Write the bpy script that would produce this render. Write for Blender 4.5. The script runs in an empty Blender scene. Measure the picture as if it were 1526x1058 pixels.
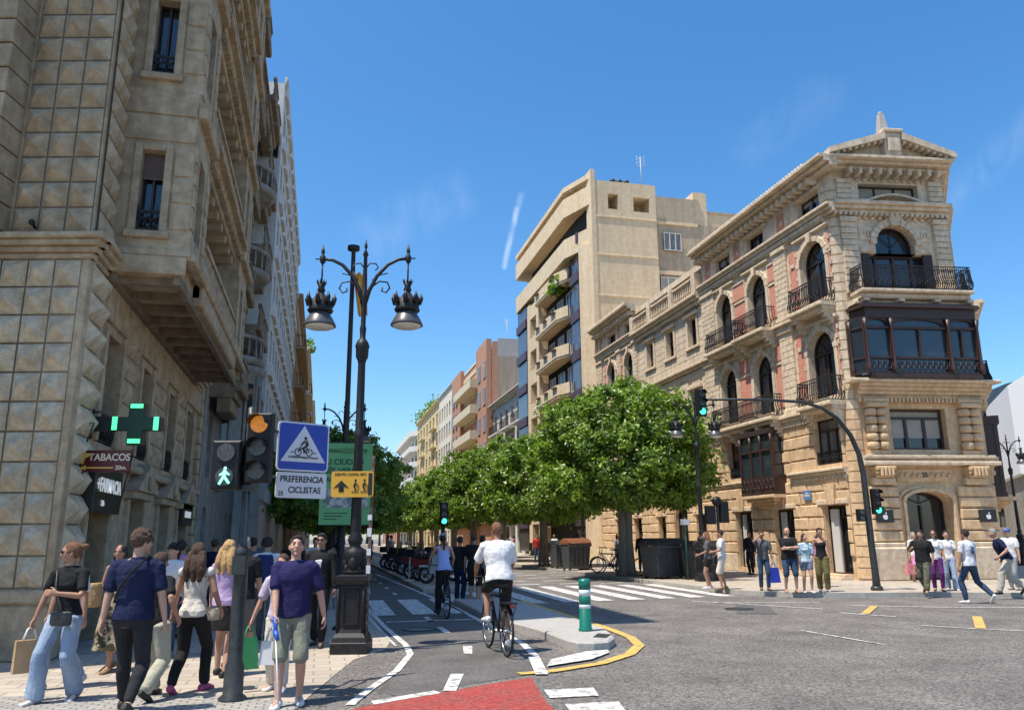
import bpy, bmesh, math, random
from mathutils import Vector, Matrix, noise, Euler
random.seed(7)
R_ = math.radians
S = bpy.context.scene
COL = S.collection

# ---------------------------------------------------------------- camera
cam_d = bpy.data.cameras.new('camera'); cam = bpy.data.objects.new('camera', cam_d); COL.objects.link(cam)
S.camera = cam
cam.location = (0, 0, 1.68)
cam_d.sensor_width = 36; cam_d.lens = 36*1180/1526.0
cam_d.clip_start = 0.1; cam_d.clip_end = 3000
_yaw, _pit, _rol = R_(13.4), R_(12.93), R_(0.4)
_fw = Vector((math.sin(_yaw)*math.cos(_pit), math.cos(_yaw)*math.cos(_pit), math.sin(_pit)))
_r = Vector((math.cos(_yaw), -math.sin(_yaw), 0)); _u = _r.cross(_fw)
_r2 = _r*math.cos(_rol)-_u*math.sin(_rol); _u2 = _u*math.cos(_rol)+_r*math.sin(_rol)
cam.rotation_euler = Matrix((_r2, _u2, -_fw)).transposed().to_euler()

# ---------------------------------------------------------------- sky, sun, exposure
SUN_EL, SUN_HEAD = 67.0, 253.0          # heading clockwise from +Y
W = bpy.data.worlds.new('World'); S.world = W; W.use_nodes = True
nt = W.node_tree; nt.nodes.clear()
def N(nt, t, **k):
    n = nt.nodes.new(t)
    for a, b in k.items():
        if a in n.inputs: n.inputs[a].default_value = b
        else: setattr(n, a, b)
    return n
out = N(nt, 'ShaderNodeOutputWorld'); bg = N(nt, 'ShaderNodeBackground')
sky = N(nt, 'ShaderNodeTexSky'); sky.sky_type = 'NISHITA'; sky.sun_disc = False
sky.sun_elevation = R_(SUN_EL); sky.sun_rotation = R_(SUN_HEAD)
sky.altitude = 0; sky.air_density = 1.0; sky.dust_density = 0.8; sky.ozone_density = 4.0
bg.inputs[1].default_value = 0.14
# thin cirrus: a few stretched wisps standing at fixed places in the sky
tc = N(nt, 'ShaderNodeTexCoord'); mp = N(nt, 'ShaderNodeMapping')
mp.inputs['Rotation'].default_value = (0, R_(12), R_(25)); mp.inputs['Scale'].default_value = (26, 14, 16)
nz = N(nt, 'ShaderNodeTexNoise', Scale=1.0, Detail=8.0, Roughness=0.6, Distortion=1.6)
nt.links.new(tc.outputs['Generated'], mp.inputs[0]); nt.links.new(mp.outputs[0], nz.inputs['Vector'])
nrm = N(nt, 'ShaderNodeMapRange'); nrm.inputs[1].default_value = .30; nrm.inputs[2].default_value = .66; nt.links.new(nz.outputs[0], nrm.inputs[0])
def VM(op, a_, b_=None, c_=None):
    v = N(nt, 'ShaderNodeVectorMath'); v.operation = op
    for k, q in enumerate((a_, b_, c_)):
        if q is None: continue
        if isinstance(q, (tuple, Vector)): v.inputs[k].default_value = tuple(q)
        elif isinstance(q, float): v.inputs['Scale'].default_value = q
        else: nt.links.new(q, v.inputs[k])
    return v
acc = None
for A, B_, wd, st in (((.2095, .919, .330), (.220, .892, .397), .0062, .30), ((.219, .894, .393), (.224, .884, .412), .007, .12), ((.05, .93, .36), (.14, .90, .41), .05, .05), ((.47, .76, .44), (.53, .70, .48), .04, .03), ((.64, .68, .34), (.70, .58, .42), .03, .05)):
    A, B_ = Vector(A), Vector(B_); D_ = B_-A; L2 = D_.length_squared
    pa = VM('SUBTRACT', tc.outputs['Generated'], tuple(A)); dt = VM('DOT_PRODUCT', pa.outputs[0], tuple(D_/L2))
    cl = N(nt, 'ShaderNodeClamp'); nt.links.new(dt.outputs['Value'], cl.inputs[0])
    sc_ = N(nt, 'ShaderNodeVectorMath'); sc_.operation = 'SCALE'; sc_.inputs[0].default_value = tuple(D_); nt.links.new(cl.outputs[0], sc_.inputs['Scale'])
    ds = VM('DISTANCE', pa.outputs[0], sc_.outputs[0])
    r = N(nt, 'ShaderNodeMapRange'); r.interpolation_type = 'SMOOTHERSTEP'; r.inputs[1].default_value = 0; r.inputs[2].default_value = wd; r.inputs[3].default_value = st; r.inputs[4].default_value = 0; nt.links.new(ds.outputs['Value'], r.inputs[0])
    if acc is None: acc = r.outputs[0]
    else: q = N(nt, 'ShaderNodeMath'); q.operation = 'MAXIMUM'; nt.links.new(acc, q.inputs[0]); nt.links.new(r.outputs[0], q.inputs[1]); acc = q.outputs[0]
rp = N(nt, 'ShaderNodeMath'); rp.operation = 'MULTIPLY'; nt.links.new(acc, rp.inputs[0]); nt.links.new(nrm.outputs[0], rp.inputs[1])
mx = N(nt, 'ShaderNodeMixRGB'); mx.inputs[2].default_value = (8.5, 9.0, 9.8, 1)
hsv = N(nt, 'ShaderNodeHueSaturation', Saturation=1.26, Value=1.18); hsv.inputs['Hue'].default_value = .497
L = nt.links.new
L(rp.outputs[0], mx.inputs[0]); L(sky.outputs[0], hsv.inputs['Color']); L(hsv.outputs[0], mx.inputs[1]); L(mx.outputs[0], bg.inputs[0]); L(bg.outputs[0], out.inputs[0])
sd = bpy.data.lights.new('sun', 'SUN'); sd.energy = 5.0; sd.angle = R_(.53); sd.color = (1, .93, .82)
sun = bpy.data.objects.new('sun', sd); COL.objects.link(sun)
_h, _e = R_(SUN_HEAD), R_(SUN_EL)
sv = Vector((math.sin(_h)*math.cos(_e), math.cos(_h)*math.cos(_e), math.sin(_e)))
sun.rotation_euler = sv.to_track_quat('Z', 'Y').to_euler(); sun.location = sv*60
S.view_settings.view_transform = 'Standard'; S.view_settings.look = 'None'
S.view_settings.exposure = 0.38; S.view_settings.gamma = 1; S.view_settings.use_curve_mapping = False

# ---------------------------------------------------------------- materials
MATS = {}
def mat(name, c, rough=.8, c2=None, scale=3.0, detail=6, bump=0.0, bscale=None, metal=0.0, spec=.5, stain=0.0, stretch=None,
        emit=None, estr=0, coat=0, uv=False, brick=None, fine=0.0, ramp=(.35, .65), grain=None):
    if name in MATS: return MATS[name]
    m = bpy.data.materials.new(name); m.use_nodes = True; t = m.node_tree; b = t.nodes['Principled BSDF']; Lk = t.links.new
    b.inputs['Roughness'].default_value = rough; b.inputs['Metallic'].default_value = metal
    b.inputs['Specular IOR Level'].default_value = spec
    if coat: b.inputs['Coat Weight'].default_value = coat
    b.inputs['Base Color'].default_value = (*c, 1)
    co = t.nodes.new('ShaderNodeTexCoord'); src = co.outputs['UV' if uv else 'Object']
    if stretch:
        mpn = t.nodes.new('ShaderNodeMapping'); mpn.inputs['Scale'].default_value = stretch; Lk(src, mpn.inputs[0]); src2 = mpn.outputs[0]
    else: src2 = src
    col = None
    if c2 is not None:
        n = N(t, 'ShaderNodeTexNoise', Scale=scale, Detail=float(detail), Roughness=.62); Lk(src2, n.inputs['Vector'])
        r = t.nodes.new('ShaderNodeValToRGB'); r.color_ramp.elements[0].position = ramp[0]; r.color_ramp.elements[1].position = ramp[1]
        r.color_ramp.elements[0].color = (*c, 1); r.color_ramp.elements[1].color = (*c2, 1)
        Lk(n.outputs[0], r.inputs[0]); col = r.outputs[0]
    if brick:
        bt = t.nodes.new('ShaderNodeTexBrick'); bt.inputs['Scale'].default_value = 1.0
        bt.inputs['Brick Width'].default_value = brick[0]; bt.inputs['Row Height'].default_value = brick[1]
        bt.inputs['Mortar Size'].default_value = brick[2]; bt.inputs['Color1'].default_value = (*c, 1)
        bt.inputs['Color2'].default_value = (*(c2 or c), 1); bt.inputs['Mortar'].default_value = (*brick[3], 1)
        Lk(co.outputs['UV'] if uv else src, bt.inputs['Vector']); col = bt.outputs[0]
    if grain:
        vo = t.nodes.new('ShaderNodeTexVoronoi'); vo.inputs['Scale'].default_value = grain[0]; Lk(src, vo.inputs['Vector'])
        sp = t.nodes.new('ShaderNodeSeparateColor'); Lk(vo.outputs['Color'], sp.inputs[0])
        mr = t.nodes.new('ShaderNodeMapRange'); mr.inputs[3].default_value = 1-grain[1]; mr.inputs[4].default_value = 1+grain[1]; Lk(sp.outputs[0], mr.inputs[0])
        mm = t.nodes.new('ShaderNodeMixRGB'); mm.blend_type = 'MULTIPLY'; mm.inputs[0].default_value = 1
        if col: Lk(col, mm.inputs[1])
        else: mm.inputs[1].default_value = (*c, 1)
        Lk(mr.outputs[0], mm.inputs[2]); col = mm.outputs[0]
    if fine:
        n = N(t, 'ShaderNodeTexNoise', Scale=38.0, Detail=3.0); Lk(src, n.inputs['Vector'])
        n2 = N(t, 'ShaderNodeTexNoise', Scale=.55, Detail=4.0); Lk(src, n2.inputs['Vector'])
        ad = t.nodes.new('ShaderNodeMath'); ad.operation = 'ADD'; Lk(n.outputs[0], ad.inputs[0]); Lk(n2.outputs[0], ad.inputs[1])
        mr = t.nodes.new('ShaderNodeMapRange'); mr.inputs[1].default_value = .6; mr.inputs[2].default_value = 1.4
        mr.inputs[3].default_value = 1-fine; mr.inputs[4].default_value = 1+fine; Lk(ad.outputs[0], mr.inputs[0])
        mm = t.nodes.new('ShaderNodeMixRGB'); mm.blend_type = 'MULTIPLY'; mm.inputs[0].default_value = 1
        if col: Lk(col, mm.inputs[1])
        else: mm.inputs[1].default_value = (*c, 1)
        Lk(mr.outputs[0], mm.inputs[2]); col = mm.outputs[0]
    if stain:
        n = N(t, 'ShaderNodeTexNoise', Scale=1.0, Detail=5.0, Roughness=.7)
        mpn = t.nodes.new('ShaderNodeMapping'); mpn.inputs['Scale'].default_value = (2.6, 2.6, .28); Lk(co.outputs['Object'], mpn.inputs[0]); Lk(mpn.outputs[0], n.inputs['Vector'])
        r = t.nodes.new('ShaderNodeValToRGB'); r.color_ramp.elements[0].position = .42; r.color_ramp.elements[1].position = .68
        k = 1-stain
        r.color_ramp.elements[0].color = (1, 1, 1, 1); r.color_ramp.elements[1].color = (k, k*.97, k*.92, 1); Lk(n.outputs[0], r.inputs[0])
        mm = t.nodes.new('ShaderNodeMixRGB'); mm.blend_type = 'MULTIPLY'; mm.inputs[0].default_value = 1
        if col: Lk(col, mm.inputs[1])
        else: mm.inputs[1].default_value = (*c, 1)
        Lk(r.outputs[0], mm.inputs[2]); col = mm.outputs[0]
    if col: Lk(col, b.inputs['Base Color'])
    if bump:
        n = N(t, 'ShaderNodeTexNoise', Scale=float(bscale or scale*6), Detail=6.0, Roughness=.65); Lk(src2, n.inputs['Vector'])
        bp = t.nodes.new('ShaderNodeBump'); bp.inputs['Strength'].default_value = bump; bp.inputs['Distance'].default_value = .03
        Lk(n.outputs[0], bp.inputs['Height']); Lk(bp.outputs[0], b.inputs['Normal'])
    if emit:
        b.inputs['Emission Color'].default_value = (*emit, 1); b.inputs['Emission Strength'].default_value = estr
    MATS[name] = m; return m

# ---------------------------------------------------------------- mesh builder
class Fr:                                # a local frame: u along, n outward, z up
    def __init__(s, o=(0, 0, 0), U=(1, 0, 0), Nn=(0, -1, 0)):
        s.o = Vector(o); s.U = Vector(U).normalized(); s.N = Vector(Nn).normalized()
    def p(s, u, n, z): return s.o + s.U*u + s.N*n + Vector((0, 0, z))
    def matrix(s, u, n, z):              # local x->U, y->Z, z->N
        m = Matrix.Identity(4); q = s.p(u, n, z)
        for i in range(3):
            m[i][0] = s.U[i]; m[i][1] = (0, 0, 1)[i]; m[i][2] = s.N[i]; m[i][3] = q[i]
        return m
WF = Fr((0, 0, 0), (1, 0, 0), (0, 1, 0))
class MB:
    def __init__(s, fr=WF): s.fr = fr; s.v = []; s.f = []; s.m = []; s.uv = []; s.sm = []
    def face(s, pts, mi=0, sm=False):
        a, b, c = Vector(pts[0]), Vector(pts[1]), Vector(pts[2]); nn = (b-a).cross(c-a)
        ax = max(range(3), key=lambda i: abs(nn[i]))
        i0 = len(s.v); fr = s.fr
        for p in pts:
            s.v.append(fr.p(*p)); s.uv.append((p[0], p[1]) if ax == 2 else ((p[0], p[2]) if ax == 1 else (p[1], p[2])))
        s.f.append(tuple(range(i0, i0+len(pts)))); s.m.append(mi); s.sm.append(sm)
    def raw(s, vs, fs, mi=0, sm=True, fr=True):
        i0 = len(s.v)
        for p in vs: s.v.append(s.fr.p(*p) if fr else Vector(p)); s.uv.append((p[0], p[2]))
        for f in fs: s.f.append(tuple(i0+i for i in f)); s.m.append(mi); s.sm.append(sm)
    def box(s, u0, u1, n0, n1, z0, z1, mi=0, ch=0.0, back=True):
        # box, optionally with its outward (n1) face chamfered in by ch
        a = [(u0, n0, z0), (u1, n0, z0), (u1, n0, z1), (u0, n0, z1)]
        if ch:
            nm = n1-(ch if n1 > n0 else -ch); b = [(u0, nm, z0), (u1, nm, z0), (u1, nm, z1), (u0, nm, z1)]
            c = [(u0+ch, n1, z0+ch), (u1-ch, n1, z0+ch), (u1-ch, n1, z1-ch), (u0+ch, n1, z1-ch)]
            L3 = [a, b, c]
        else: L3 = [a, [(u0, n1, z0), (u1, n1, z0), (u1, n1, z1), (u0, n1, z1)]]
        for A, B in zip(L3, L3[1:]):
            for i in range(4):
                j = (i+1) % 4; s.face([A[i], A[j], B[j], B[i]], mi)
        s.face(L3[-1], mi)
        if back: s.face(a[::-1], mi)
    def poly(s, pts, n0, n1, mi=0):      # polygon in (u,z) extruded n0..n1
        k = len(pts); A = [(p[0], n0, p[1]) for p in pts]; B = [(p[0], n1, p[1]) for p in pts]
        s.face(B, mi); s.face(A[::-1], mi)
        for i in range(k): j = (i+1) % k; s.face([A[i], A[j], B[j], B[i]], mi)
    def prism(s, pts, z0, z1, mi=0, top=None):  # polygon in (u,n) extruded in z
        k = len(pts); A = [(p[0], p[1], z0) for p in pts]; B = [(p[0], p[1], z1) for p in (top or pts)]
        s.face(B, mi); s.face(A[::-1], mi)
        for i in range(k): j = (i+1) % k; s.face([A[i], A[j], B[j], B[i]], mi)
    def tube(s, pts, r, seg=8, mi=0, cap=True, sm=True):
        P = [Vector(p) for p in pts]; k = len(P)
        rr = r if isinstance(r, (list, tuple)) else [r]*k
        vs = []; fs = []; prev = None
        for i in range(k):
            t = (P[min(i+1, k-1)]-P[max(i-1, 0)]); t = t.normalized() if t.length > 1e-9 else Vector((0, 0, 1))
            if prev is None: a = t.orthogonal().normalized()
            else:
                a = prev-t*prev.dot(t); a = a.normalized() if a.length > 1e-6 else t.orthogonal().normalized()
            prev = a; b = t.cross(a)
            for q in range(seg):
                w = 2*math.pi*q/seg; vs.append(P[i]+(a*math.cos(w)+b*math.sin(w))*rr[i])
        for i in range(k-1):
            for q in range(seg):
                q2 = (q+1) % seg; fs.append((i*seg+q, i*seg+q2, (i+1)*seg+q2, (i+1)*seg+q))
        if cap: fs.append(tuple(range(seg))[::-1]); fs.append(tuple((k-1)*seg+q for q in range(seg)))
        s.raw(vs, fs, mi, sm)
    def lathe(s, prof, c=(0, 0), seg=16, mi=0, sm=True, sq=False):   # prof: (r,z)
        vs = []; fs = []
        for r, z in prof:
            for q in range(seg):
                w = 2*math.pi*(q+.5)/seg; vs.append((c[0]+r*math.cos(w), c[1]+r*math.sin(w), z))
        for i in range(len(prof)-1):
            for q in range(seg):
                q2 = (q+1) % seg; fs.append((i*seg+q, i*seg+q2, (i+1)*seg+q2, (i+1)*seg+q))
        fs.append(tuple(range(seg))[::-1]); fs.append(tuple((len(prof)-1)*seg+q for q in range(seg)))
        s.raw(vs, fs, mi, sm)
    def ball(s, c, r, seg=10, mi=0):
        rx, ry, rz = r if isinstance(r, (list, tuple)) else (r, r, r)
        vs = []; fs = []; nr = max(4, seg//2+1)
        for i in range(nr+1):
            ph = math.pi*i/nr
            for q in range(seg):
                w = 2*math.pi*q/seg
                vs.append((c[0]+rx*math.sin(ph)*math.cos(w), c[1]+ry*math.sin(ph)*math.sin(w), c[2]-rz*math.cos(ph)))
        for i in range(nr):
            for q in range(seg):
                q2 = (q+1) % seg; fs.append((i*seg+q, i*seg+q2, (i+1)*seg+q2, (i+1)*seg+q))
        s.raw(vs, fs, mi, True)
    def mesh(s, name, mats):
        me = bpy.data.meshes.new(name); me.from_pydata([tuple(v) for v in s.v], [], s.f)
        for m_ in (mats if isinstance(mats, (list, tuple)) else [mats]): me.materials.append(m_)
        me.polygons.foreach_set('material_index', s.m); me.polygons.foreach_set('use_smooth', s.sm)
        ul = me.uv_layers.new(name='UVMap'); li = [0]*len(me.loops); me.loops.foreach_get('vertex_index', li)
        fl = []
        for i in li: fl += s.uv[i]
        ul.data.foreach_set('uv', fl)
        bm = bmesh.new(); bm.from_mesh(me); bmesh.ops.remove_doubles(bm, verts=bm.verts, dist=1e-5) if s.weld else None
        bmesh.ops.recalc_face_normals(bm, faces=bm.faces); bm.to_mesh(me); bm.free(); me.update()
        return me
    weld = True

def wloc(o):
    v = Vector((0, 0, 0))
    while o: v += o.location; o = o.parent
    return v
def link(name, me, parent=None, label=None, cat=None, group=None, kind=None):
    o = bpy.data.objects.new(name, me); COL.objects.link(o)
    if parent: o.parent = parent; o.location = -wloc(parent)
    return tag(o, label, cat, group, kind)
def tag(o, label=None, cat=None, group=None, kind=None):
    if label: o['label'] = label
    if cat: o['category'] = cat
    if group: o['group'] = group
    if kind: o['kind'] = kind
    return o
def part(mb, name, mats, parent=None, **k): return link(name, mb.mesh(name, mats), parent, **k)
def thing(name, loc, label, cat, group=None):
    o = link(name, None, None, label, cat, group); o.location = loc; return o
def copy_tree(o, parent=None, mats=None):
    c = o.copy(); COL.objects.link(c); c.parent = parent
    if mats and o.data:
        if any(m_ and m_.name in mats for m_ in o.data.materials):
            c.data = o.data.copy()
            for i, m_ in enumerate(c.data.materials):
                if m_ and m_.name in mats: c.data.materials[i] = mats[m_.name]
    for ch in [x for x in o.children]: copy_tree(ch, c, mats)
    return c
def text_mb(fr, body, u, n, z, size, depth=.004, m=None, align='CENTER', sx=1.0, name='lettering', parent=None, rot=0):
    cu = bpy.data.curves.new('txt', 'FONT'); cu.body = body; cu.size = size; cu.extrude = depth; cu.align_x = align; cu.align_y = 'CENTER'
    cu.offset = size*.018
    ob = bpy.data.objects.new('txt', cu); COL.objects.link(ob)
    dg = bpy.context.evaluated_depsgraph_get(); me = bpy.data.meshes.new_from_object(ob.evaluated_get(dg))
    bpy.data.objects.remove(ob); bpy.data.curves.remove(cu)
    me.transform(Matrix.Scale(sx, 4, (1, 0, 0))); me.transform(Matrix.Rotation(rot, 4, 'Z')); me.transform(fr.matrix(u, n, z)); me.materials.clear(); me.materials.append(m)
    me.name = name
    return link(name, me, parent)

# palette
ASPH = mat('asphalt', (.12, .107, .094), .85, (.225, .204, .182), scale=.9, detail=8, bump=.9, bscale=55, fine=.16, ramp=(.30, .72), grain=(42, .62))
LANE = mat('bike_lane_asphalt', (.088, .082, .075), .85, (.135, .126, .116), scale=1.1, detail=7, bump=.5, bscale=70, fine=.12, grain=(55, .38))
PAVE = mat('paving_stone', (.36, .305, .24), .85, (.45, .385, .31), uv=False, brick=(.42, .28, .012, (.24, .21, .17)), bump=.2, bscale=30, fine=.16)
PAVE2 = mat('grey_cobble', (.30, .285, .26), .85, (.40, .375, .335), brick=(.16, .09, .012, (.16, .15, .135)), bump=.4, bscale=30, fine=.2)
KERB = mat('kerb_granite', (.34, .32, .29), .8, (.46, .44, .40), scale=25, bump=.25, fine=.15, stain=.15)
CONC = mat('concrete', (.33, .31, .285), .85, (.42, .40, .37), scale=18, bump=.2, fine=.15)
WPAINT = mat('road_paint_white', (.66, .64, .60), .7, (.26, .245, .225), scale=7, detail=9, bump=.3, bscale=60, ramp=(.47, .62), grain=(60, .22))
YPAINT = mat('road_paint_yellow', (.62, .40, .08), .7, (.34, .26, .14), scale=6, detail=9, bump=.3, bscale=60, ramp=(.46, .64), grain=(60, .22))
RPAINT = mat('road_paint_red', (.36, .050, .038), .8, (.26, .075, .06), scale=3, detail=9, bump=.7, bscale=55, fine=.12, ramp=(.40, .75), grain=(45, .40))
IRON = mat('black_iron', (.009, .009, .010), .5, (.022, .022, .023), scale=20, bump=.1, spec=.35)
DARKMETAL = mat('dark_grey_metal', (.026, .030, .030), .45, (.05, .053, .052), scale=12, bump=.08, metal=.2)
GLASS = mat('window_glass', (.012, .016, .02), .04, spec=.9)
GLASSB = mat('window_glass_bluish', (.025, .035, .045), .07, spec=.9)
GLASSC = mat('curtained_glass', (.22, .215, .20), .18, (.10, .10, .095), scale=3, spec=.8, stretch=(8, 8, .3))
DARK = mat('shade_and_ink_black', (.012, .011, .010), .9)  # near-black for the painted balcony shade and the house number
WOODB = mat('dark_brown_wood', (.035, .018, .014), .45, (.06, .03, .022), scale=8, stretch=(8, 8, 1), bump=.1)
WHITEF = mat('white_frame', (.55, .54, .51), .5)
SHUT = mat('shutter_slats', (.13, .085, .065), .6, (.17, .11, .085), scale=3)
CREAMSTONE = mat('cream_limestone', (.56, .435, .30), .85, (.76, .625, .455), scale=6, bump=.5, bscale=22, stain=.22, fine=.12)
TANSTONE = mat('golden_sandstone', (.56, .375, .21), .85, (.74, .53, .325), scale=5, bump=.4, bscale=20, stain=.24, fine=.12)
BRICK = mat('pink_brick', (.56, .20, .125), .85, (.64, .27, .18), uv=True, brick=(.26, .075, .006, (.50, .30, .22)), bump=.3, bscale=40)
GREYSTONE = mat('weathered_grey_stone', (.36, .268, .168), .9, (.55, .43, .285), scale=4, bump=.5, bscale=18, stain=.24, fine=.18)
GREYLOW = mat('bounce_lit_diamond_stone', (.47, .375, .255), .9, (.67, .56, .40), scale=7, bump=.6, bscale=26, stain=.16, fine=.2)  # paler copy of the wall stone, ground bounce painted into its colour
GREYDARK = mat('dark_grey_stone', (.20, .15, .098), .9, (.30, .235, .16), scale=4, bump=.5, bscale=18, stain=.35, fine=.14)  # darker stone tone on the soffit ribs and galleries
JOINT = mat('dark_joint', (.15, .125, .09), .95)
BLINDM = mat('window_blind', (.40, .36, .29), .7, (.30, .27, .22), scale=2)

def pane_mat():
    return random.choice([GLASS, GLASS, GLASS, GLASSB, GLASSC])

# ---------------------------------------------------------------- facade tools
def wall(mb, u0, u1, z0, z1, ops, n=0.0, depth=.28, mi=0, rmi=None):
    """front sheet with openings (a,b,c,d,arch) and their reveals"""
    if rmi is None: rmi = mi
    ops = [o for o in ops if o[0] >= u0-.01 and o[1] <= u1+.01 and o[2] >= z0-.01 and o[3] <= z1+.01]
    us = sorted(set([u0, u1]+[x for o in ops for x in (max(o[0], u0), min(o[1], u1))]))
    zs = sorted(set([z0, z1]+[x for o in ops for x in (max(o[2], z0), min(o[3], z1))]))
    for a, b in zip(us, us[1:]):
        run = None
        for c, d in zip(zs, zs[1:]):
            mu, mz = (a+b)/2, (c+d)/2
            hole = any(o[0] < mu < o[1] and o[2] < mz < o[3] for o in ops)
            if hole:
                if run is not None: mb.face([(a, n, run), (b, n, run), (b, n, c), (a, n, c)], mi); run = None
            elif run is None: run = c
        if run is not None: mb.face([(a, n, run), (b, n, run), (b, n, z1), (a, n, z1)], mi)
    for o in ops:
        a, b, c, d = o[:4]; ar = len(o) > 4 and o[4]; k = n-depth
        zt = d
        if ar:
            r = (b-a)/2*ar; hw = (b-a)/2; um = (a+b)/2; zt = d-r
            P = [(um-hw*math.cos(math.pi*i/12), zt+r*math.sin(math.pi*i/12)) for i in range(13)]
            for i in range(12):
                p, q = P[i], P[i+1]
                mb.face([(p[0], n, p[1]), (q[0], n, q[1]), (q[0], n, d), (p[0], n, d)], mi) if min(d-p[1], d-q[1]) > 1e-4 or True else None
                mb.face([(p[0], n, p[1]), (q[0], n, q[1]), (q[0], k, q[1]), (p[0], k, p[1])], rmi)
        else: mb.face([(a, n, d), (b, n, d), (b, k, d), (a, k, d)], rmi)
        mb.face([(a, n, c), (a, n, zt), (a, k, zt), (a, k, c)], rmi); mb.face([(b, n, c), (b, n, zt), (b, k, zt), (b, k, c)], rmi)
        mb.face([(a, n, c), (b, n, c), (b, k, c), (a, k, c)], rmi)
def rust(mb, u0, u1, z0, z1, rows, bl, ops, proj=.06, ch=.03, gap=.018, mi=0, jit=.0):
    h = (z1-z0)/rows
    for r in range(rows):
        a, b = z0+r*h, z0+(r+1)*h
        cuts = sorted([(o[0], o[1]) for o in ops if o[2] < b-.04 and o[3] > a+.04]); segs = []; x = u0
        for c, d in cuts:
            if c > x+.08: segs.append((x, min(c, u1)))
            x = max(x, d)
        if x < u1-.08: segs.append((x, u1))
        for c, d in segs:
            k = max(1, round((d-c)/bl)); w = (d-c)/k; off = (w/2 if (r % 2 and k > 1) else 0)
            es = [c]+[c+off+w*i for i in range(0 if off else 1, k+(1 if off else 0))]
            es = [e for e in es if e < d-.05]+[d]
            for e, g in zip(es, es[1:]):
                if g-e < .06: continue
                p = proj+random.uniform(-jit, jit)
                mb.box(e+gap/2, g-gap/2, 0, p, a+gap/2, b-gap/2, mi, min(ch, (g-e)*.3, h*.3), back=False)
def window(fr, parent, a, b, c, d, depth=.24, arch=0, fm=None, mull=1, trans=.72, pm=None, bar=.055, name='window', sill=False):
    fm = fm or WOODB; mb = MB(fr); k = -depth+.03; t = bar
    ztop = d
    if arch:
        r = (b-a)/2*arch; zt = d-r; um = (a+b)/2; hw = (b-a)/2
        for i in range(10):
            w0, w1 = math.pi*i/10, math.pi*(i+1)/10
            po = [(um-hw*math.cos(w), zt+r*math.sin(w)) for w in (w0, w1)]; pi_ = [(um-(hw-t)*math.cos(w), zt+(r-t)*math.sin(w)) for w in (w0, w1)]
            mb.poly([po[0], po[1], pi_[1], pi_[0]], k, k+.05)
        trz = zt-.02
        for w in (.25, .5, .75):
            ww = math.pi*w; mb.tube([(um, k+.03, zt), (um-(hw-t)*math.cos(ww), k+.03, zt+(r-t)*math.sin(ww))], .014, 4)
    else:
        zt = d; mb.box(a, b, k, k+.05, d-t, d); trz = c+(d-c)*trans
    mb.box(a, a+t, k, k+.05, c, zt-(0 if arch else t)); mb.box(b-t, b, k, k+.05, c, zt-(0 if arch else t)); mb.box(a+t, b-t, k, k+.05, c, c+t)
    if trans: mb.box(a+t, b-t, k+.002, k+.055, trz-t/2, trz+t/2)
    for i in range(mull):
        x = a+(b-a)*(i+1)/(mull+1); mb.box(x-t*.6, x+t*.6, k+.004, k+.06, c+t, (trz-t/2) if trans else zt-t)
    w = part(mb, name, fm, parent)
    g = MB(fr)
    if arch:
        pts = [(a, c), (b, c)]+[(um+hw*math.cos(math.pi*i/12), zt+r*math.sin(math.pi*i/12)) for i in range(13)]
        g.poly(pts, -depth-.02, -depth+.012)
    else: g.box(a, b, -depth-.02, -depth+.012, c, d)
    part(g, 'pane', pm or pane_mat(), w)
    if not arch and name == 'window' and random.random() < .45:
        q = MB(fr); hb = (d-c)*random.choice((.22, .35, .5, .7)); q.box(a+t, b-t, -depth+.014, -depth+.024, d-hb, d-t); part(q, 'blind', random.choice((BLINDM, BLINDM, SHUT)), w)
    return w
def railing(fr, parent, a, b, z, proj, h=.95, belly=.10, step=.11, scroll=True, n0=0.0, m=None, name='balcony_railing', thick=.017):
    mb = MB(fr); q = proj-.06
    def bar(u, nn, du, dn):
        mb.tube([(u, nn, z+.04), (u+du*belly*.9, nn+dn*belly*.9, z+.14), (u+du*belly, nn+dn*belly, z+.27), (u+du*belly*.3, nn+dn*belly*.3, z+.48), (u, nn, z+h-.05)], thick, 4, sm=False)
    k = max(2, int((b-a)/step))
    for i in range(k+1): bar(a+(b-a)*i/k, q, 0, 1)
    k2 = max(1, int((q-n0)/step))
    for i in range(k2):
        nn = n0+(q-n0)*i/k2+.02; bar(a, nn, -1, 0); bar(b, nn, 1, 0)
    for zz, r in ((z+.04, .018), (z+h-.12, .014), (z+h, .028)):
        mb.tube([(a, n0, zz), (a, q, zz), (b, q, zz), (b, n0, zz)], r, 5, sm=False)
    if scroll:
        k = max(2, int((b-a)/.22))
        for i in range(k):
            u = a+(b-a)*(i+.5)/k
            mb.tube([(u+.06*math.cos(t), q+.02, z+h-.19+.05*math.sin(t)) for t in [x*math.pi/4 for x in range(9)]], .008, 4, sm=False)
            mb.tube([(u+.075*math.cos(t), q+belly, z+.26+.075*math.sin(t)) for t in [x*math.pi/4 for x in range(9)]], .014, 4, sm=False)
    return part(mb, name, m or IRON, parent)
def cornice(mb, u0, u1, z0, z1, proj, mi=0, steps=3, e0=0.0, e1=0.0, dent=0, n0=0.0):
    """stepped moulding growing outward with height; e0/e1 extend its ends per unit of projection"""
    for i in range(steps):
        p = proj*((i+1)/steps)**.8; a = z0+(z1-z0)*i/steps; b = z0+(z1-z0)*(i+1)/steps
        mb.box(u0-e0*p, u1+e1*p, n0-.01, n0+p, a+.001*i, b, mi, ch=min(.02, (b-a)*.2))
    if dent:
        k = int((u1-u0)/dent)
        for i in range(k):
            u = u0+(u1-u0)*(i+.25)/k
            mb.box(u, u+dent*.5, n0, n0+proj*.55, z0-(z1-z0)*.28, z0, mi)
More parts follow.
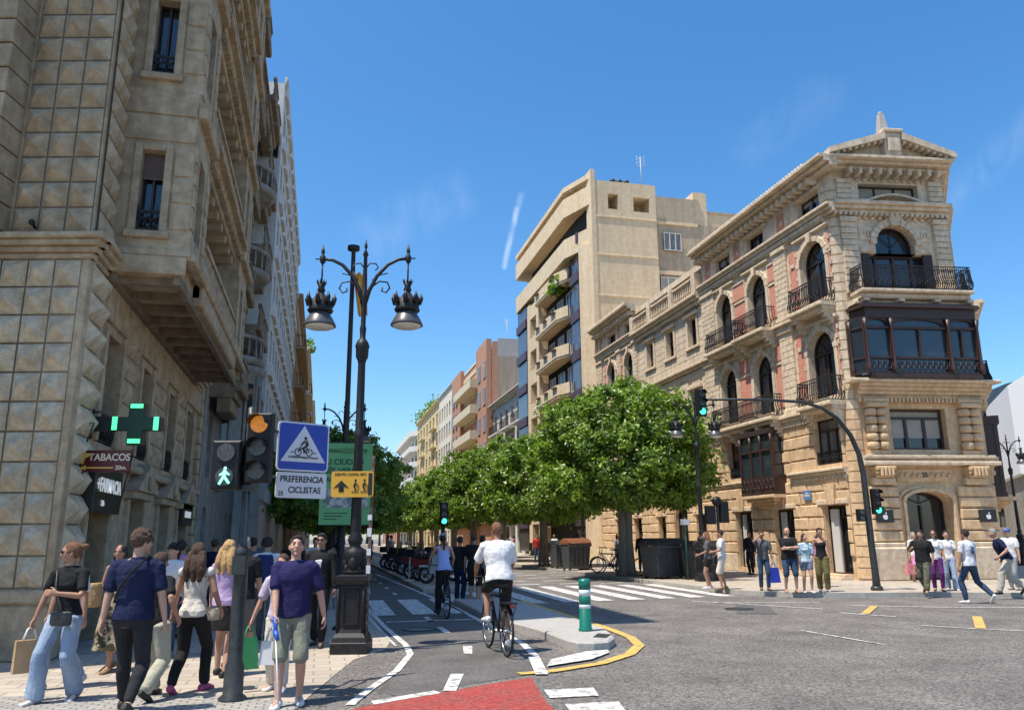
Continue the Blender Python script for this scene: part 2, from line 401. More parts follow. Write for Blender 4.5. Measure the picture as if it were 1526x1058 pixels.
def balustrade(mb, u0, u1, z0, z1, n, mi=0, step=.2, w=.11):
    mb.box(u0, u1, n-w, n+w, z0, z0+.1, mi); mb.box(u0, u1, n-w, n+w, z1-.1, z1, mi)
    k = max(1, int((u1-u0)/step)); hh = z1-z0-.2
    for i in range(k):
        u = u0+(u1-u0)*(i+.5)/k
        mb.lathe([(.03, z0+.1), (.055, z0+.1+hh*.3), (.025, z0+.1+hh*.6), (.045, z0+.1+hh*.9), (.04, z1-.1)], (u, n), 6, mi)
# ================================================================ SETTING: ground
def sheet(name, pts, z, m, kind='structure', parent=None):
    mb = MB(); mb.face([(x, y, z) for x, y in pts]); return part(mb, name, m, parent, kind=kind)
def slab(name, pts, z0, z1, m, kind='structure', **k):
    mb = MB(); mb.prism(pts, z0, z1); return part(mb, name, m, kind=kind, **k)
sheet('road', [(-400, -120), (500, -120), (500, 900), (-400, 900)], 0, ASPH)
sheet('bike_lane', [(.95, 9.2), (1.75, 9.75), (2.62, 10.2), (3.3, 12.0), (3.42, 15.0), (3.38, 22), (3.1, 30), (2.95, 45), (2.9, 240), (1.25, 240), (1.2, 60), (1.22, 22), (1.38, 13), (1.2, 11.2), (.7, 9.6)], .004, LANE)
sheet('left_sidewalk', [(-40, 4), (-2, 4.2), (-.4, 7.4), (-.1, 9.2), (.25, 10.8), (.55, 12.1), (1.05, 12.95), (1.22, 14), (1.18, 22), (1.15, 60), (1.15, 240), (-40, 240)], .006, PAVE)
sheet('cobbled_corner', [(-40, 4.0), (-2, 4.2), (-.4, 7.4), (-.12, 9.15), (-.9, 9.75), (-3.2, 10.35), (-40, 13)], .010, PAVE2)
# right pavement with a rounded kerb corner
KR = [(60, -6), (30, 10.2), (18.9, 18.0), (16.6, 19.3), (14.6, 19.75), (12.9, 20.4), (12.0, 21.6), (11.75, 23.5), (11.55, 30), (11.35, 42), (11.1, 70), (10.8, 120), (10.6, 240)]
def offs(P, d):
    out = []
    for i, p in enumerate(P):
        a = Vector(P[max(i-1, 0)]); b = Vector(P[min(i+1, len(P)-1)]); t = (b-a).normalized(); nn = Vector((t.y, -t.x)); out.append((p[0]+nn.x*d, p[1]+nn.y*d))
    return out
IN = offs(KR, .16)
slab('right_sidewalk', IN+[(60, 240), (90, 240), (90, -6)], -.05, .125, PAVE)
kb = MB()
for i in range(len(KR)-1):
    kb.prism([KR[i], KR[i+1], IN[i+1], IN[i]], -.05, .13)
part(kb, 'kerb', KERB, kind='structure')
# traffic island
ISL = [(3.46, 21.2), (3.42, 17), (3.5, 15.6), (3.74, 13.85), (3.78, 12.35), (3.86, 12.02), (4.08, 11.95), (4.34, 12.02), (4.62, 12.5), (4.85, 13.5), (4.93, 14.9), (4.9, 18), (4.9, 21.2)]
isl = MB(); isl.prism([(x, y) for x, y in ISL], 0, .11); isl.prism(ISL, .11, .135, 0, [(4.2+(x-4.2)*.95, y+(.04 if y < 13 else 0)) for x, y in ISL])
part(isl, 'traffic_island', CONC, kind='structure')
sheet('drain_cover', [(4.42, 12.35), (4.66, 12.75), (4.5, 12.95), (4.25, 12.5)], .139, DARKMETAL)
slab('median_strip', [(3.2, 25.5), (4.95, 25.5), (4.95, 200), (3.1, 200)], 0, .12, PAVE)
# painted markings (thin sheets)
def strip(P, w, z=.012, name=None):
    mb = MB()
    for a, b in zip(P, P[1:]):
        A, B = Vector(a), Vector(b); t = (B-A).normalized()*(w/2); q = Vector((-t.y, t.x))
        mb.face([(A.x+q.x, A.y+q.y, z), (B.x+q.x, B.y+q.y, z), (B.x-q.x, B.y-q.y, z), (A.x-q.x, A.y-q.y, z)])
    return mb
def smark(name, P, w, m=WPAINT, z=.012): part(strip(P, w, z), name, m, kind='structure')
def qmark(mb, pts, z=.012): mb.face([(x, y, z) for x, y in pts])
smark('lane_edge_line', [(2.68, 39), (3.1, 27), (3.26, 22), (3.3, 19), (3.28, 15.2), (3.25, 13), (3.1, 11.7)], .12)
smark('lane_edge_dash', [(3.05, 11.6), (2.76, 10.1)], .16, WPAINT, .022)
smark('lane_side_line', [(1.18, 22), (1.3, 16.1), (1.42, 13.4), (1.38, 12.4), (1.05, 10.95), (.6, 9.65), (.38, 8.9)], .1)
smark('lane_side_double_line', [(1.05, 20), (1.16, 16.1), (1.25, 13.4)], .05)
mb = MB(); qmark(mb, [(.62, 8.85), (1.38, 9.28), (1.33, 9.44), (.6, 9.03)]); qmark(mb, [(1.42, 9.41), (1.56, 9.36), (1.84, 10.45), (1.68, 10.5)])
qmark(mb, [(2.14, 12.18), (2.26, 12.15), (2.42, 13.0), (2.28, 13.05)])
for y in (14.9, 17.0, 25.0, 28, 31, 34, 37): qmark(mb, [(2.25, y), (2.37, y), (2.37, y+.9), (2.25, y+.9)])
for x0, x1 in ((1.28, 1.72), (2.1, 2.64), (2.98, 3.28)): qmark(mb, [(x0, 18.5), (x1, 18.5), (x1+.05, 23), (x0+.05, 23)])
qmark(mb, [(1.4, 17.0), (3.2, 17.0), (3.2, 17.15), (1.4, 17.15)])
part(mb, 'bike_lane_marks', WPAINT, kind='structure')
mb = MB(); qmark(mb, [(.3, 8.6), (.62, 8.9), (1.3, 9.26), (1.95, 9.66), (2.6, 10.0), (2.5, 9.4), (2.38, 8.6), (2.3, 7.6), (2.2, 6), (.2, 6), (0, 7.6)], .008)
part(mb, 'red_bike_crossing', RPAINT, kind='structure')
mb = MB()
for y in (9.15, 8.35, 7.55): qmark(mb, [(2.52, y), (3.1, y-.02), (3.0, y-.48), (2.46, y-.45)])
part(mb, 'crossing_blocks', WPAINT, kind='structure')
mb = MB()
for i in range(7):
    x = 5.35+i*.95; qmark(mb, [(x, 20.6+i*.12), (x+.48, 20.6+i*.12), (x+.62, 27.4), (x+.14, 27.4)])
for x in (3.5, 4.35): qmark(mb, [(x, 21.4), (x+.45, 21.4), (x+.5, 25.3), (x+.05, 25.3)])
for x, y in ((7.5, 28), (8.3, 29), (9.4, 30)): pass
for j in range(5):
    for i in range(4): qmark(mb, [(5.3+i*1.6, 28.5+j*2.2), (6.2+i*1.6, 28.5+j*2.2), (6.2+i*1.6, 28.8+j*2.2), (5.3+i*1.6, 28.8+j*2.2)])
part(mb, 'zebra_crossing', WPAINT, kind='structure')
smark('kerb_yellow_line', [(2.5, 10.25), (2.9, 10.3), (3.75, 10.75), (4.45, 11.45), (4.95, 12.3), (5.2, 13.3), (5.28, 14.6), (5.3, 16.9), (5.32, 21.5)], .17, YPAINT, .018)
mb = MB(); qmark(mb, [(2.98, 10.66), (3.75, 11.08), (4.2, 11.62), (4.28, 11.9), (3.9, 11.82), (3.2, 11.22)], .026); part(mb, 'white_wedge_mark', WPAINT, kind='structure')
smark('lane_divider', [(8.5, 13.4), (8.63, 11.35)], .06)
smark('far_lane_line', [(9.6, 20.1), (10.6, 18.4), (11.4, 17.0)], .09)
smark('far_lane_dash', [(11.2, 16.1), (11.75, 15.0)], .10)
smark('far_lane_edge', [(11.1, 13.5), (11.6, 12.7), (12.3, 12.1), (14, 10.6)], .06)
smark('stop_line', [(12.6, 17.6), (14.2, 16.6), (17.0, 15.6)], .10)
smark('stop_line_dash', [(9.9, 19.4), (12.4, 18.6)], .08)
smark('yellow_dash', [(11.55, 15.7), (13.0, 17.3)], .17, YPAINT, .018)
smark('yellow_box_dash', [(11.7, 12.7), (13.3, 14.5)], .17, YPAINT, .018)
smark('island_zigzag', [(3.45, 25), (4.4, 23.3)], .10, YPAINT)

PATCH = mat('asphalt_patch', (.085, .08, .074), .9, (.12, .112, .104), scale=1.5, detail=6, bump=.6, bscale=60, grain=(50, .45))
sheet('road_patch', [(9.0, 16.6), (9.8, 16.3), (10.9, 18.6), (10.2, 18.9)], .006, PATCH)
mb = MB(); rr = random.Random(5)
for s0 in ((8.2, 15.5, 4.8, 1.5),):
    x, y, L0, an = s0; P = [(x, y)]
    for k in range(14): an += rr.uniform(-.5, .5); x += math.cos(an)*L0/14; y += math.sin(an)*L0/14; P.append((x, y))
    m2 = strip(P, .022, .0085); mb.v += m2.v; o_ = len(mb.v)-len(m2.v); mb.f += [tuple(o_+i for i in f) for f in m2.f]; mb.uv += m2.uv; mb.m += m2.m; mb.sm += m2.sm
part(mb, 'tar_seams', mat('tar', (.02, .02, .02), .5), kind='structure')
def manhole(x, y, r, m): 
    g = MB(); g.lathe([(r, .006), (r, .02), (r*.92, .021), (r*.91, .016), (.01, .016)], (x, y), 24); o = part(g, 'manhole_cover', DARKMETAL, kind='structure')
for x, y in ((9.6, 17.6), (1.9, 15.6)): manhole(x, y, .33, 0)

# ================================================================ HISTORIC CORNER BUILDING (right)
H = thing('historic_building', (22, 36, .125), 'ornate sandstone and pink brick corner palace with black iron balconies, crowned by an obelisk', 'building')
FH = Fr((18.4, 0, 0), (0, 1, 0), (-1, 0, 0)); Y0, Y1 = 25.1, 51.3; YM0, YM1 = 35.3, 44.2
C0 = Vector((18.75, 24.72, 0)); C1 = Vector((23.5, 24.12, 0)); CU = (C1-C0).normalized(); CL = (C1-C0).length
FC = Fr(C0, CU, (CU.y, -CU.x, 0))
SU = Vector((.635, .772, 0)).normalized(); FS = Fr(C1, SU, (SU.y, -SU.x, 0))
gmb = MB(FH)
g_ops = [(25.4, 26.8, .3, 2.75), (28.7, 30.2, .3, 2.7), (31.95, 33.35, .3, 2.7), (36.2, 37.3, .3, 2.7), (38.3, 39.9, .3, 3.35, 1), (41, 42, .9, 2.7), (44.4, 45.5, .9, 2.7), (47.4, 48.5, .3, 2.7)]
m_ops = [(25.35, 26.95, 4.25, 5.95), (29.2, 31.6, 3.35, 5.95), (32.5, 33.7, 4.2, 5.9), (36.1, 37.2, 4.2, 5.8), (38.9, 40.1, 4.2, 5.8), (41.6, 42.7, 4.2, 5.8), (45, 46.1, 4.2, 5.8), (47.9, 49, 4.2, 5.8)]
a_cent = [(26.0, .82), (30.2, .75), (33.15, .7), (45.5, .7), (48.6, .7)]
r_cent = [36.6, 39.35, 42.1]
s_ops = [(c-w, c+w, 6.75, 9.3, 1) for c, w in a_cent]+[(c-.55, c+.55, 6.9, 8.9) for c in r_cent]
t_ops = [(c-w, c+w, 10.55, 12.95, 1) for c, w in a_cent]+[(c-.5, c+.5, 11.2, 12.75) for c in r_cent]
at_ops = [(c-.72, c+.72, 14.2, 14.85) for c in (26.0, 30.1, 33.1, 45.4, 48.5)]
wall(gmb, Y0, Y1, .125, 3.9, g_ops, mi=0); wall(gmb, Y0, Y1, 3.9, 6.4, m_ops, mi=0)
wall(gmb, Y0, Y1, 6.4, 10.2, s_ops, mi=1); wall(gmb, Y0, Y1, 10.2, 13.6, t_ops, mi=1)
wall(gmb, Y0, YM0, 13.6, 15.3, at_ops, mi=1); wall(gmb, YM1, Y1, 13.6, 15.3, at_ops, mi=1)
gmb.box(Y0, Y1, -.0, .12, .125, .95, 2, .03, back=False) if False else None
for a, b in ((26.85, 28.65), (30.25, 31.9), (33.4, 36.15), (37.35, 38.25), (39.95, 44.35), (45.55, 47.35), (48.55, 51.3)):
    gmb.box(a, b, 0, .10, .125, .9, 2, .03, back=False)
bandg = [(25.3, 26.9, 0, 3.2)]
rust(gmb, Y0+.05, Y1, .92, 3.75, 6, 1.0, g_ops, .10, .045, .03, 0, .02)
rust(gmb, Y0+.05, Y1, 4.05, 5.95, 4, .95, m_ops, .09, .04, .03, 0, .02)
# lintels / ledges
def trim(mb, a, b, z0, z1, p, mi=1, ch=.02): mb.box(a, b, 0, p, z0, z1, mi, ch, back=True)
for o in g_ops:
    trim(gmb, o[0]-.22, o[1]+.22, o[3]+.02, o[3]+.2, .15)
    if not (len(o) > 4): gmb.poly([((o[0]+o[1])/2-.22, o[3]+.02), ((o[0]+o[1])/2+.22, o[3]+.02), ((o[0]+o[1])/2+.3, o[3]+.75), ((o[0]+o[1])/2-.3, o[3]+.75)], 0, .2, 0)
cornice(gmb, Y0, 28.7, 3.78, 4.08, .28, 1, 3, dent=.22)
cornice(gmb, 32.1, Y1, 3.82, 4.04, .16, 1, 2)
cornice(gmb, Y0, Y1, 6.02, 6.38, .30, 1, 3, dent=.2)
gmb.box(Y0, Y1, 0, .24, 6.38, 6.46, 1, .02, back=True)
# 2nd and 3rd floor: pilasters, brick panels, surrounds, quoins
def storey(z0, z1, ops):
    os_ = sorted(ops)
    for i, o in enumerate(os_):
        a, b, c, d = o[:4]; ar = len(o) > 4 and o[4]; um = (a+b)/2; hw = (b-a)/2
        for s in (-1, 1):
            e = um+s*hw; gmb.box(min(e, e+s*.17), max(e, e+s*.17), 0, .09, c, d-(hw if ar else 0), 3, .02, back=True)
        if ar:
            for k in range(9):
                w0, w1 = math.pi*k/9+.02, math.pi*(k+1)/9-.02; zt = d-hw; ro = hw+.2
                P = lambda r, w: (um-r*math.cos(w), zt+r*math.sin(w))
                gmb.poly([P(hw, w0), P(hw, w1), P(ro, w1), P(ro, w0)], 0, .10, 3)
            gmb.poly([(um-.1, d-.02), (um+.1, d-.02), (um+.16, d+.38), (um-.16, d+.38)], 0, .17, 3)
            trim(gmb, um-hw-.35, um+hw+.35, d+.3, d+.42, .14, 3)
        else:
            trim(gmb, a-.25, b+.25, d+.08, d+.24, .2, 3); trim(gmb, a-.18, b+.18, d-.0, d+.08, .08, 3); trim(gmb, a-.25, b+.25, c-.14, c, .16, 3)
            for q in range(3): trim(gmb, a+.05+q*.3, a+.3+q*.3, d+.28, d+.46, .06, 3)
    # brick strips flank the arched windows
    for c, w in a_cent:
        for s in (-1, 1):
            if c in (30.2, 33.15):      # plain brick panels in stone frames
                if c == 33.15 and s < 0: continue
                u0, u1 = (31.2, 32.2) if (c == 30.2 and s > 0) else ((28.72, 29.2) if c == 30.2 else (34.1, 34.75))
                for q0, q1 in ((z0+.35, z1-1.35), (z1-1.15, z1-.45)):
                    gmb.box(u0, u1, 0, .03, q0, q1, 4, back=False)
                    for e in (u0-.06, u1): gmb.box(e, e+.06, 0, .06, q0, q1, 3, .01, back=False)
                    gmb.box(u0-.06, u1+.06, 0, .07, q1, q1+.07, 3, .01, back=False)
                continue
            u0 = c+s*(w+.25); u1 = c+s*(w+.78); u0, u1 = min(u0, u1), max(u0, u1)
            u0 = max(u0, Y0+.02)
            gmb.box(u0, u1, 0, .025, z0+.3, z1-.45, 2+2, back=False)
            um = (u0+u1)/2
            for k in range(9):      # stone teeth and blocks
                zz = z0+.35+k*(z1-z0-.85)/9
                if k % 2 == 0:
                    gmb.box(u0-.02, u0+.06, 0, .055, zz, zz+.17, 3, .01, back=False); gmb.box(u1-.06, u1+.02, 0, .055, zz, zz+.17, 3, .01, back=False)
            for zz in (z1-1.15,): gmb.box(um-.13, um+.13, 0, .07, zz, zz+.16, 3, .01, back=False)
for z0, z1, ops in ((6.46, 9.95, s_ops), (10.3, 13.45, t_ops)):
    storey(z0, z1, ops)
    for a, b in ((Y0+.0, 25.14), (27.72, 28.62), (34.05, 35.35), (44.0, 44.65), (46.75, 47.4), (50.3, 51.3)):
        if b-a < .2: continue
        rust(gmb, a, b, z0, z1-.2, 13, .45, [], .12, .012, .018, 3, .008)
        gmb.box(a-.06, b+.06, 0, .2, z1-.2, z1, 3, .03, back=True); gmb.box(a-.05, b+.05, 0, .18, z0, z0+.18, 3, .02, back=True)
    rust(gmb, YM0+.1, YM1-.1, z0, z1, 9, .6, [(o[0]-.25, o[1]+.25, o[2]-.2, o[3]+.5) for o in ops], .05, .012, .018, 3, .006)
    cornice(gmb, Y0, Y1, z1, z1+.25, .2, 3, 2)
for a, b in ((Y0, YM0), (YM1, Y1)):
    cornice(gmb, a, b, 13.62, 13.98, .36, 3, 3, dent=.17)
    for c in ((27.9, 31.6, 34.5) if a == Y0 else (46.9, 50.3)):
        gmb.box(c-.3, c+.3, 0, .03, 14.15, 14.9, 4, back=False)
        for s in (-1, 1): gmb.box(c+s*.42-.1, c+s*.42+.1, 0, .1, 14.0, 15.2, 3, .02, back=False)
        gmb.box(c-.1, c+.1, 0, .06, 14.4, 14.6, 3, .02, back=False)
    for c in ((26.0, 30.1, 33.1) if a == Y0 else (45.4, 48.5)):
        trim(gmb, c-.95, c+.95, 14.9, 15.05, .1, 3); trim(gmb, c-.95, c+.95, 14.02, 14.16, .1, 3)
    k = int((b-a)/.42)
    for i in range(k):
        u = a+(b-a)*(i+.5)/k; gmb.box(u-.07, u+.07, 0, .5, 15.08, 15.3, 3, .03, back=True)
    cornice(gmb, 23.98 if a == Y0 else a-.02, b, 15.3, 15.72, .78, 3, 3)
    for i in range(int((b-a)/.21)): gmb.lathe([(.07, 15.72), (.07, 15.80), (.02, 15.84)], (a+.1+i*.21, .68), 6, 3)
    if a == Y0: cornice(gmb, 24.35, Y0, 13.62, 13.97, .36, 3, 3)
cornice(gmb, YM0, YM1, 13.3, 13.72, .5, 3, 3, dent=.2)
balustrade(gmb, YM0+.3, YM1-.3, 13.72, 14.65, .25, 3, .22)
for u in (YM0+.2, YM0+3, YM0+6, YM1-.2): gmb.box(u-.2, u+.2, .05, .45, 13.72, 14.75, 3, .03)
# balcony slabs and brackets
bal = [(24.95, 27.0, 6.46, .62), (28.9, 34.1, 6.46, .62), (44.6, 49.6, 6.46, .55), (24.95, 27.05, 10.22, .62), (28.9, 31.4, 10.22, .72), (31.6, 34.2, 10.22, .62), (44.6, 46.4, 10.22, .5), (47.6, 49.6, 10.22, .5)]
for a, b, z, p in bal:
    gmb.box(a-.05, b+.05, 0, p+.05, z-.16, z, 1, .03); gmb.box(a, b, 0, p-.08, z-.3, z-.16, 1, .03)
    k = max(2, round((b-a)/1.1))
    for i in range(k):
        u = a+.2+(b-a-.4)*i/(k-1)
        for q in range(4): gmb.box(u-.1, u+.1, 0, p*(.85-.2*q), z-.3-.13*(q+1), z-.3-.13*q, 1, .02)
cornice(gmb, Y0, Y1, 9.95, 10.2, .32, 1, 2)
# roof and back walls
gmb.fr = WF; gmb.prism([(18.75, 25.4), (22.8, 25.0), (35.9, 41.4), (36.4, 51.3), (18.75, 51.3)], 15.3, 15.62, 3); gmb.fr = FH; gmb.face([(Y1, 0, .1), (Y1, -9, .1), (Y1, -9, 15.3), (Y1, 0, 15.3)], 1)
# corner piece between facade and chamfer
gmb.fr = WF
cp = [(18.4, 25.12), (18.46, 24.92), (18.6, 24.78), (18.75, 24.72)]
for a, b in zip(cp, cp[1:]):
    gmb.face([(a[0], a[1], .125), (b[0], b[1], .125), (b[0], b[1], 15.6), (a[0], a[1], 15.6)], 3)
for zz in range(42):
    z = .2+zz*.37
    if z < 15:
        gmb.prism([(18.36, 25.12), (18.42, 24.88), (18.58, 24.74), (18.75, 24.68), (18.8, 24.9), (18.5, 25.14)], z, z+.33, 0 if z < 6 else 3)
part(gmb, 'wall', [TANSTONE, CREAMSTONE, CREAMSTONE, CREAMSTONE, BRICK], H)
# windows and doors
for i, o in enumerate(g_ops):
    if o[2] < .5: window(FH, H, *o[:4], depth=.26, arch=1 if len(o) > 4 else 0, mull=1, trans=.82, fm=WOODB, pm=random.choice([GLASS, GLASSB]), name='door')
    else: window(FH, H, *o[:4], depth=.26)
for i, o in enumerate(m_ops):
    if i == 1: continue
    window(FH, H, *o[:4], depth=.26, mull=2 if i == 0 else 1, trans=.75); 
    railing(FH, H, o[0]+.02, o[1]-.02, o[2], .02, .45, .02, .12, True, -.15)
for o in s_ops+t_ops: window(FH, H, *o[:4], depth=.3, arch=1 if len(o) > 4 else 0, mull=1, trans=.66)
for o in at_ops: window(FH, H, *o[:4], depth=.3, mull=1, trans=0, pm=GLASS)
for a, b, z, p in bal: railing(FH, H, a+.04, b-.04, z, p, .92)
# white wall panels glimpsed in the doorways
for a, b in ((26.15, 26.6), (29.6, 29.95), (32.8, 33.1)):
    mb = MB(FH); mb.box(a, b, -.2, -.12, .35, 2.6); part(mb, 'display_panel', WHITEF, H)
# steps at door
mb = MB(FH); mb.box(25.3, 26.9, .12, .62, .125, .2); mb.box(25.35, 26.85, .12, .4, .2, .3); part(mb, 'doorstep', CREAMSTONE, H)
# wooden oriel over the ground floor (Y 29.2-31.6)
mb = MB(FH)
mb.prism([(29.1, 0), (29.1, .62), (31.7, .62), (31.7, 0)], 3.3, 3.42); mb.prism([(29.1, 0), (29.1, .62), (31.7, .62), (31.7, 0)], 5.8, 6.0)
for u in (29.15, 30.0, 30.8, 31.65):
    mb.box(u-.05, u+.05, .50, .6, 3.42, 5.8); mb.lathe([(.05, 3.42), (.075, 3.6), (.04, 3.9), (.04, 5.4), (.08, 5.75)], (u, .58), 6)
for u in (29.15, 31.65): mb.box(u-.04, u+.04, 0, .1, 3.42, 5.8)
mb.box(29.15, 31.65, .5, .57, 3.42, 4.05); mb.box(29.15, 31.65, .5, .58, 5.1, 5.18)
mb.box(29.12, 29.2, .1, .5, 3.42, 4.05); mb.box(31.6, 31.68, .1, .5, 3.42, 4.05)
for i in range(8): 
    u = 29.3+i*.31; mb.tube([(u+.1*math.cos(t), .60, 3.75+.18*math.sin(t)) for t in [x*math.pi/4 for x in range(9)]], .014, 4, sm=False)
ori = part(mb, 'oriel_window', WOODB, H)
mb = MB(FH); mb.box(29.2, 31.6, .48, .5, 4.05, 5.8); mb.box(29.18, 29.2, .1, .5, 4.05, 5.8); mb.box(31.6, 31.62, .1, .5, 4.05, 5.8); part(mb, 'pane', GLASSB, ori)
mb = MB(FH); 
for q in range(4): mb.box(29.1+.22*q, 31.7-.22*q, 0, .66-.14*q, 3.3-.13*(q+1), 3.3-.13*q, 0, .02)
part(mb, 'bracket', TANSTONE, H)

# ---- chamfer face
mb = MB(FC); L_ = CL; LU = CL-.42; PC = LU/2-.08
door = (1.35, 3.1, .125, 3.15, .45); w1 = (1.2, 3.35, 4.65, 6.15); w3 = (.75, 3.65, 10.6, 12.1); w3a = (1.4, 3.0, 12.1, 13.25, 1); wa = (.95, 3.4, 14.35, 14.95)
wall(mb, 0, L_, .125, 4.2, [door], depth=.5, mi=0); wall(mb, 0, L_, 4.2, 6.5, [w1], depth=.35, mi=0)
wall(mb, 0, L_, 6.5, 10.4, [(.3, L_-.3, 7.3, 9.9)], depth=.3, mi=1)
wall(mb, 0, LU, 10.4, 13.7, [w3, w3a], depth=.35, mi=1); wall(mb, 0, LU, 13.7, 15.6, [wa], depth=.35, mi=1)
# plinths either side of the door and stepped door surround
for a, b in ((0, 1.12), (3.33, L_)):
    mb.box(a-.12 if a == 0 else a, b+.12 if b == L_ else b, 0, .28, .125, 1.25, 3, .05); mb.box(a-.08 if a == 0 else a, b+.08 if b == L_ else b, 0, .22, 1.25, 1.4, 1, .03)
    rust(mb, a, b, 1.42, 3.35, 5, 1.4, [], .2, .05, .03, 0)
    c = (a+b)/2; mb.box(c-.42, c+.42, 0, .3, 3.38, 3.62, 0, .03); 
    for q in range(4): mb.box(c-.36+.02*q, c+.36-.02*q, 0, .52-.08*q, 4.02-.13*(q+1), 4.02-.13*q, 0, .03)
    for u in (c-.2, c-.07, c+.07, c+.2): mb.box(u-.045, u+.045, 0, .56, 3.68, 3.98, 0, .02)
for k, (e, p) in enumerate(((.12, .04), (.0, .12))):
    o = door; a, b, d = o[0]-.12-e, o[1]+.12+e, o[3]+.12+e
    um = (a+b)/2; hw = (b-a)/2
    for s in (-1, 1): x = um+s*hw; mb.box(min(x, x-s*.12), max(x, x-s*.12), 0, p+.06, .125, d-.45*hw, 0, .02)
    zt = d-.45*hw
    for i in range(10):
        w0, w1_ = math.pi*i/10, math.pi*(i+1)/10; P = lambda h_, r, w: (um-h_*math.cos(w), zt+r*math.sin(w))
        mb.poly([P(hw, hw*.45, w0), P(hw, hw*.45, w1_), P(hw-.12, hw*.45-.12, w1_), P(hw-.12, hw*.45-.12, w0)], 0, p+.06, 0)
mb.box(1.15, 3.3, 0, .07, 3.5, 3.95, 0, .03)
for i in range(9):
    u = 1.3+i*.23
    if 3 < i < 5: continue
    mb.ball((u, .09, 3.72+.04*math.sin(i*2)), (.09, .05, .1), 6, 0); mb.tube([(u-.1, .1, 3.66), (u, .12, 3.8), (u+.1, .1, 3.66)], .02, 4, 0)
mb.box(-.2, L_+.2, 0, .42, 4.06, 4.2, 1, .03); cornice(mb, -.08, L_+.08, 4.2, 4.42, .34, 1, 2)
# 1st floor half columns (clustered) beside the shop window
for c in (.55, 4.15):
    mb.box(c-.42, c+.42, 0, .2, 4.42, 4.62, 0, .02)
    for dx in (-.2, .2):
        for q in range(5):
            z = 4.64+q*.3; mb.lathe([(.15, z), (.2, z+.04), (.2, z+.22), (.15, z+.27)], (c+dx, .16), 12, 0)
    mb.box(c-.4, c+.4, 0, .4, 6.14, 6.3, 0, .03); mb.box(c-.44, c+.44, 0, .34, 6.3, 6.48, 0, .05)
for a, b in ((.05, .14), (L_-.14, L_-.05)): pass
cornice(mb, -.1, L_+.1, 6.48, 7.02, .48, 0, 4, dent=.15); mb.box(-.5, L_+.5, 0, .62, 7.02, 7.14, 1, .03)
# stone balcony slab over the bay and the 3rd floor
mb.box(.1, LU+.12, 0, .95, 10.3, 10.42, 1, .03); mb.box(.15, LU+.1, 0, .75, 10.1, 10.3, 1, .05); mb.box(0, L_, 0, .5, 9.92, 10.1, 1, .05)
for u in (.35, 1.7, 3.1, 4.4): 
    for q in range(3): mb.box(u-.12, u+.12, 0, .8-.2*q, 10.1-.12*(q+1), 10.1-.12*q, 1, .02)
for a, b in ((0, .62), (LU-.6, LU)):
    rust(mb, a, b, 10.45, 13.3, 12, .9, [], .16, .02, .02, 1, .01); mb.box(a-.04, b+.04, 0, .22, 13.3, 13.5, 1, .03)
    rust(mb, a, b, 14.05, 15.1, 5, .9, [], .13, .02, .02, 1)
for i in range(12):
    w0, w1_ = math.pi*i/12+.01, math.pi*(i+1)/12-.01; um = 2.2; P = lambda r, w: (um-r*math.cos(w), 12.45+r*math.sin(w))
    mb.poly([P(.8, w0), P(.8, w1_), P(1.05, w1_), P(1.05, w0)], 0, .12, 1)
for a, b in ((.75, 1.35), (3.05, 3.65)):
    mb.box(a, b, -.02, .06, 12.15, 12.3, 1, .02); mb.box(a, b, 0, .05, 12.6, 13.15, 1, .03)
    for k in range(4): mb.ball((a+.12+.12*k, .06, 12.88), (.06, .04, .13), 6, 1)
mb.poly([(2.05, 13.2), (2.35, 13.2), (2.45, 13.62), (1.95, 13.62)], 0, .2, 1)
for i in range(13): mb.ball((.5+i*.29, .05, 13.5), (.11, .06, .08), 6, 1)
cornice(mb, -.32, LU+.06, 13.65, 14.05, .5, 1, 3, dent=.2)
for i in range(8): # little segmental pediment under attic window
    t0, t1 = i/8, (i+1)/8; f = lambda t: (1.0+2.4*t, 14.05+.3*math.sin(math.pi*t))
    mb.poly([f(t0), f(t1), (f(t1)[0], f(t1)[1]+.08), (f(t0)[0], f(t0)[1]+.08)], 0, .35, 1)
for i in range(10): mb.box(.35+i*.4, .5+i*.4, 0, .55, 15.15, 15.4, 1, .03)
for i in range(14): mb.ball((.4+i*.27, .04, 15.08), (.1, .05, .07), 6, 1)
cornice(mb, -.62, LU+.15, 15.4, 15.75, .85, 1, 3)
# broken pediment
for s in (-1, 1):
    x0, x1 = (PC-.35, -.55) if s < 0 else (PC+.35, LU+.22)
    mb.poly([(x0, 16.45), (x1, 15.76), (x1, 15.98), (x0, 16.72)], -.4, .9, 1)
    mb.poly([(x0, 15.76), (x1-s*.3, 15.76), (x0, 16.45)], -.4, .45, 1)
    n = 9
    for i in range(n):
        t = (i+.5)/n; u = x0+(x1-x0)*t; z = 16.45-.69*t; mb.box(u-.06, u+.06, .45, .8, z-.1, z+.0, 1)
mb.box(PC-.35, PC+.35, -.4, .8, 15.76, 16.75, 1, .04); mb.box(PC-.25, PC+.25, .8, .87, 15.95, 16.5, 1, .03)
mb.box(PC-.42, PC+.42, -.5, .9, 16.75, 16.88, 1, .03)
mb.prism([(0, 0), (LU, 0), (LU, -6), (-1, -6)], 15.4, 15.76, 1); mb.box(0, L_, -1.5, -.02, 10.2, 10.28, 1)
part(mb, 'corner_wall', [TANSTONE, CREAMSTONE, BRICK, CREAMSTONE], H)
mb = MB(FC); um = PC
mb.box(um-.24, um+.24, -.04, .44, 16.88, 17.05); mb.prism([(um-.17, .03), (um+.17, .03), (um+.17, .37), (um-.17, .37)], 17.05, 17.85, 0, [(um-.09, .11), (um+.09, .11), (um+.09, .29), (um-.09, .29)])
